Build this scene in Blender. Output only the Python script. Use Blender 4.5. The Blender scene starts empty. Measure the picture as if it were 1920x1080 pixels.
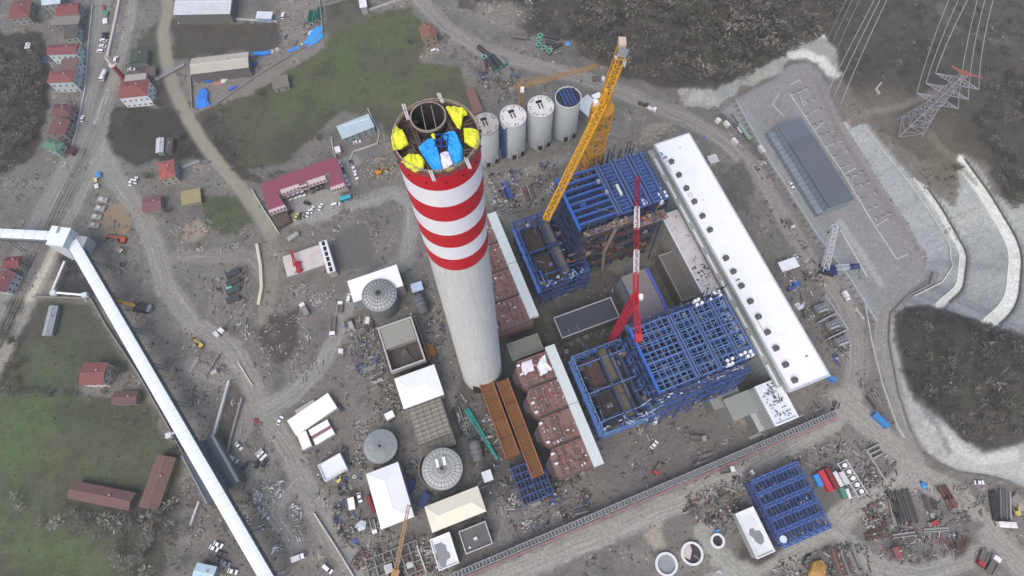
import bpy, math, random
import numpy as np
from mathutils import Vector, Matrix
random.seed(7)
sc = bpy.context.scene
COL = sc.collection

# ---------------------------------------------------------------- camera
FPX, TILT, CAMZ = 1120.0, math.radians(21.4), 300.0
cd = bpy.data.cameras.new('camera')
cd.sensor_width = 36.0
cd.lens = FPX / 1920 * 36
cd.clip_start, cd.clip_end = 1.0, 9000.0
cam = bpy.data.objects.new('camera', cd)
COL.objects.link(cam)
cam.location = (0, 0, CAMZ)
cam.rotation_euler = (TILT, 0, 0)
sc.camera = cam
# ---------------------------------------------------------------- light
SUN_EL, SUN_AZ = 55.0, -112.0     # direction towards the sun, measured from +X counter-clockwise
w = bpy.data.worlds.new('World'); sc.world = w; w.use_nodes = True
nt = w.node_tree
bg = nt.nodes['Background']
sky = nt.nodes.new('ShaderNodeTexSky'); sky.sky_type = 'NISHITA'
sky.sun_disc = False
sky.sun_elevation = math.radians(SUN_EL)
sky.sun_rotation = math.radians(90 - SUN_AZ)
sky.air_density, sky.dust_density, sky.ozone_density = 1.0, 3.2, 0.8
nt.links.new(sky.outputs[0], bg.inputs['Color'])
bg.inputs['Strength'].default_value = 0.125
sd = bpy.data.lights.new('sun', 'SUN'); sd.energy = 1.05; sd.angle = math.radians(50); sd.color = (1, .96, .89)
so = bpy.data.objects.new('sun', sd); COL.objects.link(so)
e, a = math.radians(SUN_EL), math.radians(SUN_AZ)
so.rotation_euler = Vector((math.cos(e) * math.cos(a), math.cos(e) * math.sin(a), math.sin(e))).to_track_quat('Z', 'Y').to_euler()
so.location = (-60, 40, 400)
sc.view_settings.view_transform = 'Standard'
sc.view_settings.look = 'None'
sc.view_settings.gamma = 1.0
sc.view_settings.exposure = 0.7
sc.cycles.max_bounces = 4
sc.cycles.diffuse_bounces = 2

# ---------------------------------------------------------------- helpers
def P(px, py, z=0.0):
    """pixel of the 1920x1080 photo -> world point on the plane at height z"""
    dx = (px - 960) / FPX; dy = -(py - 540) / FPX
    y = dy * math.cos(TILT) + math.sin(TILT); zz = dy * math.sin(TILT) - math.cos(TILT)
    k = (z - CAMZ) / zz
    return (dx * k, y * k, z)

def proj(x, y, z):
    z = z - CAMZ
    yl = y * math.cos(TILT) + z * math.sin(TILT); zl = -y * math.sin(TILT) + z * math.cos(TILT)
    return 960 + FPX * x / -zl, 540 - FPX * yl / -zl

# terrain grid
GX0, GX1, GY0, GY1, GS = -380, 400, -60, 385, 1.0
gx = np.arange(GX0, GX1 + .01, GS); gy = np.arange(GY0, GY1 + .01, GS)
XX, YY = np.meshgrid(gx, gy)
RNG = np.random.RandomState(3)

def vnoise(shape_src, scale, seed):
    r = np.random.RandomState(seed)
    nx = int((GX1 - GX0) / scale) + 4; ny = int((GY1 - GY0) / scale) + 4
    g = r.rand(ny, nx)
    fx = (XX - GX0) / scale; fy = (YY - GY0) / scale
    ix = fx.astype(int); iy = fy.astype(int); tx = fx - ix; ty = fy - iy
    tx = tx * tx * (3 - 2 * tx); ty = ty * ty * (3 - 2 * ty)
    return (g[iy, ix] * (1 - tx) + g[iy, ix + 1] * tx) * (1 - ty) + (g[iy + 1, ix] * (1 - tx) + g[iy + 1, ix + 1] * tx) * ty

def fbm(scale, seed, n=4):
    o = 0; amp = 1; tot = 0
    for i in range(n):
        o = o + amp * vnoise(None, scale / 2 ** i, seed + i); tot += amp; amp *= .55
    return o / tot

def inpoly(px, py, poly):
    ins = np.zeros(px.shape, bool)
    n = len(poly)
    for i in range(n):
        x0, y0 = poly[i]; x1, y1 = poly[(i + 1) % n]
        if y0 == y1: continue
        c = ((y0 > py) != (y1 > py)) & (px < (x1 - x0) * (py - y0) / (y1 - y0) + x0)
        ins ^= c
    return ins

def dist_poly(x, y, pts):
    d = np.full(x.shape, 1e9); s = np.zeros(x.shape); lat = np.zeros(x.shape); acc = 0
    for (x0, y0), (x1, y1) in zip(pts[:-1], pts[1:]):
        L2 = (x1 - x0) ** 2 + (y1 - y0) ** 2
        t = np.clip(((x - x0) * (x1 - x0) + (y - y0) * (y1 - y0)) / L2, 0, 1)
        dd = np.hypot(x - x0 - t * (x1 - x0), y - y0 - t * (y1 - y0))
        sg = np.sign((x1 - x0) * (y - y0) - (y1 - y0) * (x - x0))
        m = dd < d
        d = np.where(m, dd, d); lat = np.where(m, dd * sg, lat); s = np.where(m, acc + t * math.sqrt(L2), s)
        acc += math.sqrt(L2)
    return d, lat, s

FOOT = [(930,-80),(1085,95),(1180,140),(1262,163),(1290,190),(1345,200),(1392,160),(1450,140),(1485,112),(1520,112),(1548,140),(1558,178),
        (1578,225),(1625,300),(1660,355),(1705,424),(1738,486),(1732,524),(1692,557),(1668,590),(1667,640),(1686,740),(1711,810),(1740,850),(1795,885),(1870,895),(1990,910)]
foot_w = [P(a, b)[:2] for a, b in FOOT]
dF, _, sF = dist_poly(XX, YY, foot_w)
hillmask = inpoly(XX, YY, foot_w + [(700, foot_w[-1][1]), (700, 700), (foot_w[0][0], 700)])
dF = np.where(hillmask, dF, 0)
HZ = np.interp(dF, [0, 1, 11.5, 15, 29.5, 35.5, 46, 52, 66, 72, 120, 200], [0, .4, 8.5, 8.7, 18, 18.2, 25.5, 25.7, 34, 34.3, 48, 62])
HZ = HZ + np.where(dF > 60, (fbm(30, 40) - .5) * 8, 0) * np.clip((dF - 60) / 30, 0, 1)
ROUGH = (fbm(7, 11) - .5) * 1.0 + (fbm(2.2, 15, 2) - .5) * .45

def hz(x, y):
    fx = min(max((x - GX0) / GS, 0), len(gx) - 1.001); fy = min(max((y - GY0) / GS, 0), len(gy) - 1.001)
    i, j = int(fx), int(fy); tx, ty = fx - i, fy - j
    return float((HZ[j, i] * (1 - tx) + HZ[j, i + 1] * tx) * (1 - ty) + (HZ[j + 1, i] * (1 - tx) + HZ[j + 1, i + 1] * tx) * ty)

def G(px, py, up=0.0):
    """pixel -> point of the terrain (plus up)"""
    z = 0.0
    for _ in range(12):
        x, y, _z = P(px, py, z + up); z = .5 * z + .5 * hz(x, y)
    x, y, _z = P(px, py, z + up)
    return Vector((x, y, z + up))

def lin(c):
    c = c / 255.0
    return c / 12.92 if c <= .04045 else ((c + .055) / 1.055) ** 2.4
ALB = 1 / 1.10
def rgb(c):
    return tuple(min(.86, lin(v) * ALB) for v in c)

_mats = {}
def mat(c, var=.16, scale=.6, rough=.8, metal=0.0, spec=.3, dirt=0.0, dscale=.12, dcol=(92, 88, 82), stripes=None, name=None):
    key = (c, var, scale, rough, metal, dirt, dscale, dcol, stripes)
    if key in _mats: return _mats[key]
    m = bpy.data.materials.new(name or 'material_%d_%d_%d' % c); m.use_nodes = True
    n = m.node_tree.nodes; l = m.node_tree.links; b = n['Principled BSDF']
    b.inputs['Roughness'].default_value = rough; b.inputs['Metallic'].default_value = metal
    b.inputs['Specular IOR Level'].default_value = spec
    geo = n.new('ShaderNodeNewGeometry')
    nz = n.new('ShaderNodeTexNoise'); nz.inputs['Scale'].default_value = scale; nz.inputs['Detail'].default_value = 6; nz.inputs['Roughness'].default_value = .65
    l.new(geo.outputs['Position'], nz.inputs['Vector'])
    mr = n.new('ShaderNodeMapRange'); mr.inputs['From Min'].default_value = .25; mr.inputs['From Max'].default_value = .75
    mr.inputs['To Min'].default_value = 1 - var; mr.inputs['To Max'].default_value = 1 + var * .6
    l.new(nz.outputs['Fac'], mr.inputs['Value'])
    mx = n.new('ShaderNodeVectorMath'); mx.operation = 'SCALE'
    mx.inputs[0].default_value = rgb(c); l.new(mr.outputs[0], mx.inputs['Scale'])
    out = mx.outputs[0]
    if dirt > 0:
        n2 = n.new('ShaderNodeTexNoise'); n2.inputs['Scale'].default_value = dscale; n2.inputs['Detail'].default_value = 8; n2.inputs['Roughness'].default_value = .7
        l.new(geo.outputs['Position'], n2.inputs['Vector'])
        r2 = n.new('ShaderNodeMapRange'); r2.inputs['From Min'].default_value = .48; r2.inputs['From Max'].default_value = .72; r2.inputs['To Max'].default_value = dirt
        l.new(n2.outputs['Fac'], r2.inputs['Value'])
        mm = n.new('ShaderNodeMix'); mm.data_type = 'RGBA'; l.new(r2.outputs[0], mm.inputs['Factor'])
        l.new(out, mm.inputs['A']); mm.inputs['B'].default_value = rgb(dcol) + (1,)
        out = mm.outputs['Result']
    if stripes:      # ribs along a local axis: (axis, pitch, darkening)
        tc = n.new('ShaderNodeTexCoord'); sp = n.new('ShaderNodeSeparateXYZ'); l.new(tc.outputs['Object'], sp.inputs[0])
        ml = n.new('ShaderNodeMath'); ml.operation = 'MULTIPLY'; ml.inputs[1].default_value = 1 / stripes[1]; l.new(sp.outputs['XYZ'.index(stripes[0])], ml.inputs[0])
        fr = n.new('ShaderNodeMath'); fr.operation = 'FRACT'; l.new(ml.outputs[0], fr.inputs[0])
        gt = n.new('ShaderNodeMath'); gt.operation = 'LESS_THAN'; gt.inputs[1].default_value = .25; l.new(fr.outputs[0], gt.inputs[0])
        r3 = n.new('ShaderNodeMapRange'); r3.inputs['To Min'].default_value = 1; r3.inputs['To Max'].default_value = 1 - stripes[2]; l.new(gt.outputs[0], r3.inputs['Value'])
        m3 = n.new('ShaderNodeVectorMath'); m3.operation = 'SCALE'; l.new(out, m3.inputs[0]); l.new(r3.outputs[0], m3.inputs['Scale']); out = m3.outputs[0]
    l.new(out, b.inputs['Base Color'])
    _mats[key] = m
    return m

def attr_mat(name, var=.2, scale=.8, rough=.95, fine=3.0, bump=0.0):
    m = bpy.data.materials.new(name); m.use_nodes = True
    n = m.node_tree.nodes; l = m.node_tree.links; b = n['Principled BSDF']
    b.inputs['Roughness'].default_value = rough; b.inputs['Specular IOR Level'].default_value = .15
    at = n.new('ShaderNodeAttribute'); at.attribute_name = 'albedo'
    geo = n.new('ShaderNodeNewGeometry')
    out = at.outputs['Color']
    for s_, v_ in ((scale, var), (fine, var * .8)):
        nz = n.new('ShaderNodeTexNoise'); nz.inputs['Scale'].default_value = s_; nz.inputs['Detail'].default_value = 5; nz.inputs['Roughness'].default_value = .7
        l.new(geo.outputs['Position'], nz.inputs['Vector'])
        mr = n.new('ShaderNodeMapRange'); mr.inputs['From Min'].default_value = .3; mr.inputs['From Max'].default_value = .7
        mr.inputs['To Min'].default_value = 1 - v_; mr.inputs['To Max'].default_value = 1 + v_
        l.new(nz.outputs['Fac'], mr.inputs['Value'])
        mx = n.new('ShaderNodeVectorMath'); mx.operation = 'SCALE'; l.new(out, mx.inputs[0]); l.new(mr.outputs[0], mx.inputs['Scale']); out = mx.outputs[0]
    l.new(out, b.inputs['Base Color'])
    if bump:
        bp = n.new('ShaderNodeBump'); bp.inputs['Strength'].default_value = bump; bp.inputs['Distance'].default_value = .5
        l.new(nz.outputs['Fac'], bp.inputs['Height']); l.new(bp.outputs[0], b.inputs['Normal'])
    return m

class MB:
    def __init__(s): s.v = []; s.f = []; s.m = []; s.c = []
    def face(s, pts, mi=0, col=None):
        i = len(s.v); s.v += [tuple(p) for p in pts]; s.f.append(tuple(range(i, i + len(pts)))); s.m.append(mi); s.c.append(col)
    def _fs(s, base, fs, mi, col):
        for f in fs: s.f.append(tuple(base + k for k in f)); s.m.append(mi); s.c.append(col)
    def box(s, x0, x1, y0, y1, z0, z1, mi=0, col=None, top=None):
        i = len(s.v)
        s.v += [(x0, y0, z0), (x1, y0, z0), (x1, y1, z0), (x0, y1, z0), (x0, y0, z1), (x1, y0, z1), (x1, y1, z1), (x0, y1, z1)]
        s._fs(i, [(0, 3, 2, 1), (0, 1, 5, 4), (1, 2, 6, 5), (2, 3, 7, 6), (3, 0, 4, 7)], mi, col)
        s._fs(i, [(4, 5, 6, 7)], mi if top is None else top, col)
        return s
    def bar(s, p, q, w=.3, h=None, mi=0, col=None):
        p = Vector(p); q = Vector(q); d = q - p
        if d.length < 1e-6: return s
        d.normalize(); up = Vector((0, 0, 1)) if abs(d.z) < .95 else Vector((1, 0, 0))
        a = d.cross(up).normalized() * (w / 2); b = a.cross(d).normalized() * ((h or w) / 2)
        i = len(s.v)
        for c in (p, q): s.v += [tuple(c - a - b), tuple(c + a - b), tuple(c + a + b), tuple(c - a + b)]
        s._fs(i, [(0, 1, 5, 4), (1, 2, 6, 5), (2, 3, 7, 6), (3, 0, 4, 7), (3, 2, 1, 0), (4, 5, 6, 7)], mi, col)
        return s
    def tube(s, p, q, r0, r1=None, n=10, mi=0, caps=True, col=None):
        r1 = r0 if r1 is None else r1
        p = Vector(p); q = Vector(q); d = (q - p).normalized(); up = Vector((0, 0, 1)) if abs(d.z) < .95 else Vector((1, 0, 0))
        a = d.cross(up).normalized(); b = a.cross(d).normalized(); i = len(s.v)
        for c, r in ((p, r0), (q, r1)):
            for k in range(n):
                t = 2 * math.pi * k / n; s.v.append(tuple(c + a * (r * math.cos(t)) + b * (r * math.sin(t))))
        s._fs(i, [(k, (k + 1) % n, n + (k + 1) % n, n + k) for k in range(n)], mi, col)
        if caps: s._fs(i, [tuple(range(n))[::-1], tuple(range(n, 2 * n))], mi, col)
        return s
    def lathe(s, prof, n=48, cx=0, cy=0, mi=0, col=None, mis=None):
        i = len(s.v)
        for r, z in prof:
            for k in range(n):
                t = 2 * math.pi * k / n; s.v.append((cx + r * math.cos(t), cy + r * math.sin(t), z))
        for j in range(len(prof) - 1):
            s._fs(i, [(j * n + k, j * n + (k + 1) % n, (j + 1) * n + (k + 1) % n, (j + 1) * n + k) for k in range(n)], mis[j] if mis else mi, col)
        return s
    def disc(s, cx, cy, z, r, n=48, mi=0, col=None):
        s.face([(cx + r * math.cos(2 * math.pi * k / n), cy + r * math.sin(2 * math.pi * k / n), z) for k in range(n)], mi, col); return s
    def prism(s, poly, z0, z1, mi=0, top=None, col=None):
        n = len(poly); i = len(s.v)
        ar = sum(poly[k][0] * poly[(k + 1) % n][1] - poly[(k + 1) % n][0] * poly[k][1] for k in range(n))
        if ar < 0: poly = poly[::-1]
        s.v += [(p[0], p[1], z0) for p in poly] + [(p[0], p[1], z1) for p in poly]
        s._fs(i, [(k, (k + 1) % n, n + (k + 1) % n, n + k) for k in range(n)], mi, col)
        s._fs(i, [tuple(range(n, 2 * n))], mi if top is None else top, col)
        return s
    def build(s, name, mats, parent=None, smooth=False, loc=None, rz=None):
        me = bpy.data.meshes.new(name)
        me.from_pydata(s.v, [], s.f)
        if not isinstance(mats, (list, tuple)): mats = [mats]
        for m in mats: me.materials.append(m)
        if len(mats) > 1: me.polygons.foreach_set('material_index', s.m)
        if smooth: me.polygons.foreach_set('use_smooth', [True] * len(s.f))
        if any(c is not None for c in s.c):
            at = me.attributes.new('albedo', 'FLOAT_COLOR', 'FACE')
            at.data.foreach_set('color', [x for c in s.c for x in (tuple(c or (.2, .2, .2)) + (1,))])
        me.update()
        o = bpy.data.objects.new(name, me); COL.objects.link(o)
        if parent is not None: o.parent = parent
        if loc is not None: o.location = loc
        if rz is not None: o.rotation_euler = (0, 0, rz)
        return o

def tag(o, label=None, cat=None, group=None, kind=None):
    if label: o['label'] = label
    if cat: o['category'] = cat
    if group: o['group'] = group
    if kind: o['kind'] = kind
    return o
def thing(name, label, cat, loc=(0, 0, 0), rz=0.0, group=None):
    o = bpy.data.objects.new(name, None); o.empty_display_size = 1; COL.objects.link(o)
    o.location = loc; o.rotation_euler = (0, 0, rz)
    return tag(o, label, cat, group)
def dup(root, loc, rz, label, group=None):
    r = root.copy(); COL.objects.link(r); r.location = loc; r.rotation_euler = (0, 0, rz); r['label'] = label
    if group: r['group'] = group
    for ch in list(root.children):
        c = ch.copy(); COL.objects.link(c); c.parent = r
        for g in ch.children:
            d = g.copy(); COL.objects.link(d); d.parent = c
    return r
YV = math.radians(20.7)      # the plant's own grid direction
def R(pts, z, ang=YV):
    """box (cx, cy, sx, sy, ang) round pixel corners seen at height z; ang None: along the first edge"""
    wp = [P(a, b, z) for a, b in pts]
    if ang is None: ang = math.atan2(wp[1][1] - wp[0][1], wp[1][0] - wp[0][0])
    c, s_ = math.cos(ang), math.sin(ang)
    l = [(p[0] * c + p[1] * s_, -p[0] * s_ + p[1] * c) for p in wp]
    if len(l) == 4:
        xs = sorted(p[0] for p in l); ys = sorted(p[1] for p in l)
        x0, x1 = (xs[0] + xs[1]) / 2, (xs[2] + xs[3]) / 2; y0, y1 = (ys[0] + ys[1]) / 2, (ys[2] + ys[3]) / 2
    else:
        x0, x1 = min(p[0] for p in l), max(p[0] for p in l); y0, y1 = min(p[1] for p in l), max(p[1] for p in l)
    mx, my = (x0 + x1) / 2, (y0 + y1) / 2
    return mx * c - my * s_, mx * s_ + my * c, x1 - x0, y1 - y0, ang
def head(px, py, deg):
    """world heading of an image direction (0 = right, 90 = up) at a pixel"""
    p = P(px, py); q = P(px + 10 * math.cos(math.radians(deg)), py - 10 * math.sin(math.radians(deg)))
    return math.atan2(q[1] - p[1], q[0] - p[0])
def lattice(mb, p, q, w0, w1=None, n=8, cw=.35, dw=.2, mi=0, up=None, mis=None):
    """square four-chord lattice girder"""
    p = Vector(p); q = Vector(q); w1 = w0 if w1 is None else w1
    d = (q - p).normalized(); u = Vector(up) if up else (Vector((0, 0, 1)) if abs(d.z) < .9 else Vector((math.cos(YV), math.sin(YV), 0)))
    a = d.cross(u).normalized(); b = a.cross(d).normalized()
    def c(t, k):
        w_ = (w0 + (w1 - w0) * t) / 2
        sx, sy = ((-1, -1), (1, -1), (1, 1), (-1, 1))[k]
        return p + (q - p) * t + a * (sx * w_) + b * (sy * w_)
    for i in range(n):
        t0, t1 = i / n, (i + 1) / n; m_ = mis[i * len(mis) // n] if mis else mi
        for k in range(4):
            mb.bar(c(t0, k), c(t1, k), cw, mi=m_)
            k2 = (k + 1) % 4
            if (i + k) % 2: mb.bar(c(t0, k), c(t1, k2), dw, mi=m_)
            else: mb.bar(c(t0, k2), c(t1, k), dw, mi=m_)
            mb.bar(c(t1, k), c(t1, k2), dw, mi=m_)
# ---------------------------------------------------------------- the ground: one sheet, split by what covers it
PXg, PYg = proj(XX, YY, HZ)
wob = 6.0
PXj = PXg + (fbm(9, 50) - .5) * wob * 3 + (fbm(2.5, 55, 2) - .5) * wob
PYj = PYg + (fbm(9, 60) - .5) * wob * 3 + (fbm(2.5, 65, 2) - .5) * wob
cov = np.zeros(XX.shape, int)                 # 0 ground 1 road 2 stream 3 field 4 wooded 5 slope lining 6 paving 7 pond
C = np.zeros(XX.shape + (3,)); C[:] = rgb((119, 116, 110))
def setreg(mask, col, k=None):
    C[mask] = rgb(col)
    if k is not None: cov[mask] = k
def poly(pts, col, k=None, jit=True):
    setreg(inpoly(PXj if jit else PXg, PYj if jit else PYg, pts), col, k)
def mixc(f, col):
    global C
    C = C * (1 - f[..., None]) + np.array(rgb(col)) * f[..., None]

big = fbm(28, 70); mid = fbm(9, 80); sml = fbm(3, 90, 3)
# bare earth shades
mixc(np.clip((big - .5) * 3, 0, 1) * .6, (104, 101, 97))
mixc(np.clip((mid - .58) * 5, 0, 1) * .55, (145, 141, 134))
mixc(np.clip((.42 - mid) * 5, 0, 1) * .5, (88, 84, 80))
# fields, woods
FIELDS = [
 ([(385,195),(470,150),(560,120),(640,60),(690,25),(770,15),(800,60),(785,115),(860,125),(885,200),(890,290),(760,300),(700,210),(640,215),(600,245),(540,300),(480,318),(420,290),(390,240)], (92,98,74)),
 ([(-20,735),(90,735),(200,750),(265,735),(300,800),(330,850),(345,870),(320,960),(300,1100),(-20,1100)], (92,100,74)),
 ([(20,560),(100,560),(170,575),(215,650),(250,700),(170,690),(150,730),(-20,735),(-20,690)], (86,88,76)),
 ([(375,365),(450,370),(470,410),(440,440),(385,425)], (86,92,72)),
 ([(240,120),(268,60),(300,40),(305,90),(330,180),(350,230),(300,200),(280,150)], (92,90,84)),
 ([(318,30),(345,45),(520,40),(530,92),(470,96),(350,108),(330,110)], (84,80,75)),
 ([(610,5),(660,-10),(690,20),(620,75),(608,60)], (96,93,84)),
]
for p_, c_ in FIELDS: poly(p_, c_, 3)
def inpx(pts): return inpoly(PXj, PYj, pts)
def softmask(m, r=3):
    f = m.astype(float)
    for _ in range(3):
        for ax in (0, 1):
            k = 2 * r + 1; pad = [(0, 0), (0, 0)]; pad[ax] = (r, r)
            cs = np.cumsum(np.pad(f, pad, mode='edge'), axis=ax)
            z = np.zeros_like(np.take(cs, [0], axis=ax)); cs = np.concatenate([z, cs], axis=ax)
            hi = np.take(cs, range(k, cs.shape[ax]), axis=ax); lo = np.take(cs, range(0, cs.shape[ax] - k), axis=ax)
            f = (hi - lo) / k
    return f
fm = softmask(cov == 3, 1)
# grass colour patches (greens are brightest where nobody walked)
for pts, col, amt, r_ in [
  ([(620,80),(730,55),(780,110),(760,170),(700,165),(640,160),(560,210),(500,200),(540,150)], (88,104,70), .8, 9),
  ([(390,190),(470,160),(520,260),(600,260),(560,320),(430,300)], (84,84,74), .7, 7),
  ([(485,290),(590,215),(680,215),(740,240),(740,300),(640,260),(560,330)], (78,78,68), .9, 6),
  ([(20,750),(110,740),(125,830),(105,900),(20,910),(-20,880)], (86,108,70), .9, 8),
  ([(160,850),(290,835),(300,860),(210,900),(160,890)], (86,108,70), .8, 5),
  ([(-10,985),(110,975),(190,1010),(230,1090),(-10,1100)], (92,108,72), .8, 9),
  ([(50,650),(130,650),(140,710),(40,720)], (80,100,66), .8, 6),
  ([(120,740),(300,740),(320,820),(230,830),(140,800)], (78,78,68), .9, 6),
  ([(60,840),(110,830),(170,850),(150,900),(100,900)], (100,92,72), .6, 4),
  ([(200,850),(270,840),(250,905),(200,905)], (96,92,86), .7, 4),
  ([(-10,940),(380,900),(370,980),(250,1000),(60,975)], (80,78,73), .95, 6),
  ([(200,960),(380,930),(350,1100),(230,1100)], (84,82,76), .95, 6),
  ([(385,372),(440,375),(450,420),(395,420)], (78,98,66), .6, 4)]:
    mixc(softmask(inpx(pts), r_) * amt * (cov == 3), col)
mixc(fm * np.clip((mid - .52) * 4, 0, 1) * .55, (100, 98, 82))
mixc(fm * np.clip((fbm(16, 120) - .52) * 6, 0, 1) * .6, (90, 86, 74))
mixc(fm * np.clip((.44 - fbm(12, 130)) * 6, 0, 1) * .6, (74, 78, 62))
mixc(fm * np.clip((.47 - sml) * 4, 0, 1) * .5, (66, 66, 58))
WOODS = [
 ([(880,-60),(860,15),(905,20),(960,40),(1000,62),(1075,75),(1090,105),(1180,148),(1262,168),(1340,163),(1392,150),(1470,105),(1480,90),(1545,70),(1570,90),(1575,140),(1610,190),(1640,235),(1720,300),(1800,285),(1850,300),(1890,400),(2100,420),(2100,-80)], (78,76,71)),
 ([(-20,60),(30,60),(85,60),(95,130),(92,200),(78,260),(60,300),(-30,335)], (68,67,63)),
 ([(205,205),(260,196),(330,208),(352,235),(388,300),(330,302),(290,300),(255,315),(215,290),(195,245)], (70,67,63)),
 ([(345,225),(400,200),(470,320),(500,345),(485,345),(440,335),(400,280)], (80,76,70)),
 ([(1672,578),(1760,574),(1830,600),(1890,622),(1990,650),(1990,812),(1890,836),(1830,853),(1790,822),(1748,770),(1712,748),(1690,690),(1674,630)], (76,74,70)),
]
for p_, c_ in WOODS: poly(p_, c_, 4)
wm = softmask(cov == 4, 1)
mixc(wm * np.clip((big - .5) * 4, 0, 1) * .55, (100, 95, 87))
mixc(wm * np.clip((.5 - mid) * 4, 0, 1) * .6, (56, 55, 52))
for pts, col, amt, r_ in [
  ([(1570,155),(1640,165),(1700,175),(1760,200),(1800,260),(1700,300),(1640,260),(1600,220)], (108,103,94), .75, 5),
  ([(1640,170),(1690,180),(1650,250),(1590,232)], (120,113,103), .6, 4),
  ([(1720,260),(1790,250),(1830,300),(1800,350),(1740,345)], (104,98,84), .8, 4),
  ([(1700,-30),(1990,-30),(1990,120),(1840,150),(1720,60)], (92,89,84), .6, 10),
  ([(875,-10),(960,-10),(1000,20),(960,50),(900,45)], (138,134,126), .8, 3),
  ([(1400,-30),(1560,-30),(1560,60),(1440,100)], (84,80,76), .6, 8)]:
    mixc(softmask(inpx(pts), r_) * amt, col)
# concrete lining of the cut slopes
poly([(1578,225),(1600,240),(1622,232),(1705,330),(1738,352),(1752,362),(1792,392),(1800,352),(1796,292),(1812,292),(1840,318),(1862,362),(1900,385),(1990,380),(1990,642),(1890,618),(1810,592),(1742,570),(1700,572),(1676,592),(1675,640),(1690,700),(1712,752),(1745,772),(1790,828),(1832,858),(1890,840),(1990,815),(1990,935),(1870,897),(1795,886),(1740,850),(1711,810),(1686,740),(1667,640),(1668,590),(1692,557),(1732,524),(1738,486),(1705,424),(1660,355),(1625,300)], (168,170,166), 5, False)
poly([(1474,98),(1500,82),(1545,70),(1566,88),(1576,138),(1558,152),(1535,122),(1512,110),(1484,112)], (150,152,147), 5)
poly([(1262,166),(1300,168),(1340,163),(1388,146),(1470,108),(1484,112),(1450,142),(1392,162),(1345,204),(1288,196)], (158,158,152), 5)
sm = cov == 5
# berms, weathering and painted shade lines of the lining
r_ = np.random.RandomState(8); sk = np.interp(sF, np.arange(0, 1400, 1.3), r_.rand(len(np.arange(0, 1400, 1.3)))) * .6 + np.interp(sF, np.arange(0, 1400, 5), r_.rand(280)) * .6
sk = sk + (mid - .5) * .5
mixc(sm * np.clip((sk - .62) * 3.5, 0, 1) * .5, (128, 132, 132))
mixc(sm * np.clip((.5 - sk) * 3, 0, 1) * .4, (182, 184, 180))
mixc(sm * np.clip((mid - .55) * 4, 0, 1) * .4, (148, 154, 158))
mixc(sm * np.clip((.42 - big) * 5, 0, 1) * .4, (188, 188, 180))
mixc(sm * inpoly(PXg, PYg, [(1590,220),(1640,240),(1800,480),(1700,560),(1600,300)]) * .4, (150,158,164))
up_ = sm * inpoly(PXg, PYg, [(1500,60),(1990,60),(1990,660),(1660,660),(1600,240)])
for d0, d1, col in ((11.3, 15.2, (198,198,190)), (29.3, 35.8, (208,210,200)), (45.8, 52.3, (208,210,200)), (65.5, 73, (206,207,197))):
    m_ = up_ * np.clip((dF - d0) / .7, 0, 1) * np.clip((d1 - dF) / .7, 0, 1); mixc(m_ * (.98 - .2 * (sk > .8)), tuple(v + 14 for v in col))
    m_ = up_ * np.clip((dF - d1) / .6, 0, 1) * np.clip((d1 + 1.5 - dF) / .6, 0, 1); mixc(m_ * .8, (96,98,96))  # dark shade line put into the colour behind each berm
def strip(pts, wid, col, amt=1.0, k=None, edge=1.0, drape=True, only=None):
    wp = [tuple(G(a, b)[:2]) for a, b in pts]
    d, lat, s = dist_poly(XX, YY, wp)
    d = d + (sml - .5) * edge * 2
    m = np.clip((wid / 2 - d) / .8 + .5, 0, 1)
    if only is not None: m = m * only
    mixc(m * amt, col)
    if k is not None: cov[(d < wid / 2)] = k
    return d, lat, s
strip([(1480,103),(1512,100),(1540,112),(1556,132),(1570,142)], 4, (206,208,204), .95)
strip([(1750,790),(1790,828),(1840,862),(1900,858)], 5, (190,192,188), .7)
strip([(1722,748),(1750,790),(1780,850)], 2, (110,112,112), .7)
# platform of the switchyard
poly([(1350,212),(1394,178),(1450,150),(1486,120),(1518,118),(1540,138),(1556,176),(1576,225),(1623,300),(1658,355),(1703,424),(1736,486),(1728,520),(1690,548),(1640,588),(1604,560),(1530,450),(1440,300),(1385,232)], (143,142,142), 6, jit=False)
pm = cov == 6
mixc(pm * np.clip((mid - .5) * 4, 0, 1) * .4, (146, 143, 142)); mixc(pm * np.clip((sml - .6) * 5, 0, 1) * .4, (112, 110, 112))
strip([(1392,192),(1440,290),(1540,440),(1600,520),(1648,600),(1680,720),(1694,800)], 5.0, (147,151,151), .85, edge=.2)
strip([(1350,215),(1400,255),(1440,330),(1490,420),(1545,500),(1590,560)], 4.5, (86,84,80), .7)
strip([(1575,415),(1652,532)], 4, (170,170,166), .9, edge=.1)
strip([(1520,140),(1560,225),(1605,300),(1642,355),(1688,425),(1718,480)], 6, (146,139,133), .7, edge=.3)
strip([(1530,150),(1568,235),(1612,306),(1652,365),(1690,420),(1722,470)], .8, (98,96,96), .8, edge=.1)
strip([(1545,200),(1590,280),(1630,345),(1675,412)], .6, (110,106,104), .7, edge=.1)
strip([(1598,222),(1640,208),(1690,200),(1740,178),(1765,165)], 3.5, (134,128,118), .7)
strip([(1745,255),(1790,300),(1830,345)], 3, (128,122,110), .6)
strip([(1760,10),(1800,60),(1900,80)], 3, (118,114,107), .5)
# water
strip([(312,-30),(314,20),(304,60),(310,110),(322,160),(342,205),(376,262),(412,310),(448,352),(486,402),(506,440)], 7.5, (146,143,128), 1, 2, edge=.5)
strip([(506,440),(514,480),(508,540),(492,600)], 7, (136,132,122), .85)
poly([(196,390),(215,380),(240,386),(246,412),(236,440),(215,450),(192,440),(185,415)], (146,129,108), 7)
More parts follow.
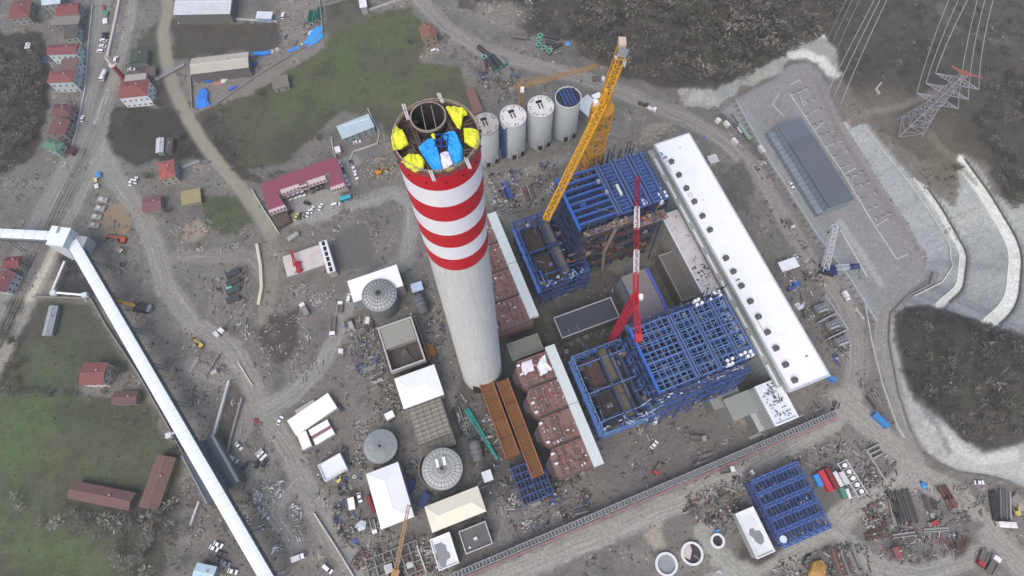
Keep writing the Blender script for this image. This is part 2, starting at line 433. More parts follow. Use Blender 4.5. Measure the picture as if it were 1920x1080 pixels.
# roads: worn lanes follow the road
LANE = np.zeros(XX.shape + (3,))
def road(pts, wid, col=(138,135,128), k=1, edge=1.6):
    global C
    d, lat, s = strip(pts, wid, col, 1, k, edge)
    seed = int(abs(pts[0][0]) * 7 + abs(pts[0][1])) % 997
    r = np.random.RandomState(seed)
    tr = np.interp(lat + (mid - .5) * 2.5, np.linspace(-wid, wid, 60), r.rand(60))
    m = np.clip((wid / 2 - d) / 1.5, 0, 1)
    f = 1 + m * (tr - .5) * .42
    C = C * f[..., None]
    mm = d < wid / 2 + 2; LANE[mm] = np.stack([lat + (mid - .5) * 2, s, np.clip((wid / 2 + 1.5 - d) / 2, 0, 1)], -1)[mm]
road([(770,-30),(800,15),(840,55),(900,92),(1000,120),(1090,145),(1160,170),(1230,200),(1290,224),(1350,258),(1410,312),(1455,380),(1490,440),(1540,505),(1585,570),(1605,630),(1608,690),(1590,745),(1565,785)], 11, (144,140,134))
road([(1600,740),(1560,790),(1480,832),(1400,878),(1300,928),(1200,972),(1100,1012),(1000,1058),(930,1088),(880,1112)], 10, (160,157,150))
road([(1580,750),(1640,806),(1690,852),(1720,892),(1790,925),(1850,992),(1900,1045),(1950,1090)], 13, (156,152,144))
road([(1710,890),(1660,930),(1600,952),(1560,986),(1500,1018),(1430,1052),(1340,1100)], 11, (157,154,146))
road([(1748,515),(1700,548),(1656,588),(1648,640),(1668,720),(1694,800),(1720,856)], 6.5, (148,145,141))
road([(1560,985),(1600,1022),(1640,1062),(1730,1078),(1840,1040)], 8, (154,151,144))
road([(1320,1000),(1350,1045),(1400,1090)], 9, (160,160,150))
road([(172,255),(215,330),(262,400),(288,460),(312,540),(362,610),(432,652),(472,722),(502,782),(548,852),(582,932),(622,1002),(690,1095)], 10.5, (148,145,138))
road([(660,385),(740,360),(775,385),(770,440),(758,490),(690,530),(652,570),(634,625),(604,680),(548,738),(500,770)], 9, (146,144,138))
road([(330,480),(400,478),(470,480),(500,520)], 8, (136,132,126))
road([(194,-20),(186,60),(178,112),(168,172),(156,230),(138,285),(96,365),(42,472),(0,562),(-60,690)], 10.5, (136,134,130), edge=.6)
road([(252,-30),(242,45),(228,100),(214,140),(200,200),(188,262),(172,330),(120,430),(80,520),(20,640),(-20,720)], 6.5, (146,143,136))
road([(600,960),(560,900),(510,960),(560,1040)], 6, (142,139,133))
road([(360,690),(420,720),(455,780),(440,880)], 10, (142,138,132))
road([(850,740),(880,790),(930,860),(960,930),(940,1010)], 8, (132,130,126))
poly([(900,560),(1010,480),(1170,520),(1180,640),(1110,700),(1080,900),(960,960),(900,880),(850,760)], (92,90,87))
road([(1000,480),(900,330),(930,340),(1050,300)], 7, (140,137,132))
# rails and kerb walls' footing, coal yard, courts
for off in (0, 6, 13): strip([(200+off,165),(178+off,230),(142+off,310),(112+off,370),(62+off,480),(6+off,600)], .5, (92,90,88), .8, edge=.1)
strip([(201,168),(178,231)], 2.6, (176,172,166), 1, edge=.05)
strip([(228,-20),(214,60),(202,105)], 2.6, (182,172,168), 1, edge=.05)
strip([(106,460),(82,508),(55,560)], 4.5, (192,186,170), 1, edge=.3)
poly([(432,715),(458,748),(427,862),(400,832)], (94,90,84))
strip([(0,732),(80,730),(150,737)], 3, (70,72,62), .8)
strip([(35,600),(0,690)], 4, (150,146,138), .9, edge=.6)
poly([(112,485),(122,465),(150,470),(185,560),(165,552),(104,545)], (70,68,68))
poly([(540,375),(610,352),(650,372),(630,405),(548,425)], (152,150,146), 6)
poly([(630,300),(660,285),(680,300),(665,320),(672,340),(645,345)], (146,144,140), 6)
poly([(345,140),(440,130),(520,88),(560,95),(600,60),(610,90),(470,175),(400,200),(365,205)], (132,126,120))
poly([(520,0),(610,0),(605,60),(560,100),(535,95)], (132,126,120))
poly([(615,440),(690,415),(705,470),(700,495),(635,510)], (106,104,102), 6)
poly([(500,590),(560,580),(565,640),(520,690),(480,640)], (84,78,74))
poly([(1100,810),(1240,770),(1330,760),(1400,830),(1200,930),(1120,900)], (112,108,104))
poly([(1345,320),(1390,300),(1420,350),(1400,400),(1360,370)], (100,97,93))
poly([(1640,985),(1680,960),(1740,935),(1850,985),(1800,1020),(1700,1020)], (118,114,112))
poly([(1400,1000),(1440,985),(1470,1030),(1420,1060),(1385,1050)], (84,80,76))
poly([(1772,1020),(1815,1000),(1820,1030),(1790,1048)], (86,70,64))
poly([(330,440),(370,410),(400,430),(360,460)], (150,138,126))
poly([(1040,280),(1110,270),(1200,235),(1230,240),(1180,290)], (126,120,112))
poly([(1205,235),(1262,228),(1225,275),(1195,270)], (150,142,130))
poly([(1205,985),(1235,975),(1250,1030),(1215,1020)], (160,154,140))
# dirt speckle
mixc((cov < 2) * np.clip((sml - .62) * 6, 0, 1) * .35, (150, 147, 141))
g3 = sum(np.roll(np.roll(C, i, 0), j, 1) for i in (-1, 0, 1) for j in (-1, 0, 1)) / 9
C = np.where((cov[..., None] == 5), C, .35 * C + .65 * g3)
zz = HZ + ROUGH * np.where((cov == 0), .7, np.where(cov >= 5, .1, np.where(cov == 4, 1.0, np.where(cov == 3, .4, .15)))) - .3 * (cov == 2)
inside_plant = inpoly(PXg, PYg, [(640,520),(900,300),(1220,240),(1300,240),(1600,700),(1500,800),(850,1080),(700,1080)])
zz = np.where(inside_plant, HZ + (zz - HZ) * .3, zz)

ny_, nx_ = XX.shape
fc = cov[:-1, :-1]
MG = attr_mat('earth', .17, .45, .95, 2.2, bump=.5)
n_, l_ = MG.node_tree.nodes, MG.node_tree.links        # wheel ruts that follow each road, and crisp grit
la = n_.new('ShaderNodeAttribute'); la.attribute_name = 'lane'
sx_ = n_.new('ShaderNodeSeparateXYZ'); l_.new(la.outputs['Vector'], sx_.inputs[0])
cb = n_.new('ShaderNodeCombineXYZ')
for i_, k_ in ((0, 1.1), (1, .035)):
    m1 = n_.new('ShaderNodeMath'); m1.operation = 'MULTIPLY'; m1.inputs[1].default_value = k_; l_.new(sx_.outputs[i_], m1.inputs[0]); l_.new(m1.outputs[0], cb.inputs[i_])
nr = n_.new('ShaderNodeTexNoise'); nr.inputs['Scale'].default_value = 1.0; nr.inputs['Detail'].default_value = 4; l_.new(cb.outputs[0], nr.inputs['Vector'])
m2 = n_.new('ShaderNodeMapRange'); m2.inputs['From Min'].default_value = .3; m2.inputs['From Max'].default_value = .7; m2.inputs['To Min'].default_value = -.24; m2.inputs['To Max'].default_value = .2; l_.new(nr.outputs['Fac'], m2.inputs['Value'])
m3 = n_.new('ShaderNodeMath'); m3.operation = 'MULTIPLY_ADD'; m3.inputs[2].default_value = 1.0; l_.new(m2.outputs[0], m3.inputs[0]); l_.new(sx_.outputs[2], m3.inputs[1])
geo_ = n_.new('ShaderNodeNewGeometry'); ng = n_.new('ShaderNodeTexNoise'); ng.inputs['Scale'].default_value = .9; ng.inputs['Detail'].default_value = 9; ng.inputs['Roughness'].default_value = .85; l_.new(geo_.outputs['Position'], ng.inputs['Vector'])
m4 = n_.new('ShaderNodeMapRange'); m4.inputs['From Min'].default_value = .35; m4.inputs['From Max'].default_value = .65; m4.inputs['To Min'].default_value = .8; m4.inputs['To Max'].default_value = 1.2; l_.new(ng.outputs['Fac'], m4.inputs['Value'])
m5 = n_.new('ShaderNodeMath'); m5.operation = 'MULTIPLY'; l_.new(m3.outputs[0], m5.inputs[0]); l_.new(m4.outputs[0], m5.inputs[1])
v5 = n_.new('ShaderNodeVectorMath'); v5.operation = 'SCALE'; bc = n_['Principled BSDF'].inputs['Base Color']; l_.new(bc.links[0].from_socket, v5.inputs[0]); l_.new(m5.outputs[0], v5.inputs['Scale']); l_.new(v5.outputs[0], bc)
MWAT = attr_mat('muddy_water', .04, .05, .25, .3)
names = ['ground', 'road', 'stream', 'grass_field', 'hillside', 'slope_lining', 'paving', 'pond']
vid = np.arange(ny_ * nx_).reshape(ny_, nx_)
quads = np.stack([vid[:-1, :-1], vid[:-1, 1:], vid[1:, 1:], vid[1:, :-1]], -1).reshape(-1, 4)
allv = np.stack([XX, YY, zz], -1).reshape(-1, 3)
allc = np.concatenate([C, np.ones(C.shape[:2] + (1,))], -1).reshape(-1, 4)
for k, nm in enumerate(names):
    q = quads[(fc == k).ravel()]
    if not len(q): continue
    used, inv = np.unique(q, return_inverse=True); q = inv.reshape(-1, 4)
    me = bpy.data.meshes.new(nm)
    me.vertices.add(len(used)); me.vertices.foreach_set('co', allv[used].ravel())
    me.loops.add(q.size); me.loops.foreach_set('vertex_index', q.ravel().astype(np.int32))
    me.polygons.add(len(q)); me.polygons.foreach_set('loop_start', np.arange(0, q.size, 4, dtype=np.int32))
    me.polygons.foreach_set('use_smooth', np.ones(len(q), bool))
    at = me.attributes.new('albedo', 'FLOAT_COLOR', 'POINT'); at.data.foreach_set('color', allc[used].astype(np.float32).ravel())
    if k == 1 or k == 0: ln = me.attributes.new('lane', 'FLOAT_VECTOR', 'POINT'); ln.data.foreach_set('vector', LANE.reshape(-1, 3)[used].astype(np.float32).ravel())
    me.materials.append(MWAT if k in (2, 7) else MG); me.update(calc_edges=True)
    o = bpy.data.objects.new(nm, me); COL.objects.link(o); o['kind'] = 'structure'
mb = MB()
for x0, x1, y0, y1 in ((-3000, GX0, -3000, 3000), (GX1, 3000, -3000, 3000), (GX0, GX1, -3000, GY0), (GX0, GX1, GY1, 3000)):
    mb.face([(x0, y0, -1), (x1, y0, -1), (x1, y1, -1), (x0, y1, -1)])
o = mb.build('ground', mat((84, 84, 76), .25, .02, .95)); o['kind'] = 'structure'

# grit, clods and tufts lying on the bare ground and the fields
def scatter(n, mask, name, label, smin, smax, hmul, lo, hi, seed, stretch=2.0):
    r = np.random.RandomState(seed); jj = r.randint(2, XX.shape[0] - 2, n * 4); ii = r.randint(2, XX.shape[1] - 2, n * 4)
    ok = mask[jj, ii] > r.rand(n * 4); u, v = PXg[jj, ii], PYg[jj, ii]; ok &= (u > -20) & (u < 1940) & (v > -20) & (v < 1100)
    jj, ii = jj[ok][:n], ii[ok][:n]; m = len(jj); x = XX[jj, ii] + r.rand(m) - .5; y = YY[jj, ii] + r.rand(m) - .5; z = zz[jj, ii]
    s = smin + (smax - smin) * r.rand(m) ** 2.5; L = s * (1 + r.rand(m) * stretch); h = s * hmul * (.4 + r.rand(m)); a_ = r.rand(m) * 6.283
    V = []
    for zz0, sc_ in ((-.3, 1.0), (1, .55)):
        for su, sv in ((-1, -1), (1, -1), (1, 1), (-1, 1)):
            px_, py_ = su * L / 2 * sc_, sv * s / 2 * sc_; V.append(np.stack([x + px_ * np.cos(a_) - py_ * np.sin(a_), y + px_ * np.sin(a_) + py_ * np.cos(a_), z + h * zz0 + .02], -1))
    V = np.stack(V, 1).reshape(-1, 3); F_ = np.array([(0, 1, 5, 4), (1, 2, 6, 5), (2, 3, 7, 6), (3, 0, 4, 7), (4, 5, 6, 7)]); q = (np.arange(m)[:, None, None] * 8 + F_[None]).reshape(-1, 4)
    me = bpy.data.meshes.new(name); me.vertices.add(len(V)); me.vertices.foreach_set('co', V.ravel()); me.loops.add(q.size); me.loops.foreach_set('vertex_index', q.ravel().astype(np.int32)); me.polygons.add(len(q)); me.polygons.foreach_set('loop_start', np.arange(0, q.size, 4, dtype=np.int32))
    c = C[jj, ii] * (lo + (hi - lo) * r.rand(m, 1) ** 1.6); c = np.concatenate([np.clip(c, 0, .7), np.ones((m, 1))], -1); c = np.repeat(c, 5, 0)
    at = me.attributes.new('albedo', 'FLOAT_COLOR', 'FACE'); at.data.foreach_set('color', c.astype(np.float32).ravel()); me.materials.append(GRIT); me.update(calc_edges=True)
    o = bpy.data.objects.new(name, me); COL.objects.link(o); o['kind'] = 'stuff'; o['label'] = label
GRIT = attr_mat('grit', .1, .8, .95, 2.0)
gm = (cov == 0) * np.clip(.12 + (mid - .45) * 3.0, .06, 1)
gm = np.where(inpoly(PXg, PYg, [(850,560),(1180,520),(1480,800),(1000,1000)]), gm * .4, gm)
scatter(30000, gm, 'gravel', 'stones and scraps lying over the bare ground', .25, 1.3, .5, .55, 1.6, 5)
scatter(3500, (cov == 1) * .25, 'gravel', 'small stones lying along the dirt roads', .25, .7, .4, .7, 1.25, 6)
scatter(9000, (cov == 3) * np.clip(.2 + (sml - .4) * 2, .05, 1), 'grass', 'rough tufts in the winter fields', .3, 1.3, .3, .84, 1.16, 7, .6)
# ================================================================ large structures
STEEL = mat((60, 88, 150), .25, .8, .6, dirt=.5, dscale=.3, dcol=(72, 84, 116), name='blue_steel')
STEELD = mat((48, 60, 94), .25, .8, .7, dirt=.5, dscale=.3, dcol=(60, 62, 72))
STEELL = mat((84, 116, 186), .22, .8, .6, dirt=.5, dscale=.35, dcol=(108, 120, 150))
EDGEB = mat((58, 108, 200), .15, .8, .55, dirt=.3, dscale=.4, dcol=(66, 90, 150))
PALES = mat((98, 132, 184), .22, .8, .6, dirt=.5, dscale=.4, dcol=(116, 132, 158))
GALV = mat((150, 156, 168), .2, .9, .5)
WHITE = mat((246, 247, 248), .03, .3, .6, dirt=.18, dscale=.08, dcol=(205, 205, 208), name='white_sheet')
WHITEW = mat((216, 220, 224), .06, .3, .6, dirt=.2, dscale=.1, dcol=(160, 160, 160))
CONC = mat((168, 167, 163), .14, .5, .9, dirt=.5, dscale=.15, dcol=(128, 124, 118), name='concrete')
CONCL = mat((196, 197, 196), .1, .5, .9, dirt=.4, dscale=.15, dcol=(150, 148, 144))
CONCD = mat((122, 118, 112), .18, .5, .9, dirt=.5, dscale=.2, dcol=(88, 84, 80))
DARK = mat((46, 46, 50), .3, .5, .9)
BROWN = mat((74, 64, 60), .35, .4, .9, dirt=.6, dscale=.25, dcol=(48, 50, 62))
DUCTG = mat((112, 106, 98), .25, .3, .8, dirt=.5, dscale=.15, dcol=(84, 78, 70))
RUST = mat((122, 82, 48), .2, .5, .85, dirt=.5, dscale=.2, dcol=(88, 62, 44), stripes=('Y', 1.5, .28))
RUSTL = mat((172, 112, 78), .15, .5, .8)
ESPR = mat((132, 102, 97), .2, .5, .85, dirt=.7, dscale=.22, dcol=(112, 102, 98), name='primed_steel')
RED = mat((200, 32, 44), .1, .3, .55); REDD = mat((150, 26, 40), .15, .5, .6); YEL = mat((222, 164, 34), .16, .6, .5); YELD = mat((190, 136, 40), .2, .8, .6)
TAN = mat((178, 140, 90), .15, .6, .7)
GREYM = mat((138, 142, 144), .14, .4, .6, dirt=.3, dscale=.2)
GLASS = mat((40, 46, 54), .2, .5, .2, spec=.5)
BLACK = mat((30, 30, 32), .2, .5, .8)
def wallribs(c, ax='X', pitch=2.0, dk=.2): return mat(c, .08, .3, .6, dirt=.25, dscale=.12, dcol=tuple(int(v * .78) for v in c), stripes=(ax, pitch, dk))

# ---- chimney
cxy = P(818, 257, 200)
CH = thing('chimney', 'tall concrete chimney banded red and white towards its open top', 'chimney', (cxy[0], cxy[1], 0))
def chr_(z): return np.interp(z, [0, 3, 150, 200], [10.3, 10.1, 8.55, 8.65])
cm = mat((206, 208, 206), .05, .25, .9, dirt=.35, dscale=.12, dcol=(182, 184, 180)).copy()
# vertical weather streaks of slip formed concrete
n_, l_ = cm.node_tree.nodes, cm.node_tree.links
geo = n_.new('ShaderNodeNewGeometry'); mp = n_.new('ShaderNodeMapping'); mp.inputs['Scale'].default_value = (1.6, 1.6, .05); l_.new(geo.outputs['Position'], mp.inputs['Vector'])
nz = n_.new('ShaderNodeTexNoise'); nz.inputs['Scale'].default_value = 1.0; nz.inputs['Detail'].default_value = 5; l_.new(mp.outputs[0], nz.inputs['Vector'])
mr = n_.new('ShaderNodeMapRange'); mr.inputs['From Min'].default_value = .3; mr.inputs['From Max'].default_value = .7; mr.inputs['To Min'].default_value = .88; mr.inputs['To Max'].default_value = 1.08; l_.new(nz.outputs['Fac'], mr.inputs['Value'])
vs = n_.new('ShaderNodeVectorMath'); vs.operation = 'SCALE'; lk = n_['Principled BSDF'].inputs['Base Color'].links[0]; l_.new(lk.from_socket, vs.inputs[0]); l_.new(mr.outputs[0], vs.inputs['Scale']); l_.new(vs.outputs[0], n_['Principled BSDF'].inputs['Base Color'])
zb = [200, 193.8, 187, 180.3, 173.3, 166.5, 159.3, 152.3]
prof = [(chr_(z), z) for z in np.linspace(0, 152.3, 40)]
mb = MB(); mb.lathe(prof, 72); mb.build('shaft', cm, CH, True)
for i in range(7):
    mb = MB(); mb.lathe([(chr_(z) + .04, z) for z in (zb[i + 1], (zb[i] + zb[i + 1]) / 2, zb[i])], 72)
    b_ = mb.build('painted_band', mat((198, 28, 44), .07, .25, .5, dirt=.2, dscale=.3, dcol=(170, 24, 40)) if i % 2 == 0 else mat((238, 236, 242), .03, .3, .5, dirt=.15, dscale=.3, dcol=(214, 210, 220)), CH, True)
mb = MB()
for k in range(14):
    t = k * 2 * math.pi / 14; r = chr_(197) + .08; mb.box(r * math.cos(t) - .15, r * math.cos(t) + .15, r * math.sin(t) - .15, r * math.sin(t) + .15, 196.6, 197)
mb.build('lamp_box', BLACK, CH)
def chl(px, py, z=199.6): p = P(px, py, z); return (p[0] - cxy[0], p[1] - cxy[1], z)
def z4(pts): return [(720 + a / 6, 160 + b / 6) for a, b in pts]
mb = MB(); mb.lathe([(chr_(200) + .04, 200), (chr_(200) - .28, 200), (chr_(200) - .28, 196)], 72); mb.build('rim_wall', mat((108, 92, 84), .3, .6, .9, dirt=.5, dscale=.5, dcol=(70, 62, 60)), CH)
mb = MB(); mb.lathe([(8.7, 199.3), (8.86, 199.3), (8.86, 199.5), (8.7, 199.5)], 72)
for k in range(30): t = 6.283 * k / 30; mb.bar((8.95 * math.cos(t), 8.95 * math.sin(t), 199.3), (8.95 * math.cos(t), 8.95 * math.sin(t), 201), .1); mb.bar((8.95 * math.cos(t), 8.95 * math.sin(t), 200.4), (8.95 * math.cos(t + .2095), 8.95 * math.sin(t + .2095), 200.4), .06)
mb.build('working_platform', mat((104, 92, 86), .35, .8, .9), CH)
fc_ = chl(803.8, 224.2, 200); fr_ = 3.55; mb = MB()
for k in range(64):      # deck plate with the hole of the flue
    q = [(r_ * math.cos(6.28319 * j / 64) + ox, r_ * math.sin(6.28319 * j / 64) + oy, 198.0) for r_, ox, oy in ((8.3, 0, 0), (fr_, fc_[0], fc_[1])) for j in (k, k + 1)]
    mb.face([q[0], q[1], q[3], q[2]])
mb.build('deck', mat((112, 98, 90), .3, .5, .9, dirt=.7, dscale=.5, dcol=(66, 62, 60)), CH)
mb = MB(); fr_ = 3.55; mb.lathe([(fr_, 196), (fr_, 200.6), (fr_ - .12, 200.6), (fr_ - .12, 172)], 48, fc_[0], fc_[1])
mb.disc(fc_[0], fc_[1], 172, fr_ - .12, 48)
mb.build('flue', mat((36, 34, 35), .2, .4, .8), CH, True)
mb = MB(); mb.lathe([(fr_ + .12, 200.6), (fr_ + .12, 201.1), (fr_ - .2, 201.1)], 48, fc_[0], fc_[1])
for dx in (-.9, 1.2): mb.bar((fc_[0] + dx - .8, fc_[1] + 3.1, 200.5), (fc_[0] + dx + .6, fc_[1] - 3.0, 200.5), .14)
mb.build('flue_rim', mat((150, 136, 128), .2, .5, .7), CH)
mb = MB()      # rim handrail and scaffold
for k in range(40):
    t0, t1 = 2 * math.pi * k / 40, 2 * math.pi * (k + 1) / 40
    for zz_ in (201.2, 200.6): mb.bar((8.5 * math.cos(t0), 8.5 * math.sin(t0), zz_), (8.5 * math.cos(t1), 8.5 * math.sin(t1), zz_), .12)
    mb.bar((8.5 * math.cos(t0), 8.5 * math.sin(t0), 200), (8.5 * math.cos(t0), 8.5 * math.sin(t0), 201.2), .1)
mb.build('rim_rail', mat((176, 158, 146), .3, .8, .8), CH)
for pts in ([(205,215),(262,385)], [(600,92),(650,195)], [(505,960),(555,1075)], [(905,820),(960,935)]):
    mb = MB()
    for off in (0, 26):
        a_, b_ = [chl(*q, z=200.9) for q in z4([(pts[0][0] + off, pts[0][1]), (pts[1][0] + off * .8, pts[1][1])])]
        mb.bar(a_, b_, .28, .4)
    mb.build('beam', mat((206, 200, 194), .1, .8, .6), CH)
mb = MB()
for pts in ([(205,215),(510,970)], [(232,215),(540,965)], [(640,190),(935,870)], [(612,190),(905,840)], [(160,390),(380,420)], [(800,490),(1010,420)], [(850,470),(1000,370)], [(180,730),(350,650)], [(890,730),(1020,730)], [(890,760),(1010,770)], [(300,640),(360,760)], [(440,700),(560,640)]):
    a_, b_ = [chl(*q, z=199.4) for q in z4(pts)]; mb.bar(a_, b_, .3, .5)
mb.build('deck_girder', mat((96, 84, 78), .3, .8, .8), CH)
rnd = random.Random(5)
mb = MB()
for _ in range(320):
    t = rnd.uniform(0, 6.28); r = 8.0 * math.sqrt(rnd.random()); x, y = r * math.cos(t), r * math.sin(t)
    if math.hypot(x - fc_[0], y - fc_[1]) < fr_ + .4: continue
    an = rnd.uniform(0, 3.14); L = rnd.uniform(.4, 2.2)
    mb.bar((x, y, 198.2), (x + L * math.cos(an), y + L * math.sin(an), 198.2 + rnd.uniform(0, .6)), rnd.uniform(.08, .3))
mb.build('scaffolding', mat((74, 67, 64), .45, .8, .8), CH)
a0 = chl(*z4([(650, 640)])[0], z=200); mb = MB()
for dx in (-1.2, 0, 1.2):
    for dy in (-1.4, 0, 1.4):
        mb.bar((a0[0] + dx, a0[1] + dy, 198), (a0[0] + dx, a0[1] + dy, 200.6), .16)
    mb.bar((a0[0] + dx, a0[1] - 1.4, 200.6), (a0[0] + dx, a0[1] + 1.4, 200.6), .18)
for dy in (-1.4, 0, 1.4): mb.bar((a0[0] - 1.2, a0[1] + dy, 200.6), (a0[0] + 1.2, a0[1] + dy, 200.6), .18)
mb.build('hoist_frame', mat((44, 74, 150), .2, .8, .5), CH)
mb = MB(); ang = math.radians(-68)
for i_ in range(2): pass
px_ = [chl(890, 702, 0), chl(925, 702, 0)]
mb.box(-4, 4, -10.8, -8.5, 0, 9.5); mb.build('duct_opening', DARK, CH)

def tarp(pts, z, c, label, name='tarpaulin', amp=.35, hump=.5, group='tarpaulins on the chimney top', seed=1, cat='tarpaulin', poly_w=None):
    import bmesh
    r = random.Random(seed)
    w_ = poly_w or [P(a, b, z) for a, b in pts]
    cx = sum(p[0] for p in w_) / len(w_); cy = sum(p[1] for p in w_) / len(w_)
    bm = bmesh.new(); f = bm.faces.new([bm.verts.new((p[0] - cx, p[1] - cy, 0)) for p in w_])
    bmesh.ops.triangulate(bm, faces=bm.faces[:])
    for _ in range(4):
        ed = [e_ for e_ in bm.edges if e_.calc_length() > max(.25, math.sqrt(abs(f.calc_area()) if f.is_valid else 4) * .12)]
        if not ed: break
        bmesh.ops.subdivide_edges(bm, edges=ed, cuts=1); bmesh.ops.triangulate(bm, faces=bm.faces[:])
    from mathutils import noise
    R0 = max(math.hypot(p[0] - cx, p[1] - cy) for p in w_)
    for v in bm.verts:
        bd = v.is_boundary
        q = Vector((v.co.x * 1.3 + seed, v.co.y * .5, seed * 3.1)); k = noise.noise(q * .9) * amp + noise.noise(q * 2.3) * amp * .5
        v.co.z = k + (hump * (1 - min(1, v.co.xy.length / R0)) if not bd else -.25)
    me = bpy.data.meshes.new(name); bm.to_mesh(me); bm.free(); me.materials.append(mat(c, .08, .8, .5))
    o = bpy.data.objects.new(name, me); COL.objects.link(o); o.location = (cx, cy, z)
    return tag(o, label, cat, group)
YT = (232, 232, 62); BT = (52, 164, 236)
TP = [
 ([(705,255),(760,246),(830,258),(890,280),(930,325),(885,345),(872,410),(850,468),(825,460),(770,370),(730,300)], YT, 'peaked yellow tarpaulin at the upper right of the chimney top, beside the steel flue'),
 ([(905,495),(985,486),(1068,540),(1074,625),(1036,705),(985,670),(915,630)], YT, 'yellow tarpaulin at the right edge of the chimney top, over the red rim'),
 ([(130,440),(165,500),(210,520),(245,590),(265,650),(190,700),(104,712),(90,610),(100,530)], YT, 'crumpled yellow tarpaulin at the left edge of the chimney top'),
 ([(265,800),(330,780),(400,790),(445,850),(435,920),(345,962),(262,910),(205,850)], YT, 'rounded yellow tarpaulin at the lower left of the chimney top'),
 ([(525,552),(575,545),(580,600),(545,592)], YT, 'small yellow sheet between the flue and the hoist frame on the chimney'),
 ([(690,938),(780,905),(785,925),(740,960),(700,960)], (196, 200, 70), 'olive yellow sheet below the white sheet on the chimney rim'),
 ([(380,690),(500,590),(540,578),(600,680),(632,800),(652,935),(600,955),(548,940),(500,880),(430,770)], BT, 'bright blue tarpaulin left of the white sheet on the chimney top'),
 ([(640,540),(720,520),(790,505),(840,590),(885,690),(882,830),(790,895),(750,800),(715,720),(690,610)], BT, 'bright blue tarpaulin right of the white sheet on the chimney top'),
 ([(632,765),(680,742),(725,740),(780,885),(720,920),(660,938),(640,860)], (232, 226, 240), 'white sheet between the two blue tarpaulins on the chimney top'),
]
for i, (p_, c_, lb) in enumerate(TP):
    if c_ == YT and i != 4:
        gx_, gy_ = sum(q[0] for q in p_) / len(p_), sum(q[1] for q in p_) / len(p_); p_ = [(gx_ + (a_ - gx_) * 1.13, gy_ + (b_ - gy_) * 1.13) for a_, b_ in p_]
    tarp(z4(p_), 200.3 if i != 0 else 200.7, c_, lb, seed=i + 1, amp=.45, hump=.9 if c_ == YT else .2)

# ---- generic steel frame
def frame(root, sx, sy, levels, nx, ny, cw=.9, bw=.5, joists=2, colm=STEEL, beamm=STEEL, brace=True, z0=0, hollow=False):
    xs = [-sx / 2 + sx * i / (nx - 1) for i in range(nx)]; ys = [-sy / 2 + sy * j / (ny - 1) for j in range(ny)]
    top = levels[-1]
    for i, x in enumerate(xs):
        for j, y in enumerate(ys):
            if hollow and 0 < i < nx - 1 and 0 < j < ny - 1: continue
            mb = MB(); mb.box(x - cw / 2, x + cw / 2, y - cw / 2, y + cw / 2, z0, top); mb.build('column', colm, root)
    for li, z in enumerate(levels):
        mb = MB()
        for x in (xs if not hollow else (xs[0], xs[2], xs[-1])): mb.bar((x, ys[0], z), (x, ys[-1], z), bw, bw * 1.4)
        for y in (ys if not hollow else (ys[0], ys[1], (ys[3] + ys[4]) / 2, ys[-2], ys[-1])): mb.bar((xs[0], y, z), (xs[-1], y, z), bw, bw * 1.4)
        if joists and not hollow:
            for i in range(nx - 1):
                for k in range(1, joists + 1):
                    x = xs[i] + (xs[i + 1] - xs[i]) * k / (joists + 1); mb.bar((x, ys[0], z), (x, ys[-1], z), bw * .5, bw)
        mb.build('floor_beams', beamm, root)
    if brace:
        for side in range(4):
            mb = MB()
            for li in range(len(levels)):
                za = levels[li - 1] if li else z0; zb_ = levels[li]
                pts = [(x, ys[0] if side == 0 else ys[-1]) for x in xs] if side < 2 else [(xs[0] if side == 2 else xs[-1], y) for y in ys]
                for k in range(len(pts) - 1):
                    if (k + li) % 2: mb.bar((*pts[k], za), (*pts[k + 1], zb_), bw * .55)
                    else: mb.bar((*pts[k + 1], za), (*pts[k], zb_), bw * .55)
            mb.build('bracing', beamm, root)
    return xs, ys

# ---- boiler house, rear (taller, clad with brown casing inside)
def clutter(mb, x0, x1, y0, y1, z, n, rnd, cols, smax=2.0, hmax=1.2):
    for _ in range(n):
        x, y = rnd.uniform(x0, x1), rnd.uniform(y0, y1); c_ = rgb(rnd.choice(cols)); k = rnd.random()
        if k < .5:
            L = rnd.uniform(.5, smax); W = rnd.uniform(.25, .8); an = rnd.choice((0, 0, 1.57, rnd.uniform(0, 3)))
            mb.bar((x - L / 2 * math.cos(an), y - L / 2 * math.sin(an), z + .2), (x + L / 2 * math.cos(an), y + L / 2 * math.sin(an), z + .2), W * .5, .4, col=c_)
        else:
            sx, sy, h = rnd.uniform(.3, smax * .5), rnd.uniform(.3, smax * .5), rnd.uniform(.2, hmax)
            mb.box(x - sx / 2, x + sx / 2, y - sy / 2, y + sy / 2, z, z + h, col=c_)
AM = attr_mat('mixed_site_material', .12, .6, .8, 2.0)
bx, by, sx, sy, an = R([(1042,337),(1207,287),(1254,370),(1090,426)], 60)
B1 = thing('boiler_house', 'tall blue steel boiler house beside the yellow crane, its front hung with brown casing', 'boiler house', (bx, by, 0), an)
lv = [9, 18, 27, 36, 44, 52, 59]
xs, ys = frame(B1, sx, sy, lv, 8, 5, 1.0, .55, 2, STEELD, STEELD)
rnd = random.Random(11)
mb = MB()      # furnace body and casing seen through the front
mb.box(-sx * .36, sx * .42, -sy * .42, sy * .30, 6, 47); mb.build('furnace_casing', BROWN, B1)
mb = MB()
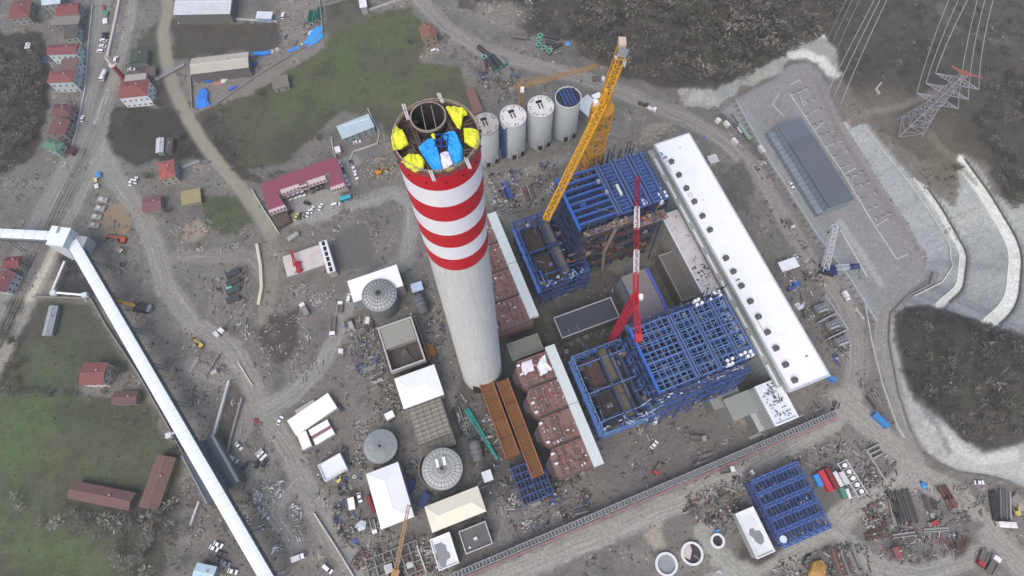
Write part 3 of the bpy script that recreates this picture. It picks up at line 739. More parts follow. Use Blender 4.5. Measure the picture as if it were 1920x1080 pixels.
for _ in range(260):
    x = rnd.uniform(-sx * .48, sx * .48); z = rnd.uniform(5, 55); y = -sy / 2 - rnd.uniform(.2, 2.2); k = rnd.random()
    c_ = rgb(rnd.choice([(96,80,74),(70,66,68),(60,68,92),(120,108,98),(84,70,64),(56,62,90),(150,140,128),(120,60,50)]))
    if k < .5: mb.bar((x, y, z), (x + rnd.uniform(-6, 6), y, z + rnd.uniform(-1, 1)), rnd.uniform(.2, .8), col=c_)
    elif k < .75: mb.bar((x, y, z), (x + rnd.uniform(-3, 3), y, z + rnd.uniform(3, 9)), rnd.uniform(.2, .6), col=c_)
    else: mb.box(x, x + rnd.uniform(1, 4), y, y + 1.5, z, z + rnd.uniform(.5, 2.5), col=c_)
mb.build('front_pipework', AM, B1)
for z in (14, 26, 38, 48):
    mb = MB(); mb.box(-sx / 2, sx / 2, -sy / 2 - 2.0, -sy * .44, z, z + .25)
    for k in range(26): x = -sx / 2 + sx * k / 25; mb.bar((x, -sy / 2 - 2, z), (x, -sy / 2 - 2, z + 1.2), .12)
    mb.bar((-sx / 2, -sy / 2 - 2, z + 1.2), (sx / 2, -sy / 2 - 2, z + 1.2), .14)
    mb.build('walkway', mat((86, 82, 86), .3, .5, .8, dirt=.5, dscale=.3, dcol=(60, 62, 80)), B1)
mb = MB(); mb.box(-sx * .46, sx * .12, -sy / 2 - 3.4, -sy / 2 - .6, 55, 55.4); mb.box(sx * .12, sx * .5, -sy / 2 - 5.5, -sy / 2 - .6, 50, 50.4)
mb.build('front_deck', mat((142, 126, 114), .25, .5, .9, dirt=.5, dscale=.3, dcol=(92, 88, 88)), B1)
mb = MB(); clutter(mb, -sx * .45, sx * .1, -sy / 2 - 3.2, -sy / 2 - .8, 55.4, 60, rnd, [(150,136,124),(110,104,104),(64,84,150),(190,180,170),(90,80,76)], 2.5)
clutter(mb, sx * .13, sx * .49, -sy / 2 - 5.3, -sy / 2 - .8, 50.4, 90, rnd, [(120,112,108),(90,86,90),(64,84,140),(170,160,150),(160,80,70)], 3)
mb.build('deck_clutter', AM, B1)
mb = MB(); mb.box(-sx / 2 + .5, sx / 2 - .5, -sy / 2 + .5, sy / 2 - .5, 46.9, 47.2); mb.build('grating_deck', mat((34, 40, 64), .3, .3, .9, stripes=('X', 1.6, .6)), B1)
mb = MB(); mb.bar((-sx / 2 - .3, -sy / 2 - 1, 59.5), (-sx / 2 - .3, sy / 2 + 1, 59.5), 1.0, 2.2); mb.build('edge_girder', EDGEB, B1)
for k in range(8):      # open girders over the left bay
    y = -sy / 2 + sy * (k + .25) / 7.4
    mb = MB(); mb.bar((-sx / 2, y, 60.6), (-sx * .08, y, 60.6), .75, 1.8); mb.build('roof_girder', mat((66, 100, 172), .15, .6, .6, dirt=.3, dscale=.4, dcol=(84, 96, 130)), B1)
for fx, w_ in ((-.08, 1.0), (-.045, .8), (.10, .9), (.14, .9), (.28, .9), (.32, .7), (.44, .7)):
    mb = MB(); mb.bar((sx * fx, -sy / 2 - .8, 61.2), (sx * fx, sy / 2 + .8, 61.2), w_, 1.6); mb.build('cross_girder', mat((84, 104, 150), .2, .6, .6, dirt=.3, dscale=.3), B1)
mb = MB()
for k in range(26):
    x = -sx * .02 + sx * .5 * k / 25; mb.bar((x, -sy / 2, 59.8), (x, sy / 2, 59.8), .22, .5)
for k in range(14):
    y = -sy / 2 + sy * k / 13; mb.bar((-sx * .04, y, 59.6), (sx / 2, y, 59.6), .4, .8)
for _ in range(30):
    x = rnd.uniform(0, sx * .45); y = rnd.uniform(-sy / 2, sy * .4); mb.bar((x, y, 60), (x + rnd.uniform(-3, 3), y + 4, 60), .22)
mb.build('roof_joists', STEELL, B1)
mb = MB()
for k in range(6): lattice(mb, (-sx / 2 + 1, -sy / 2 + 3 + k * (sy - 6) / 5, 57.6), (sx / 2 - 1, -sy / 2 + 3 + k * (sy - 6) / 5, 57.6), 1.3, n=16, cw=.25, dw=.18)
mb.build('roof_truss', STEEL, B1)
for (x, y) in ((-.1, .2), (-.07, -.05)):
    mb = MB(); mb.box(sx * x - 1.6, sx * x - .2, sy * y - 1.2, sy * y + .6, 61, 62.6); mb.build('winch_box', GALV, B1)
mb = MB(); mb.box(sx * .03, sx * .055, -sy * .2, sy * .02, 61, 62.2); mb.build('duct_piece', WHITEW, B1)
def z5(pts): return [(1200 + a / 6.355, 230 + b / 6.355) for a, b in pts]
ca, sa = math.cos(an), math.sin(an)
def tolocal(p, bx_, by_, an_):
    dx, dy = p[0] - bx_, p[1] - by_; c, s = math.cos(an_), math.sin(an_); return (dx * c + dy * s, -dx * s + dy * c, p[2])
def caps(root, bx_, by_, an_, pxs, z):
    for q in pxs:
        p = tolocal(P(*q, z), bx_, by_, an_); mb = MB(); mb.tube((p[0], p[1], z - 3), (p[0], p[1], z), .75, n=10); mb.build('pipe_cap', mat((232, 234, 238), .04, .5, .5), root)
caps(B1, bx, by, an, z5([(35,925),(88,905),(50,965),(93,945),(230,850),(262,885),(295,825),(316,870),(240,780),(268,920)]), 60)
mb = MB()        # loose uprights waving above the far corner
for _ in range(26):
    x = rnd.uniform(-sx * .1, sx * .42); y = sy / 2 + rnd.uniform(-1, 3); mb.bar((x, y, 50), (x + rnd.uniform(-1.5, 1.5), y + rnd.uniform(0, 2), rnd.uniform(60, 69)), .3)
mb.build('uprights', STEELD, B1)
for fx, dz in ((-.5, 0), (.5, 0)):
    mb = MB(); mb.bar((sx * fx, -sy / 2 - 1, 58), (sx * fx - 3 * (1 if fx < 0 else -1) * 0, -sy / 2 - 6, 4), .5); mb.build('raking_strut', STEELD, B1)
mb = MB(); mb.tube((-sx * .10, -sy / 2 - 3, 52), (-sx * .16, -sy / 2 - 3.5, 30), .9, n=8); mb.tube((-sx * .16, -sy / 2 - 3.5, 30), (-sx * .1, -sy / 2 - 4, 6), 1.0, n=8); mb.build('downpipe', mat((134, 124, 114), .2, .5, .8), B1)

def grunge(root, sx, sy, z0, z1, n, seed):
    r = random.Random(seed); mb = MB()
    for _ in range(n):
        x, y, z = r.uniform(-sx / 2, sx / 2), r.uniform(-sy / 2, sy / 2), r.uniform(z0, z1); k = r.random(); c_ = rgb(r.choice([(70,84,120),(96,108,136),(120,122,130),(84,78,76),(150,152,158),(56,62,84),(110,96,88),(60,92,160)]))
        if k < .35: mb.bar((x, y, z), (x + r.uniform(-6, 6), y, z), r.uniform(.15, .4), col=c_)
        elif k < .6: mb.bar((x, y, z), (x, y + r.uniform(-6, 6), z), r.uniform(.15, .4), col=c_)
        elif k < .75: mb.bar((x, y, z), (x + r.uniform(-4, 4), y + r.uniform(-4, 4), z + r.uniform(-2, 3)), .2, col=c_)
        else: mb.box(x, x + r.uniform(.6, 3.2), y, y + r.uniform(.5, 2.6), z, z + r.uniform(.1, .9), col=c_)
    mb.build('fittings', AM, root)
grunge(B1, sx, sy, 50, 61, 190, 71)
# ---- boiler house, front
bx, by, sx, sy, an = R([(1182,613),(1360,558),(1417,663),(1238,735.6)], 50)
B2 = thing('boiler_house', 'blue steel boiler house in front of the white hall end, roof all close gridded beams', 'boiler house', (bx, by, 0), an)
lv = [8, 16, 24, 32, 40, 48]
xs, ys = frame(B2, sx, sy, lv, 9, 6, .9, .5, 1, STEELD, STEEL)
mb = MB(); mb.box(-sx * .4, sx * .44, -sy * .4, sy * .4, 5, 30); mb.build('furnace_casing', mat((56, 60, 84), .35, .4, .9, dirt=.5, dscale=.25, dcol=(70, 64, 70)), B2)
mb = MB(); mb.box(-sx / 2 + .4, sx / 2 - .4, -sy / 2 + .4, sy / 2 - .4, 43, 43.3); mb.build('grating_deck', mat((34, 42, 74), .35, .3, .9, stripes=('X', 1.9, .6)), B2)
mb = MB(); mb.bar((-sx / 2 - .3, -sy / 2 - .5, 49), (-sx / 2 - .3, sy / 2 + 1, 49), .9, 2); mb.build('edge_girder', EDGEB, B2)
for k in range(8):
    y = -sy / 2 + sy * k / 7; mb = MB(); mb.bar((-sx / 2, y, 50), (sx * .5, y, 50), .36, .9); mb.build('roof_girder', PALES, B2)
for fx, w_ in ((-.13, .7), (-.10, .7), (.10, .6), (.13, .6), (.33, .5), (.48, .8)):
    mb = MB(); mb.bar((sx * fx, -sy / 2, 50.8), (sx * fx, sy / 2, 50.8), w_, 1.2); mb.build('cross_girder', mat((92, 112, 160), .2, .6, .6, dirt=.3, dscale=.3), B2)
mb = MB()
for k in range(17): x = -sx / 2 + sx * k / 16; mb.bar((x, -sy / 2, 49.7), (x, sy / 2, 49.7), .3, .5)
for k in range(13): y = -sy / 2 + sy * k / 12; mb.bar((-sx / 2, y, 49.5), (sx / 2, y, 49.5), .26, .4)
for k in range(9):
    for j in range(5):
        if (k + j) % 2: mb.bar((xs[k % 8], ys[j], 49.9), (xs[k % 8 + 1], ys[j + 1], 49.9), .2)
mb.build('roof_joists', PALES, B2)
mb = MB()
for k in range(8): mb.tube((sx * .15 + k * .9, -sy * .42, 44), (sx * .15 + k * .9, sy * .4, 44), .3, n=6)
mb.build('header_pipe', mat((108, 104, 116), .2, .5, .7), B2)
rnd = random.Random(21)
for _ in range(34):
    x = sx * rnd.uniform(.40, .47); y = rnd.uniform(-sy * .45, sy * .42)
    if _ % 2: continue
    mb = MB(); mb.tube((x, y, 46.5), (x + 1.8, y + .5, 46.5), .55, n=8); mb.build('insulated_pipe', mat((196, 208, 226), .1, .5, .6), B2)
def z3(pts): return [(1220 + a / 6, 460 + b / 6) for a, b in pts]
caps(B2, bx, by, an, z3([(503,622),(540,605),(527,665),(580,642),(675,603),(720,535),(765,515),(785,555)]), 51)
caps(B2, bx, by, an, [(1060 + a / 3.6, 530 + b / 3.6) for a, b in [(1095,525),(1130,510),(1105,552),(1130,543),(1185,487),(1215,470),(1235,495),(1252,462),(1268,483)]], 51)
mb = MB(); mb.box(-sx * .5, sx * .5, -sy / 2 - 4, -sy / 2 - .5, 38, 38.3); mb.box(-sx * .5, sx * .5, sy / 2 + .5, sy / 2 + 4.5, 42, 42.3); mb.build('front_deck', mat((70, 84, 120), .3, .4, .8, dirt=.5, dscale=.3, dcol=(120, 118, 116)), B2)
mb = MB(); clutter(mb, -sx * .48, sx * .48, -sy / 2 - 3.8, -sy / 2 - .8, 38.3, 90, rnd, [(150,160,190),(64,94,170),(210,214,220),(120,116,116),(64,84,140)], 2.6)
clutter(mb, -sx * .48, sx * .48, sy / 2 + .8, sy / 2 + 4.2, 42.3, 90, rnd, [(64,94,170),(110,120,150),(160,160,164),(74,94,140)], 2.6); mb.build('deck_clutter', AM, B2)
mb = MB()
for z, dy in ((38, 4), (26, 5.5), (14, 7)):
    lattice(mb, (-sx * .5, -sy / 2 - dy, z), (sx * .5, -sy / 2 - dy, z), 2.0, n=20, cw=.3, dw=.2)
for k in range(7):
    x = -sx / 2 + sx * k / 6; mb.bar((x, -sy / 2 - 4, 38), (x, -sy / 2 - 9, 0), .5)
mb.build('lower_gallery', STEEL, B2)
mb = MB(); clutter(mb, -sx * .4, sx * .3, -sy / 2 - 9, -sy / 2 - 5, 14, 50, rnd, [(90,86,84),(150,126,80),(120,116,110),(170,140,90)], 3, 2); mb.build('gallery_load', AM, B2)
mb = MB()
for _ in range(18):
    x = rnd.uniform(sx * .28, sx * .5); y = sy / 2 + rnd.uniform(.5, 4); mb.bar((x, y, 49), (x + rnd.uniform(-3, 3), y + rnd.uniform(-1, 2.5), rnd.uniform(50, 54)), .3)
mb.build('uprights', BLACK, B2)
for q in (((510,833),(635,745)), ((520,905),(675,815))):
    a_, b_ = [tolocal(P(1060 + c_[0] / 3.6, 530 + c_[1] / 3.6, 34), bx, by, an) for c_ in q]; mb = MB(); mb.bar(a_, b_, .5); mb.build('raking_strut', mat((150, 166, 186), .1, .5, .6), B2)

grunge(B2, sx, sy, 40, 50.5, 260, 72)
# ---- duct bays on the chimney side of the boiler houses
def bay(pts, z, label, opens, seed):
    bx, by, sx, sy, an = R(pts, z); t = thing('duct_bay', label, 'steel frame', (bx, by, 0), an, 'duct bays beside the boiler houses')
    xs, ys = frame(t, sx, sy, [z * .25, z * .5, z * .75, z], 5, 8, .7, .4, 1, PALES if seed == 2 else STEEL, PALES if seed == 2 else STEEL, True, 0, True)
    rnd = random.Random(seed)
    for k, (x0, x1, y0, y1, zt, m_) in enumerate(opens):
        mb = MB(); mb.box(sx * x0, sx * x1, sy * y0, sy * y1, 3, zt)
        if k < 2:
            for i in range(1, 5): x = sx * (x0 + (x1 - x0) * i / 5); mb.bar((x, sy * y0, zt + .3), (x, sy * y1, zt + .3), .18)
            for i in range(1, 9): y = sy * (y0 + (y1 - y0) * i / 9); mb.bar((sx * x0, y, zt + .3), (sx * x1, y, zt + .3), .14)
        mb.build('duct' if k > 1 else 'hopper', m_, t)
        mb = MB()
        for a_, b_ in (((x0, y0), (x1, y0)), ((x1, y0), (x1, y1)), ((x1, y1), (x0, y1)), ((x0, y1), (x0, y0))): mb.bar((sx * a_[0], sy * a_[1], zt + .8), (sx * b_[0], sy * b_[1], zt + .8), .5, 1.2)
        mb.build('opening_rim', STEELD, t)
    for s_ in (-1, 1):
        mb = MB(); mb.box(min(s_ * sx * .5, s_ * (sx * .5 + 1.6)), max(s_ * sx * .5, s_ * (sx * .5 + 1.6)), -sy / 2, sy / 2, z * .7, z * .7 + .2)
        for k in range(30): y = -sy / 2 + sy * k / 29; mb.bar((s_ * (sx * .5 + 1.5), y, z * .7), (s_ * (sx * .5 + 1.5), y, z * .7 + 1.1), .1)
        mb.build('walkway', STEELL, t)
    mb = MB(); clutter(mb, -sx * .49, sx * .49, -sy * .5 - 1, -sy * .42, z + .2, 46, rnd, [(90,120,180),(150,170,200),(64,94,170),(200,205,214)], 2.2, 1.0)
    clutter(mb, -sx * .49, sx * .49, sy * .44, sy * .5, z + .2, 26, rnd, [(90,120,180),(64,94,170),(74,94,150)], 2.2, 1.0); mb.build('deck_clutter', AM, t)
    grunge(t, sx, sy, z * .6, z + .5, 130, seed + 80)
    return t, bx, by, sx, sy, an
bay([(962,417),(1048,388),(1108,502),(1020,540)], 26, 'blue steel duct bay beside the rear boiler house under the yellow jib end',
    [(-.42, -.10, .02, .40, 22, BROWN), (-.42, -.10, -.42, -.04, 22, BROWN), (-.04, .14, .02, .46, 25, DUCTG), (-.04, .14, -.44, -.02, 25, DUCTG), (.2, .3, -.45, .45, 18, DARK)], 1)
bay([(1076,672),(1160,632),(1228,775),(1134,815)], 26, 'pale blue steel duct bay beside the front boiler house with brown hoppers',
    [(-.36, -.06, .03, .42, 22, mat((88, 70, 62), .35, .4, .9)), (-.36, -.06, -.40, -.03, 22, mat((64, 58, 58), .35, .4, .9)), (-.01, .16, .03, .47, 25, mat((106, 98, 80), .25, .3, .9)), (-.01, .16, -.44, -.01, 25, mat((100, 92, 76), .25, .3, .9)), (.22, .30, -.46, .46, 20, GALV), (.36, .42, -.46, .46, 22, mat((96, 108, 130), .2, .4, .6))], 2)

# ---- turbine hall
bx, by, sx, sy, an = R([(1225,272),(1294,249),(1554,706),(1483,735)], 28)
TH = thing('turbine_hall', 'long white roofed turbine hall with a row of round roof fans', 'hall', (bx, by, 0), an)
mb = MB(); mb.box(-sx / 2 + .2, sx / 2 - .2, -sy / 2 + .2, sy / 2 - .2, 0, 27.2); mb.build('wall', wallribs((176, 180, 184), 'Y', 2.4, .2), TH)
mb = MB(); mb.box(-sx / 2, sx / 2, -sy / 2, sy / 2, 27.2, 28); mb.build('roof', WHITE, TH)
mb = MB()
for x in (-sx / 2 + .25, sx / 2 - .25): mb.box(x - .25, x + .25, -sy / 2, sy / 2, 28, 28.7)
for y in (-sy / 2 + .25, sy / 2 - .25): mb.box(-sx / 2 + .5, sx / 2 - .5, y - .25, y + .25, 28, 28.7)
mb.build('parapet', mat((206, 208, 214), .06, .5, .6), TH)
mb = MB(); mb.box(sx / 2 + .02, sx / 2 + 1.4, -sy / 2 + 2, sy / 2, 24.5, 25); mb.build('gutter', mat((146, 146, 160), .1, .4, .6), TH)
FANS = [(1259,303),(1273,328),(1287,353),(1302,378),(1317,405),(1331,431),(1361,484),(1375,509),(1390,536),(1407,565),(1422,594),(1439,623),(1455,653),(1473,684),(1490,713)]
for q in FANS:
    p = tolocal(P(q[0], q[1], 28.8), bx, by, an); mb = MB(); mb.box(p[0] - 1.2, p[0] + 1.2, p[1] - 1.2, p[1] + 1.2, 28, 28.5); mb.tube((p[0], p[1], 28.5), (p[0], p[1], 29.6), 1.25, 1.45, 12); mb.tube((p[0], p[1], 29.6), (p[0], p[1], 29.9), .9, .5, 10)
    mb.build('roof_fan', mat((96, 96, 94), .25, 1.0, .7), TH)
for q, c_, L, W_, h_ in (((1238,290),(120,140,175),2.6,2.0,.5),((1246,296),(130,148,178),2.6,1.6,.5),((1250,303),(206,212,206),3,1.4,.3),((1294,366),(226,226,226),2.4,2.6,.5),((1256,316),(190,192,188),.4,5,.15),((1272,365),(150,150,150),.4,9,.2),((1250,310),(170,172,168),.4,7,.2),((1383,525),(130,130,136),2.2,.7,.4),((1415,606),(214,210,180),.3,4,.15),((1425,610),(150,150,150),.3,5,.15),((1275,277),(170,175,170),.8,.6,.4),((1318,375),(170,175,170),.5,.5,.4),((1380,402),(190,190,190),.7,.5,.4),((1517,600),(150,150,150),.8,.8,.4),((1512,668),(110,110,110),1.4,.5,.4)):
    p = tolocal(P(*q, 28), bx, by, an); mb = MB(); mb.box(p[0] - L / 2, p[0] + L / 2, p[1] - W_ / 2, p[1] + W_ / 2, 28.02, 28.02 + h_); mb.build('roof_unit', mat(c_, .12, .8, .6), TH)
mb = MB()
for k in range(24):
    y = -sy / 2 + 8 + k * (sy - 16) / 23; mb.box(-sx / 2 - .06, -sx / 2 + .2, y - 1, y + 1, 20, 22)
mb.build('window', GLASS, TH)
# edge gallery along the boiler side of the roof
mb = MB(); mb.box(-sx / 2 - 3.2, -sx / 2 - .1, -sy / 2 + 4, sy / 2 - .5, 24, 24.4); mb.build('side_ledge', mat((156, 162, 158), .12, .4, .7, dirt=.4, dscale=.3), TH)
mb = MB()
for k in range(9): y = -sy / 2 + 10 + k * (sy - 22) / 8; mb.box(-sx / 2 - 2.6, -sx / 2 - 1.6, y - 5.5, y + 5.5, 24.5, 25.3)
mb.build('pipe_cover', WHITEW, TH)
TBX = (bx, by, sx, sy, an)
# ---- lower roof annex between boilers and hall
bx, by, sx, sy, an = R([(1243,425),(1272,385),(1352,528),(1314,547)], 19)
bx, by, sx, sy, an = R([(1236,406),(1268,392),(1408,640),(1376,654)], 19)
AX = thing('annex', 'lower white roofed annex along the boiler side of the turbine hall', 'annex', (bx, by, 0), an)
mb = MB(); mb.box(-sx / 2, sx / 2, -sy / 2, sy / 2, 0, 18.4); mb.build('wall', wallribs((164, 166, 164), 'Y', 1.6, .25), AX)
mb = MB(); mb.box(-sx / 2 - .1, sx / 2 + .1, -sy / 2 - .1, sy / 2 + .1, 18.4, 19); mb.build('roof', mat((206, 204, 206), .08, .3, .8, dirt=.6, dscale=.18, dcol=(158, 152, 148)), AX)
mb = MB(); mb.box(-sx / 2 - .2, -sx / 2 + .3, -sy / 2, sy / 2, 19, 19.8); mb.build('parapet', WHITE, AX)
rnd = random.Random(4); mb = MB(); clutter(mb, -sx * .4, sx * .4, -sy * .05, sy * .08, 19, 26, rnd, [(90,86,84),(130,126,122),(100,90,84)], 3, .8); clutter(mb, -sx * .4, sx * .4, -sy * .45, sy * .48, 19, 26, rnd, [(90,86,84),(60,60,64),(160,150,146)], 1.2, .5); mb.build('roof_clutter', AM, AX)
# ---- end block of the hall (white roof with scraps) and its grey lower roofs
bx, by, sx, sy, an = R([(1417,725),(1455,709),(1498,782),(1452,800)], 22)
EB = thing('end_block', 'white flat roof with parapet and dark scraps at the hall end', 'building', (bx, by, 0), an)
mb = MB(); mb.box(-sx / 2, sx / 2, -sy / 2, sy / 2, 0, 21.4); mb.build('wall', wallribs((170, 174, 172), 'Y', 1.5, .25), EB)
mb = MB(); mb.box(-sx / 2 - .1, sx / 2 + .1, -sy / 2 - .1, sy / 2 + .1, 21.4, 22); mb.build('roof', mat((226, 230, 236), .05, .4, .6, dirt=.3, dscale=.3, dcol=(180, 184, 192)), EB)
mb = MB(); mb.box(-sx / 2, -sx / 2 + .6, -sy / 2, sy / 2, 22, 22.9); mb.box(sx / 2 - .6, sx / 2, -sy / 2, sy / 2, 22, 22.9); mb.box(-sx / 2 + .6, sx / 2 - .6, -sy / 2, -sy / 2 + .6, 22, 22.9); mb.build('parapet', WHITE, EB)
mb = MB(); clutter(mb, -sx * .4, sx * .3, -sy * .05, sy * .45, 22.02, 50, rnd, [(70,74,80),(100,104,110),(150,155,160)], 2.0, .3); clutter(mb, -sx * .3, sx * .4, -sy * .4, -sy * .1, 22.02, 22, rnd, [(70,74,80),(80,130,190),(150,140,150)], 1.6, .4); mb.build('roof_scraps', AM, EB)
def flatb(name, label, cat, pts, h, wallm, roofm, ang=YV, par=None, z0=0, group=None, parh=.8, over=.1, extra=None):
    bx, by, sx, sy, an = R(pts, h, ang); g0 = min(hz(bx, by), h - 1)
    t = thing(name, label, cat, (bx, by, g0 * 0 + z0), an, group)
    mb = MB(); mb.box(-sx / 2, sx / 2, -sy / 2, sy / 2, -.5, h - .4 - z0); mb.build('wall', wallm, t)
    mb = MB(); mb.box(-sx / 2 - over, sx / 2 + over, -sy / 2 - over, sy / 2 + over, h - .4 - z0, h - z0); mb.build('roof', roofm, t)
    if par:
        mb = MB(); z = h - z0
        mb.box(-sx / 2 - over, -sx / 2 + .35, -sy / 2 - over, sy / 2 + over, z, z + parh); mb.box(sx / 2 - .35, sx / 2 + over, -sy / 2 - over, sy / 2 + over, z, z + parh)
        mb.box(-sx / 2 + .35, sx / 2 - .35, -sy / 2 - over, -sy / 2 + .35, z, z + parh); mb.box(-sx / 2 + .35, sx / 2 - .35, sy / 2 - .35, sy / 2 + over, z, z + parh)
        mb.build('parapet', par, t)
    t['dims'] = (sx, sy, h)
    return t, bx, by, sx, sy, an
RIB = lambda c, ax='X', p=1.2, d=.18: mat(c, .08, .3, .65, dirt=.3, dscale=.15, dcol=tuple(int(v * .82) for v in c), stripes=(ax, p, d))
flatb('ribbed_shed', 'grey ribbed low roof between the front boiler house and the white end block', 'shed', [(1358,750),(1412,726),(1432,764),(1376,792)], 14, wallribs((140,142,140)), RIB((148,152,148),'X'))
flatb('ribbed_shed', 'grey ribbed lean-to jutting out from under the boiler house corner', 'shed', [(1324,738),(1374,712),(1392,744),(1342,772)], 11, wallribs((130,132,130)), RIB((142,144,140),'X'))
flatb('slotted_shed', 'pale grey flat roof with five dark slots below the white end block', 'shed', [(1405,772),(1430,762),(1450,798),(1424,810)], 9, wallribs((140,142,142)), mat((172,176,174),.08,.4,.7))
t, bx, by, sx, sy, an = flatb('control_building', 'flat mauve grey roof with blue edging between the two boiler houses', 'building', [(1162,525),(1208,500),(1256,580),(1205,605)], 17, wallribs((140,146,148),'X',2,.12), mat((142,134,136),.06,.3,.8,dirt=.3,dscale=.1,dcol=(126,120,124)))
for y0, y1, x0, x1 in ((-sy/2, sy/2, -sx/2-.25, -sx/2+.2), (-sy/2, sy/2, sx/2-1.2, sx/2+.3)):
    mb = MB(); mb.box(x0, x1, y0, y1, 17.02, 17.6); mb.build('edging', mat((90,100,190),.1,.5,.5) if x0 > 0 else mat((50,66,120),.1,.5,.5), t)
t, bx, by, sx, sy, an = flatb('flat_roof_building', 'dark flat roofed building with pale parapet left of the red crane', 'building', [(1040,597),(1146,556),(1160,596),(1052,635)], 11, mat((96,96,96),.15,.4,.9), mat((70,72,80),.1,.3,.8,dirt=.4,dscale=.1,dcol=(58,60,66)), par=mat((176,178,182),.06,.5,.7))
for k in (-.35, -.2):
    mb = MB(); mb.bar((sx * k, -sy * .45, 11.3), (sx * k, -sy * .1, 11.3), .2); mb.build('pipe', GALV, t)
# ---- coolers row behind control building
flatb('transfer_house', 'grey brown concrete roof beside the hall annex and control building', 'building', [(1232,482),(1262,470),(1310,552),(1282,566)], 10, CONCD, mat((112,108,104),.15,.3,.9,dirt=.5,dscale=.15,dcol=(84,78,74)), par=CONC)
# ================================================================ filters, tanks and sheds round the chimney
def strip_box(name, label, cat, pts, z0, z1, m, ang=YV, group=None, seams=0, legs=False):
    bx, by, sx, sy, an = R(pts, z1, ang); t = thing(name, label, cat, (bx, by, 0), an, group)
    mb = MB(); mb.box(-sx / 2, sx / 2, -sy / 2, sy / 2, z0, z1); mb.build('body', m, t)
    for k in range(seams):
        y = -sy / 2 + sy * (k + 1) / (seams + 1); mb = MB(); mb.box(-sx / 2 - .05, sx / 2 + .05, y - .15, y + .15, z1 + .004, z1 + .12); mb.build('seam', GREYM, t)
    if legs:
        for k in range(6):
            y = -sy / 2 + sy * (k + .5) / 6
            mb = MB(); mb.box(-sx / 2 + .3, -sx / 2 + .8, y - .3, y + .3, 0, z0); mb.box(sx / 2 - .8, sx / 2 - .3, y - .3, y + .3, 0, z0); mb.build('trestle', GREYM, t)
    return t, bx, by, sx, sy, an
PALE = mat((206, 214, 212), .05, .3, .6, dirt=.2, dscale=.1, dcol=(180, 188, 188))
strip_box('service_gallery', 'long pale gallery roof along the rear brown filter, nearest the rear boiler house', 'gallery', [(911.7,402),(928.3,397),(1011.7,590),(995,596)], 19, 22, PALE, seams=1, legs=True)
strip_box('service_gallery', 'long pale gallery roof along the front brown filter, by the front duct bay', 'gallery', [(1020.2,652),(1037.5,645),(1134.5,868),(1116.2,875.6)], 19, 22, PALE, seams=1, legs=True)
def esp(pts, label, seed):
    bx, by, sx, sy, an = R(pts, 20); t = thing('dust_filter', label, 'dust filter', (bx, by, 0), an, 'brown dust filters behind and beside the chimney')
    rnd = random.Random(seed); n = 4
    for k in range(n):
        y1 = sy / 2 - sy * k / n - .5; y0 = sy / 2 - sy * (k + 1) / n + .5
        pl = [(-sx / 2, y0 + (y1 - y0) * .25), (-sx / 2, y1 - (y1 - y0) * .25), (-sx / 2 + 2.2, y1), (sx / 2, y1), (sx / 2, y0), (-sx / 2 + 2.2, y0)]
        mb = MB(); mb.prism(pl, 6, 20); mb.build('casing', ESPR, t)
        mb = MB(); clutter(mb, -sx * .4, sx * .46, y0 + .6, y1 - .6, 20.01, 64, rnd, [(140,110,104),(166,150,144),(104,76,72),(120,96,90),(86,74,74),(220,214,214),(150,60,60),(130,126,124)], 2.4, .9)
        for _ in range(6):
            x = rnd.uniform(-sx * .35, sx * .3); mb.bar((x, y0 + .8, 20.3), (x, y1 - .8, 20.3), .15, .25, col=rgb((104, 84, 80)))
        mb.build('roof_gear', AM, t)
        mb = MB(); mb.bar((-sx / 2 + 1.5, y0 - .5, 20.4), (sx / 2, y0 - .5, 20.4), .35, .6); mb.bar((-sx / 2 + 1.5, y0 - .1, 21.2), (sx / 2, y0 - .1, 21.2), .1); mb.build('joint_rail', mat((96, 88, 86), .3, .6, .8), t)
        ym = (y0 + y1) / 2
        mb = MB()
        a_ = [(-sx / 2 - .02, ym - 4, 19.5), (-sx / 2 - .02, ym + 4, 19.5), (-sx / 2 - .02, ym + 4, 7), (-sx / 2 - .02, ym - 4, 7)]; b_ = [(-sx / 2 - 2.4, ym - 1.8, 16), (-sx / 2 - 2.4, ym + 1.8, 16), (-sx / 2 - 2.4, ym + 1.8, 10), (-sx / 2 - 2.4, ym - 1.8, 10)]
        for i in range(4): mb.face([a_[i], a_[(i + 1) % 4], b_[(i + 1) % 4], b_[i]])
        mb.face(b_); mb.build('outlet_funnel', mat((74, 66, 72), .25, .5, .8), t)
        for i in range(3):
            mb = MB(); y = y0 + (y1 - y0) * (i + .5) / 3; mb.box(-sx / 2 + 1, -sx / 2 + 2.6, y - .5, y + .5, 20.05, 21.4); mb.build('white_box', mat((226, 226, 228), .05, .5, .6), t) if (i + k + seed) % 3 else None
    mb = MB()
    for x in (-sx * .42, 0, sx * .42):
        for k in range(6): y = -sy * .46 + sy * .92 * k / 5; mb.box(x - .4, x + .4, y - .4, y + .4, 0, 6)
    mb.build('support_frame', STEELD, t)
    return t, bx, by, sx, sy, an
esp([(957,679),(1028,656),(1116,874),(1052,901)], 'brown primed dust filter right of the rust ducts, white sheets on it', 3)
esp([(848,428),(919,405),(1003,598),(934,628)], 'brown primed dust filter half hidden behind the chimney shaft', 5)
tarp([(977,680),(997,673),(1002,694),(990,698),(985,704),(979,699)], 20.6, (236,226,238), 'mauve white sheet spread on the upper block of the front filter', name='cover_sheet', cat='sheet', group='white sheets on the front filter', amp=.25, hump=.15, seed=31)
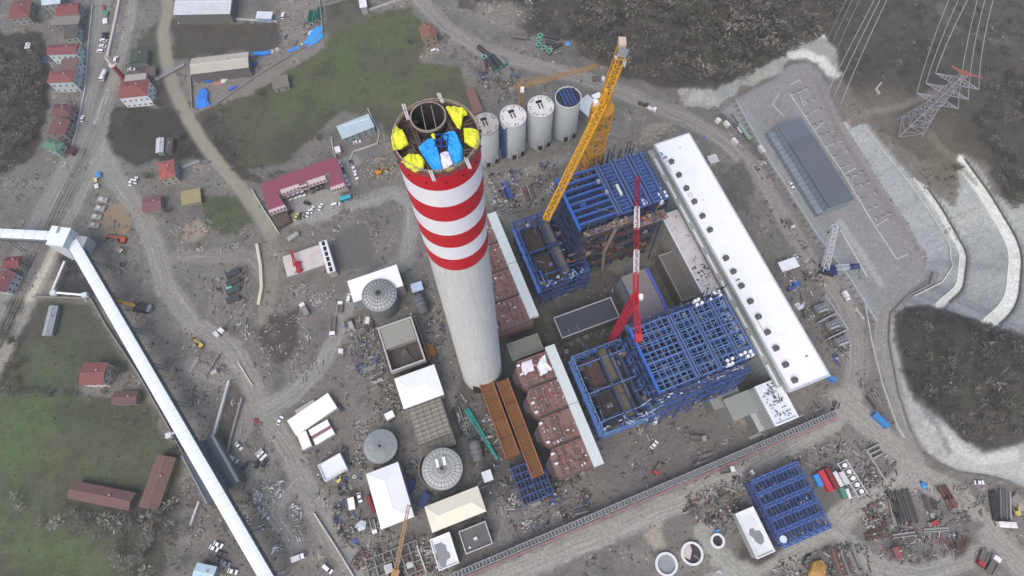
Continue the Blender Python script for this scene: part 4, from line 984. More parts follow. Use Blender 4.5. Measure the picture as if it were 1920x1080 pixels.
tarp([(1006,686),(1013,672),(1022,664),(1026,680),(1036,692),(1024,700),(1015,704)], 20.6, (236,238,240), 'crumpled white sheets heaped beside the pale gallery on the front filter', name='cover_sheet', cat='sheet', group='white sheets on the front filter', amp=.5, hump=.3, seed=33)
flatb('concrete_deck_building', 'grey concrete deck with corner rails at the head of the front filter', 'building', [(950,648),(1008,624),(1018,656),(962,676)], 15, CONCD, mat((122,124,116),.12,.3,.9,dirt=.4,dscale=.1,dcol=(106,104,98)), par=mat((140,140,138),.1,.5,.8))
# rust coloured flue ducts
for pts, lb in (([(902,720),(921,713),(975,850),(947,862)], 'rust brown flue duct entering the foot of the chimney'), ([(931,718),(953,708),(1018,888),(999,897)], 'rust brown flue duct lying against the outlets of the front filter')):
    bx, by, sx, sy, an = R(pts, 15); t = thing('flue_duct', lb, 'duct', (bx, by, 0), an, 'rust brown flue ducts')
    mb = MB(); mb.box(-sx / 2, sx / 2, -sy / 2, sy / 2, 5, 15); mb.build('body', RUST, t)
    for s_ in (-1, 1):
        mb = MB(); mb.bar((s_ * sx / 2, -sy / 2, 15.3), (s_ * sx / 2, sy / 2, 15.3), .4, .5); mb.bar((s_ * sx / 2, -sy / 2, 16.2), (s_ * sx / 2, sy / 2, 16.2), .12); mb.build('edge_rail', RUSTL, t)
    for k in range(3):
        mb = MB(); y = -sy / 2 + sy * (k + 1) / 4; mb.bar((-sx / 2, y, 15.1), (sx / 2, y, 15.1), .4, .3); mb.build('flange', mat((100, 64, 40), .2, .5, .9), t)
    mb = MB()
    for k in range(5):
        y = -sy * .45 + sy * .9 * k / 4; mb.box(-sx * .4, -sx * .4 + .6, y - .3, y + .3, 0, 5); mb.box(sx * .4 - .6, sx * .4, y - .3, y + .3, 0, 5)
    mb.build('support_frame', STEELD, t)
# blue lattice under the duct end
bx, by, sx, sy, an = R([(955,880),(1012,858),(1040,925),(985,945)], 8); t = thing('pipe_support_frame', 'low blue steel lattice at the lower end of the rust ducts', 'steel frame', (bx, by, 0), an)
frame(t, sx, sy, [3, 5.5, 8], 5, 6, .5, .35, 1, STEELL, STEEL)
# ---- silos
SIL = [((894,243),24.5,'open grey'),((962,217),25.2,'white'),((1014,199),25,'white'),((1065.5,182),24.8,'blue')]
SL = ['grey topped concrete silo nearest the chimney, one pale box on its roof', 'white topped concrete silo beside the blue stair tower', 'white topped concrete silo between the blue stair tower silo and the open one', 'concrete silo with open top full of blue steel beams']
for i, ((px, py), rp, kind) in enumerate(SIL):
    p = P(px if i else 910, py if i else 232, 31); r = 7.2; t = thing('silo', SL[i], 'silo', (p[0], p[1], 0), YV, 'row of concrete silos')
    mb = MB(); mb.lathe([(r, 0), (r, 31), (r - .35, 31), (r - .35, 30.4)], 48); mb.build('shell', mat((166,171,172), .06, .3, .85, dirt=.25, dscale=.15, dcol=(142,146,148)), t, True)
    mb = MB(); mb.disc(0, 0, 30.4 if i == 3 else 30.7, r - .3); mb.build('roof', mat((60, 62, 70), .3, .6, .9) if i == 3 else mat((226,222,222) if i else (176,172,168), .08, .5, .7, dirt=.5, dscale=.3, dcol=(176,168,162) if i else (140,134,128)), t)
    mb = MB(); mb.lathe([(r + .12, 30.2), (r + .12, 31.1), (r - .3, 31.1)], 48); mb.build('rim', mat((214,214,214) if i else (170,168,166), .06, .5, .7), t)
    if i < 3:
        mb = MB(); mb.box(-1.6, 1.6, 2.4, 4.0, 30.7, 31.3); mb.build('roof_hatch', DARK, t)
        for x in (-.9, .9): mb = MB(); mb.box(x - .28, x + .28, -1.4, 1.8, 30.7, 31.2); mb.build('slot', DARK, t)
        rnd = random.Random(i); mb = MB()
        for k in range(22): a_ = 6.28 * k / 22; mb.box(5.9 * math.cos(a_) - .3, 5.9 * math.cos(a_) + .3, 5.9 * math.sin(a_) - .3, 5.9 * math.sin(a_) + .3, 30.7, 30.9 + rnd.random() * .6) if k % 3 else None
        mb.build('roof_fittings', mat((124, 120, 118), .4, .8, .8), t)
    else:
        for x in (-3.2, -1.2, 1.0, 3.0): mb = MB(); mb.bar((x, -5.6, 31), (x, 5.6, 31), .7, 1.2); mb.build('roof_beam', STEEL, t)
        mb = MB(); mb.box(-3, 3, -3, 3.6, 30.6, 31.2)
        for y in (-4.4, -2, 0, 2, 4.2): mb.bar((-5.4, y, 31), (5.4, y, 31), .5, .9)
        mb.build('roof_frame', STEELD, t)
    for a_ in (-100, -65):
        mb = MB(); c_, s_ = math.cos(math.radians(a_) ), math.sin(math.radians(a_)); mb.box(c_ * r - 1.5, c_ * r + 1.5, s_ * r - .25, s_ * r + .4, .2, 4); mb.build('doorway', DARK, t)
    for a_ in (-92, -55, -120, -20, 160):
        mb = MB(); c_, s_ = math.cos(math.radians(a_)), math.sin(math.radians(a_)); mb.bar((c_ * (r + .4), s_ * (r + .4), 0), (c_ * (r + .4), s_ * (r + .4), 7), .5); mb.build('buttress', mat((186,188,190), .06, .5, .8), t)
p = P(944, 300, 0); t = thing('stair_tower', 'blue steel stair tower between two concrete silos', 'stair tower', (p[0] + .5, p[1] + 3, 0), YV)
mb = MB()
for x in (-1.7, 1.7):
    for y in (-2, 2): mb.box(x - .2, x + .2, y - .2, y + .2, 0, 29)
mb.build('posts', STEELD, t)
for k in range(9):
    mb = MB(); z = 1 + k * 3.1; mb.box(-1.7, 1.7, -2, 2, z, z + .2); mb.bar((-1.7, -2.1, z), (1.7, -2.1, z + 3.1), .5); mb.build('flight', mat((52, 74, 130), .2, .6, .6), t)
# ---- dome tanks, sheds
def dome(px, py, r, z, label, rise, m, ribs=24, rings=4, m2=None):
    p = P(px, py, z); t = thing('domed_tank', label, 'tank', (p[0], p[1], 0), 0, 'round domed tanks')
    mb = MB(); mb.lathe([(r, 0), (r, z)], 56); mb.build('shell', mat((120, 122, 122), .15, .4, .8, dirt=.4), t, True)
    prof = [(r * (1 - k / 8), z + rise * (1 - (1 - k / 8) ** 2)) for k in range(8)] + [(.02, z + rise)]
    mb = MB(); mb.lathe(prof, 56); mb.build('dome', m, t, True)
    mb = MB()
    for k in range(ribs):
        a_ = 6.283 * k / ribs
        for j in range(8):
            r0, z0 = prof[j]; r1, z1 = prof[j + 1]; mb.bar((r0 * math.cos(a_), r0 * math.sin(a_), z0 + .1), (r1 * math.cos(a_), r1 * math.sin(a_), z1 + .1), .22)
    mb.build('rib', m2 or mat((104, 106, 106), .2, .6, .7), t)
    mb = MB()
    for j in range(1, rings + 1):
        rr = r * j / (rings + .3); z0 = z + rise * (1 - (rr / r) ** 2) + .12
        for k in range(48):
            a0, a1 = 6.283 * k / 48, 6.283 * (k + 1) / 48; mb.bar((rr * math.cos(a0), rr * math.sin(a0), z0), (rr * math.cos(a1), rr * math.sin(a1), z0), .18)
    mb.build('ring', m2 or mat((104, 106, 106), .2, .6, .7), t)
    mb = MB(); mb.tube((0, 0, z + rise), (0, 0, z + rise + .7), .7, n=10); mb.build('vent', DARK, t)
    mb = MB(); mb.lathe([(r + .5, z - .6), (r + .5, z), (r - .1, z)], 56); mb.build('rim', GREYM, t)
    return t
dome(711, 553, 8.5, 14, 'ribbed grey dome standing against a white roof', 3, mat((178, 181, 181), .06, .4, .7, dirt=.2), 24, 5, mat((98,100,100),.2,.6,.7))
dome(713, 837, 7.6, 8, 'grey streaked dome tank left of the ribbed hall', 1.4, mat((158, 164, 164), .14, .6, .7, dirt=.5, dcol=(120, 124, 122)), 28, 1, mat((146,150,150),.2,.6,.7))
dome(829, 879, 9.0, 13, 'large pale round tank with ring pattern and white roof lights', 1.6, mat((186, 188, 186), .08, .5, .7, dirt=.4, dcol=(150, 150, 146)), 28, 4, mat((138,138,134),.2,.6,.7))
p = P(829, 872, 14.4); tag(MB().box(-2.6, -1.3, -.6, 3.2, -.1, .15).box(.7, 2.0, -.4, 3.4, -.1, .15).build('roof_light', mat((240, 244, 246), .03, .5, .4), None, loc=(p[0], p[1], 14.9), rz=.25), 'pair of white roof lights on the large pale round tank', 'roof light')
mb = MB(); p = P(829, 879, 0); mb.lathe([(10.4, 0), (10.4, 7), (9.9, 7), (9.9, 0)], 56); tag(mb.build('tank_bund', CONCD, None, loc=(p[0], p[1], 0)), 'grey concrete ring wall round the large pale round tank', 'wall')
def hip(name, label, pts, he, hr, m, wm, ang=YV, gable=.28, cat='hall', group=None, shift=0):
    bx, by, sx, sy, an = R(pts, he, ang); t = thing(name, label, cat, (bx, by, 0), an, group)
    mb = MB(); mb.box(-sx / 2 + .3, sx / 2 - .3, -sy / 2 + .3, sy / 2 - .3, 0, he - .05); mb.build('wall', wm, t)
    a, b = sx / 2, sy / 2; mb = MB()
    if sx > sy: r0, r1 = (-a + b * gable * 3, 0, hr), (a - b * gable * 3, 0, hr)
    else: r0, r1 = (0, -b + a * gable * 3, hr), (0, b - a * gable * 3, hr)
    c_ = [(-a, -b, he), (a, -b, he), (a, b, he), (-a, b, he)]
    if sx > sy: fs = [[c_[0], c_[1], r1, r0], [c_[1], c_[2], r1], [c_[2], c_[3], r0, r1], [c_[3], c_[0], r0]]
    else: fs = [[c_[0], c_[1], r0], [c_[1], c_[2], r1, r0], [c_[2], c_[3], r1], [c_[3], c_[0], r0, r1]]
    for f in fs: mb.face(f)
    mb.face(c_[::-1]); mb.build('roof', m, t)
    mb = MB(); mb.bar(r0, r1, .3, .2)
    for k, c1 in enumerate(c_): mb.bar(c1, r0 if (c1[0] < 0 if sx > sy else c1[1] < 0) else r1, .22, .16)
    mb.build('ridge', mat((232, 234, 236), .04, .4, .5), t)
    return t, bx, by, sx, sy, an
WW = wallribs((150, 154, 156), 'X', 2, .2)
hip('tank_hall', 'white hipped hall roof just left of the chimney foot', [(739,712),(812,682),(834,738),(758,768)], 13, 14.3, WHITE, WW)
hip('tank_hall', 'largest white hipped hall roof, tan crane boom at its corner', [(684,889),(745,867),(778,967),(717,993)], 12, 13.9, WHITE, WW)
hip('tank_hall', 'cream hipped hall roof below the large pale round tank', [(795,952),(895,910),(912,957),(812,1000)], 12, 13.7, mat((232, 226, 206), .05, .3, .6, dirt=.35, dscale=.07, dcol=(206, 200, 186)), WW)
flatb('pump_hall', 'white flat roof partly under the ribbed grey dome', 'hall', [(651,528),(742,496),(756,533),(664,568)], 13, WW, WHITE)
t, bx, by, sx, sy, an = flatb('flat_roof_building', 'dark flat roof with white parapet right of the cream roof', 'building', [(860,998),(908,977),(925,1017),(875,1040)], 8, mat((110,110,108),.15,.4,.9), mat((104,102,100),.14,.4,.9,dirt=.5,dscale=.2,dcol=(84,82,80)), par=mat((190,190,188),.08,.5,.7))
mb = MB(); mb.box(-1, .6, -1, .3, 8, 8.7); mb.build('roof_unit', WHITEW, t); mb = MB(); mb.tube((-sx*.3, -sy*.3, 8), (-sx*.3, -sy*.3, 8.6), .5, n=10); mb.build('vent', WHITEW, t)
STAIN = lambda seed: tarp
def stained(name, label, pts, h, blob, ang=YV):
    t, bx, by, sx, sy, an = flatb(name, label, 'building', pts, h, mat((170,172,172),.1,.4,.8), mat((230,232,232),.04,.3,.7,dirt=.15), par=mat((238,238,238),.04,.5,.6), ang=ang)
    mb = MB(); pp = [tolocal(P(*q, h), bx, by, an) for q in blob]; mb.prism([(q[0], q[1]) for q in pp], h + .004, h + .03); mb.build('puddle', mat((138,140,140),.08,.4,.5), t)
stained('pump_house', 'small white roof with a grey wet patch, at the lower pipe rack', [(805,1012),(840,999),(863,1052),(825,1072)], 8, [(814,1022),(826,1017),(836,1022),(838,1032),(843,1036),(845,1045),(838,1050),(836,1062),(827,1064),(822,1052),(816,1046),(818,1034)])
stained('pump_house', 'white roof with a lobed grey wet patch beside the low blue steel grid', [(1380,963),(1412,949),(1451,1034),(1418,1048)], 6, [(1405,992),(1412,990),(1416,995),(1424,994),(1431,1004),(1433,1016),(1426,1022),(1417,1016),(1412,1008),(1405,1004)])
# ribbed scaffold hall and open basin
bx, by, sx, sy, an = R([(765,768),(828,742),(852,832),(790,858)], 9); t = thing('scaffold_hall', 'grey hall under a scaffold grid above the large pale round tank', 'hall', (bx, by, 0), an)
mb = MB(); mb.box(-sx / 2, sx / 2, -sy / 2, sy / 2, 0, 8.6); mb.build('wall', CONCD, t)
mb = MB(); mb.box(-sx / 2 + .5, sx / 2 - .5, -sy * .25, sy / 2 - .5, 8.6, 9); mb.build('roof', mat((164, 160, 150), .1, .4, .8, dirt=.4, dcol=(130,126,118), stripes=('X', 1.8, .15)), t)
for k in range(12):
    y = -sy / 2 + sy * k / 11; mb = MB(); mb.bar((-sx / 2, y, 10), (sx / 2, y, 10), .28, .4); mb.build('roof_beam', mat((112, 108, 104), .2, .6, .8), t)
for k in range(6):
    x = -sx / 2 + sx * k / 5; mb = MB(); mb.bar((x, -sy / 2, 10.3), (x, sy / 2, 10.3), .22, .3); mb.build('purlin', mat((128, 124, 120), .2, .6, .8), t)
bx, by, sx, sy, an = R([(706,617),(768,592),(800,672),(735,700)], 11); t = thing('open_basin', 'open concrete basin with inner deck below the ribbed dome', 'basin', (bx, by, 0), an)
mb = MB(); mb.box(-sx / 2, sx / 2, -sy / 2, sy / 2, 0, 6.5); mb.build('floor', mat((80, 73, 66), .25, .5, .9, dirt=.5), t)
mb = MB(); mb.box(-sx * .44, sx * .44, sy * .0, sy * .46, 6.5, 10.6); mb.build('deck', mat((152, 150, 142), .08, .3, .8, stripes=('Y', 1.2, .1)), t)
for x0, x1, y0, y1 in ((-sx/2, -sx/2+.8, -sy/2, sy/2), (sx/2-.8, sx/2, -sy/2, sy/2), (-sx/2+.8, sx/2-.8, -sy/2, -sy/2+.8), (-sx/2+.8, sx/2-.8, sy/2-.8, sy/2)):
    mb = MB(); mb.box(x0, x1, y0, y1, 6.5, 11); mb.build('rim_wall', mat((182, 182, 178), .12, .5, .9), t)
mb = MB()
for k in range(9): mb.bar((-sx * .2 + k * sx * .05, -sy * .45, 8), (0 + (k - 4) * .2, -sy * .1, 8), .2)
for k in range(14):
    y = -sy / 2 + sy * k / 13
    mb.bar((sx / 2 + 1.5, y, 0), (sx / 2 + 1.5, y, 9), .25); mb.bar((-sx / 2 - 1.5, y, 0), (-sx / 2 - 1.5, y, 9), .25)
for s_ in (-1, 1):
    for z in (3, 6, 9): mb.bar((s_ * (sx / 2 + 1.5), -sy / 2, z), (s_ * (sx / 2 + 1.5), sy / 2, z), .2)
mb.build('scaffolding', mat((112, 110, 108), .3, .8, .8), t)
# ---- site offices
OFFW = wallribs((196, 198, 198), 'X', 1.2, .1)
t, *_ = flatb('site_office', 'long white site office roof beside the curving dirt road', 'office', [(540,788),(613,738),(634,765),(553,816)], 4, OFFW, WHITE, ang=None)
flatb('site_office', 'small white office roof at the elbow of the site offices', 'office', [(557,816),(573,808),(584,836),(568,842)], 3.4, OFFW, WHITE, ang=None)
flatb('site_cabin', 'white cabin roof, upper one of the pair beside the site offices', 'cabin', [(578,807),(613,787),(618,797),(584,817)], 3, OFFW, WHITE, ang=None)
flatb('site_cabin', 'white cabin roof, lower one of the pair beside the site offices', 'cabin', [(587,824),(622,803),(627,813),(592,834)], 3, OFFW, WHITE, ang=None)
flatb('site_cabin', 'maroon roofed gap between the two white site cabins', 'cabin', [(584,817),(619,797),(622,803),(587,823)], 2.4, OFFW, mat((140,108,108),.1,.5,.8), ang=None)
flatb('site_office', 'separate white office with low parapet south of the cabins', 'office', [(595,874),(637,850),(652,877),(613,904)], 4, OFFW, mat((232,234,242),.04,.3,.6), ang=None, par=WHITEW)
flatb('scaffold_shed', 'low beige shed behind the long white site office', 'shed', [(553,770),(588,749),(590,755),(556,776)], 2.6, CONC, mat((176,174,166),.1,.5,.8), ang=None)
flatb('white_tent', 'small white square tent near the grey streaked dome tank', 'tent', [(720,777),(735,769),(740,780),(726,788)], 3, WHITEW, WHITE, ang=None)
flatb('switch_cabin', 'small white cabin left of the largest white hipped roof', 'cabin', [(651,935),(662,932),(666,953),(655,957)], 3, OFFW, WHITE, ang=None)
flatb('switch_cabin', 'blue and white fan unit beside the dirt road left of the chimney', 'fan unit', [(770,533),(790,527),(793,542),(773,549)], 5, GREYM, mat((186,206,232),.25,.9,.5), ang=None)
flatb('switch_cabin', 'white machine cabin at the foot of the grey duct near the teal boom', 'cabin', [(903,886),(919,880),(925,899),(908,905)], 6, GREYM, mat((226,228,234),.1,.6,.6), ang=None)
# ---- pale building with blue steel low frame, bottom right
bx, by, sx, sy, an = R([(1410,902),(1500,868),(1555,990),(1465,1022)], 11); t = thing('steel_grid', 'low blue steel grid building with white disc at the lower right', 'steel frame', (bx, by, 0), an)
xs, ys = frame(t, sx, sy, [5.5, 10], 5, 6, .6, .45, 1, STEEL, STEEL)
mb = MB(); mb.box(-sx / 2, sx / 2, -sy / 2, sy / 2, -.3, .3); mb.build('slab', mat((92, 94, 104), .25, .4, .9, dirt=.5), t)
for k in range(6): mb = MB(); lattice(mb, (-sx / 2, ys[k], 11), (sx / 2, ys[k], 11), 1.6, n=14, cw=.3, dw=.2); mb.build('roof_truss', STEELL, t)
mb = MB()
for k in range(14): x = -sx / 2 + sx * k / 13; mb.bar((x, -sy / 2, 12), (x, sy / 2, 12), .25)
mb.build('purlins', STEEL, t)
mb = MB(); clutter(mb, -sx * .45, sx * .45, -sy * .45, sy * .45, 5.7, 70, random.Random(9), [(64,94,170),(150,130,110),(170,170,176),(80,104,150)], 3.5, .8); mb.build('floor_load', AM, t)
p = tolocal(P(1469, 1011, 12.4), bx, by, an); mb = MB(); mb.tube((p[0], p[1], 11.8), (p[0], p[1], 12.4), 1.6, n=20); mb.build('white_disc', mat((210, 220, 228), .05, .5, .5), t)
# ---- ring foundations
for px, py, r, inn, lb in ((1250,1058,5.1,(150,154,158),'white concrete ring wall with a grey filled floor at the bottom edge'), (1298,1038,5.1,(66,66,66),'white concrete ring wall half covered by a pale sheet'), (1346,1014,3.3,(62,62,62),'smallest white concrete ring wall, a blue sheet behind it')):
    p = P(px, py, 1.5); t = thing('ring_foundation', lb, 'ring wall', (p[0], p[1], 0), 0, 'white ring foundations')
    mb = MB(); mb.lathe([(r, 0), (r, 1.5), (r - 1.0, 1.5), (r - 1.0, 0)], 40); mb.build('wall', mat((226, 226, 224), .05, .6, .7), t)
    mb = MB(); mb.disc(0, 0, .4, r - 1, 40); mb.build('floor', mat(inn, .2, .5, .9), t)
tarp([(1282,1024),(1294,1018),(1298,1032),(1294,1050),(1283,1044),(1278,1034)], 1.2, (198,190,184), 'pale sheet over half of the white ring wall', name='cover_sheet', cat='sheet', group=None, amp=.2, hump=.2, seed=41)
tarp([(1338,996),(1346,990),(1352,997),(1344,1001)], .6, (90,140,190), 'small blue sheet behind the smallest white ring wall', name='cover_sheet', cat='sheet', group=None, amp=.2, hump=.3, seed=42)
# round pit by the yellow crane
p = P(1163, 243, 0); t = thing('round_foundation', 'round concrete foundation with a raised centre right of the yellow crane', 'foundation', (p[0], p[1], 0))
mb = MB(); mb.lathe([(7, 0), (7, .6), (3.2, .9), (3.2, 1.2), (1.2, 1.2), (1.0, .6), (.02, .6)], 40); mb.build('slab', mat((126, 124, 120), .15, .4, .9, dirt=.5), t)
# white shed roof behind the yellow crane
flatb('white_shed', 'white shed roof between the open silo and the yellow crane', 'shed', [(1090,186),(1108,172),(1124,206),(1094,232)], 8, WW, mat((224,230,232),.06,.4,.6,dirt=.3), ang=None)
flatb('white_shed', 'small white shed roof tucked behind the yellow crane mast', 'shed', [(1110,178),(1124,172),(1130,184),(1116,190)], 6, WW, WHITE, ang=None)
# ---- pipe rack along the main site road
a_ = Vector(P(846, 1082, 6)); b_ = Vector(P(1572, 772, 6)); L = (b_ - a_).length; an = math.atan2(b_.y - a_.y, b_.x - a_.x)
t = thing('pipe_rack', 'long grey pipe rack with red pipes along the main site road', 'pipe rack', (a_.x, a_.y, 0), an)
mb = MB()
n = 60
for k in range(n + 1):
    x = L * k / n
    for y in (-1.2, 1.2): mb.box(x - .14, x + .14, y - .14, y + .14, 0, 7)
mb.build('posts', mat((120, 120, 124), .2, .6, .7), t)
for z in (4, 6.6):
    mb = MB()
    for y in (-1.2, 1.2): mb.bar((0, y, z), (L, y, z), .24, .4)
    for k in range(n * 2 + 1): x = L * k / n / 2; mb.bar((x, -1.2, z), (x, 1.2, z), .22)
    mb.build('deck_beams', mat((168, 170, 174), .15, .6, .6, dirt=.3, dscale=.3), t)
mb = MB(); mb.box(0, L, -1.1, 1.1, 3.2, 3.4); mb.build('tray', mat((122, 121, 120), .25, .5, .8), t)
for y, r_, c_ in ((-2.2, .2, (184, 132, 136)), (-2.8, .18, (170, 140, 142)), (-3.6, .16, (150, 144, 142))):
    mb = MB(); mb.tube((0, y, 3), (L, y, 3), r_, n=6); mb.build('pipe', mat(c_, .2, .3, .6), t)
mb = MB()
for k in range(30): x = L * (k + .5) / 30; mb.bar((x, -4, 2.6), (x, -1.2, 2.6), .2); mb.box(x - .1, x + .1, -4, -3.8, 0, 2.6)
mb.build('brackets', mat((150, 150, 150), .2, .6, .7), t)
# ================================================================ coal conveyor
def along(pa, pb, za, zb_):
    a = Vector(P(*pa, za)); b = Vector(P(*pb, zb_)); return a, b, (b - a).length, math.atan2(b.y - a.y, b.x - a.x)
CW = mat((238, 243, 246), .03, .3, .5, dirt=.12, dscale=.1, dcol=(214, 220, 224))
CS = wallribs((150, 154, 158), 'X', 3, .35)
for pa, pb, wd, lb in (((133,452),(503,1092),5.3,'long white covered conveyor gallery running down the photo'), ((-40,434),(100,441),5.0,'white covered conveyor gallery entering at the left edge')):
    a, b, L, an = along(pa, pb, 16, 16); t = thing('conveyor_gallery', lb, 'conveyor', (a.x, a.y, 0), an, 'white conveyor galleries')
    mb = MB(); mb.box(0, L, -wd / 2, wd / 2, 12.6, 15.4); mb.build('wall', CS, t)
    mb = MB(); n = 1
    prof = [(-wd / 2 - .15, 15.4), (-wd / 2 * .6, 15.6), (0, 15.7), (wd / 2 * .6, 15.6), (wd / 2 + .15, 15.4)]
    for (y0, z0), (y1, z1) in zip(prof[:-1], prof[1:]): mb.face([(0, y0, z0), (L, y0, z0), (L, y1, z1), (0, y1, z1)])
    mb.face([(0, y, z) for y, z in prof]); mb.face([(L, y, z) for y, z in prof][::-1]); mb.build('roof', CW, t); mb = MB(); k = 6.0
    while k < L: mb.bar((k, -wd / 2 - .1, 15.62), (k, wd / 2 + .1, 15.62), .12, .28); k += 6
    mb.build('roof_seam', mat((214, 220, 224), .05, .5, .5), t)
    for s_ in (-1, 1):
        mb = MB()
        k = 3
        mb.bar((0, s_ * (wd / 2 + .5), 12.8), (L, s_ * (wd / 2 + .5), 12.8), .9, .15)
        mb.bar((0, s_ * (wd / 2 + .95), 13.9), (L, s_ * (wd / 2 + .95), 13.9), .1)
        while k < L:
            mb.bar((k, s_ * (wd / 2), 12.6), (k, s_ * (wd / 2 + 1.0), 12.6), .3); mb.bar((k, s_ * (wd / 2 + .95), 12.6), (k, s_ * (wd / 2 + .95), 14), .12); k += 3
        mb.build('walkway', mat((96, 98, 102), .25, .6, .7), t)
    k = 12.0
    while k < L:
        mb = MB()
        for s_ in (-1, 1):
            mb.bar((k, s_ * 2.2, 12.6), (k, s_ * 3.4, 0), .5); mb.bar((k + 2.5, s_ * 2.2, 12.6), (k + 2.5, s_ * 3.4, 0), .5)
        for z in (4, 8): mb.bar((k, -3, z), (k, 3, z), .25); mb.bar((k + 2.5, -3, z), (k + 2.5, 3, z), .25)
        mb.build('trestle', GREYM, t); k += 24
t, bx, by, sx, sy, an = flatb('transfer_tower', 'white block shaped transfer tower where the two conveyor galleries meet', 'tower', [(92,425),(125,425),(126,462),(94,460)], 20, wallribs((206,212,216),'X',2,.08), CW, ang=math.radians(-8))
mb = MB(); mb.box(sx / 2, sx / 2 + 6.5, -sy * .3, sy * .35, 8, 15); mb.build('side_wing', wallribs((166,170,176),'X',2,.12), t)
mb = MB(); mb.box(-sx * .48, -sx * .1, sy * .1, sy * .46, 21, 21.6); mb.build('roof_cap', CW, t)
for pa, pb, lb in (((121,490),(98,545),'thin white pipe conveyor beside the black coal patch'), ((98,548),(158,553),'thin white pipe conveyor along the field wall')):
    a, b, L, an = along(pa, pb, 4, 4); t = thing('pipe_conveyor', lb, 'conveyor', (a.x, a.y, 0), an, 'thin white pipe conveyors')
    mb = MB(); mb.tube((0, 0, 4), (L, 0, 4), .6, n=10); mb.build('pipe', WHITE, t)
    for k in range(3): mb = MB(); mb.box(L * (k + .3) / 3 - .2, L * (k + .3) / 3 + .2, -.3, .3, 0, 3.5); mb.build('post', GREYM, t)
for px, py, lb in ((98,548,'small white box at the corner of the pipe conveyors'), (157,552,'small white box where the pipe conveyor meets the field wall'), (315,816,'small white box on a stub left of the conveyor gallery')):
    p = P(px, py, 5); t = thing('junction_box', lb, 'box', (p[0], p[1], 0), .3)
    mb = MB(); mb.box(-1.4, 1.4, -1.2, 1.2, 3, 5); mb.build('housing', WHITEW, t); mb = MB(); mb.box(-.5, .5, -.5, .5, 0, 3); mb.build('post', GREYM, t)
a, b, L, an = along((318,815),(335,807),4.6,4.6); mb = MB(); mb.box(0, L, -.5, .5, 4, 4.8); tag(mb.build('pipe_stub', WHITEW, None, loc=(a.x, a.y, 0), rz=an), 'short white pipe between a small box and the conveyor gallery', 'pipe')
# coal receiving building under the conveyor
t, bx, by, sx, sy, an = flatb('receiving_hall', 'dark open topped receiving hall under the lower conveyor gallery', 'hall', [(342,866),(392,808),(446,892),(396,952)], 8, CONCD, mat((84,92,104),.3,.3,.6,dirt=.4), ang=math.radians(-53))
for y in (-.38, 0, .38):
    mb = MB(); mb.box(-sx * .46, sx * .46, sy * y - 1.6, sy * y + 1.6, 7, 7.6); mb.build('roof_strip', mat((70,80,104) if y else (150,160,166),.2,.4,.6), t)
mb = MB(); mb.tube((-sx * .5, sy * .48, 8), (sx * .5, sy * .48, 8), .8, n=8); mb.tube((-sx * .5, -sy * .48, 8), (sx * .5, -sy * .48, 8), .6, n=8); mb.build('side_pipe', GREYM, t)

# ================================================================ cranes
def tower_crane(name, label, top, z, jib_end, cj_end, wm, wj, matm, matj, jz=0, jw_end=None, mis=None, mats=None, cab=WHITE, cwm=GREYM, seg=24):
    tp = Vector(P(*top, z)); t = thing(name, label, 'crane', (tp.x, tp.y, 0))
    mb = MB(); lattice(mb, (0, 0, 0), (0, 0, z - 3), wm, n=int(z / wm / .9), cw=wm * .13, dw=wm * .075); mb.build('mast', matm, t)
    mb = MB(); mb.box(-wm * .8, wm * .8, -wm * .8, wm * .8, -.4, 1.2); mb.build('base', CONC, t)
    mb = MB(); mb.tube((0, 0, z - 3), (0, 0, z - 1.6), wm * .75, n=16); mb.build('slewing_ring', matm, t)
    je = Vector(P(*jib_end, z + jz)) - Vector((tp.x, tp.y, 0)); ce = Vector(P(*cj_end, z)) - Vector((tp.x, tp.y, 0))
    mb = MB(); lattice(mb, (0, 0, z), je, wj, jw_end or wj, n=seg, cw=wj * .16, dw=wj * .09, mis=mis); mb.build('jib', mats or matj, t)
    mb = MB(); lattice(mb, (0, 0, z), ce, wj, wj * 1.1, n=10, cw=wj * .16, dw=wj * .09); d = (ce - Vector((0, 0, z))); 
    mb.build('counter_jib', matj, t)
    dn = d.normalized(); sd_ = Vector((-dn.y, dn.x, 0)) * wj * .7
    mb = MB(); c0 = ce - dn * wj * 1.6; pl = [c0 - sd_, c0 + sd_, ce + sd_, ce - sd_]; mb.prism([(q.x, q.y) for q in pl], z - wj, z + wj * .8); mb.build('counterweight', cwm, t)
    mb = MB(); mb.bar((0, 0, z), (-dn.x * .5, -dn.y * .5, z + wj * 3.2), wj * .5); mb.build('top_mast', matj, t)
    mb = MB(); ap = Vector((-dn.x * .5, -dn.y * .5, z + wj * 3.2)); mb.bar(ap, Vector((0, 0, z)) + (je - Vector((0, 0, z))) * .75 + Vector((0, 0, wj * .6)), .16); mb.bar(ap, ce + Vector((0, 0, wj * .6)), .16); mb.build('tie', matj, t)
    mb = MB(); q = sd_ * 1.5; mb.box(q.x - 1.0, q.x + 1.0, q.y - 1.0, q.y + 1.0, z - 2, z + .6); mb.build('cab', cab, t)
    hk = Vector((0, 0, z)) + (je - Vector((0, 0, z))) * .82; mb = MB(); mb.bar(hk, hk - Vector((0, 0, 9)), .1); mb.box(hk.x - .4, hk.x + .4, hk.y - .4, hk.y + .4, hk.z - 10, hk.z - 9); mb.build('hook', DARK, t)
    return t, tp
t, tp = tower_crane('tower_crane', 'big yellow luffing tower crane behind the rear boiler house', (1131,196), 96, (1024,411), (1169,98), 6.6, 3.0, YELD, YEL, jz=-10, jw_end=2.4, seg=36)
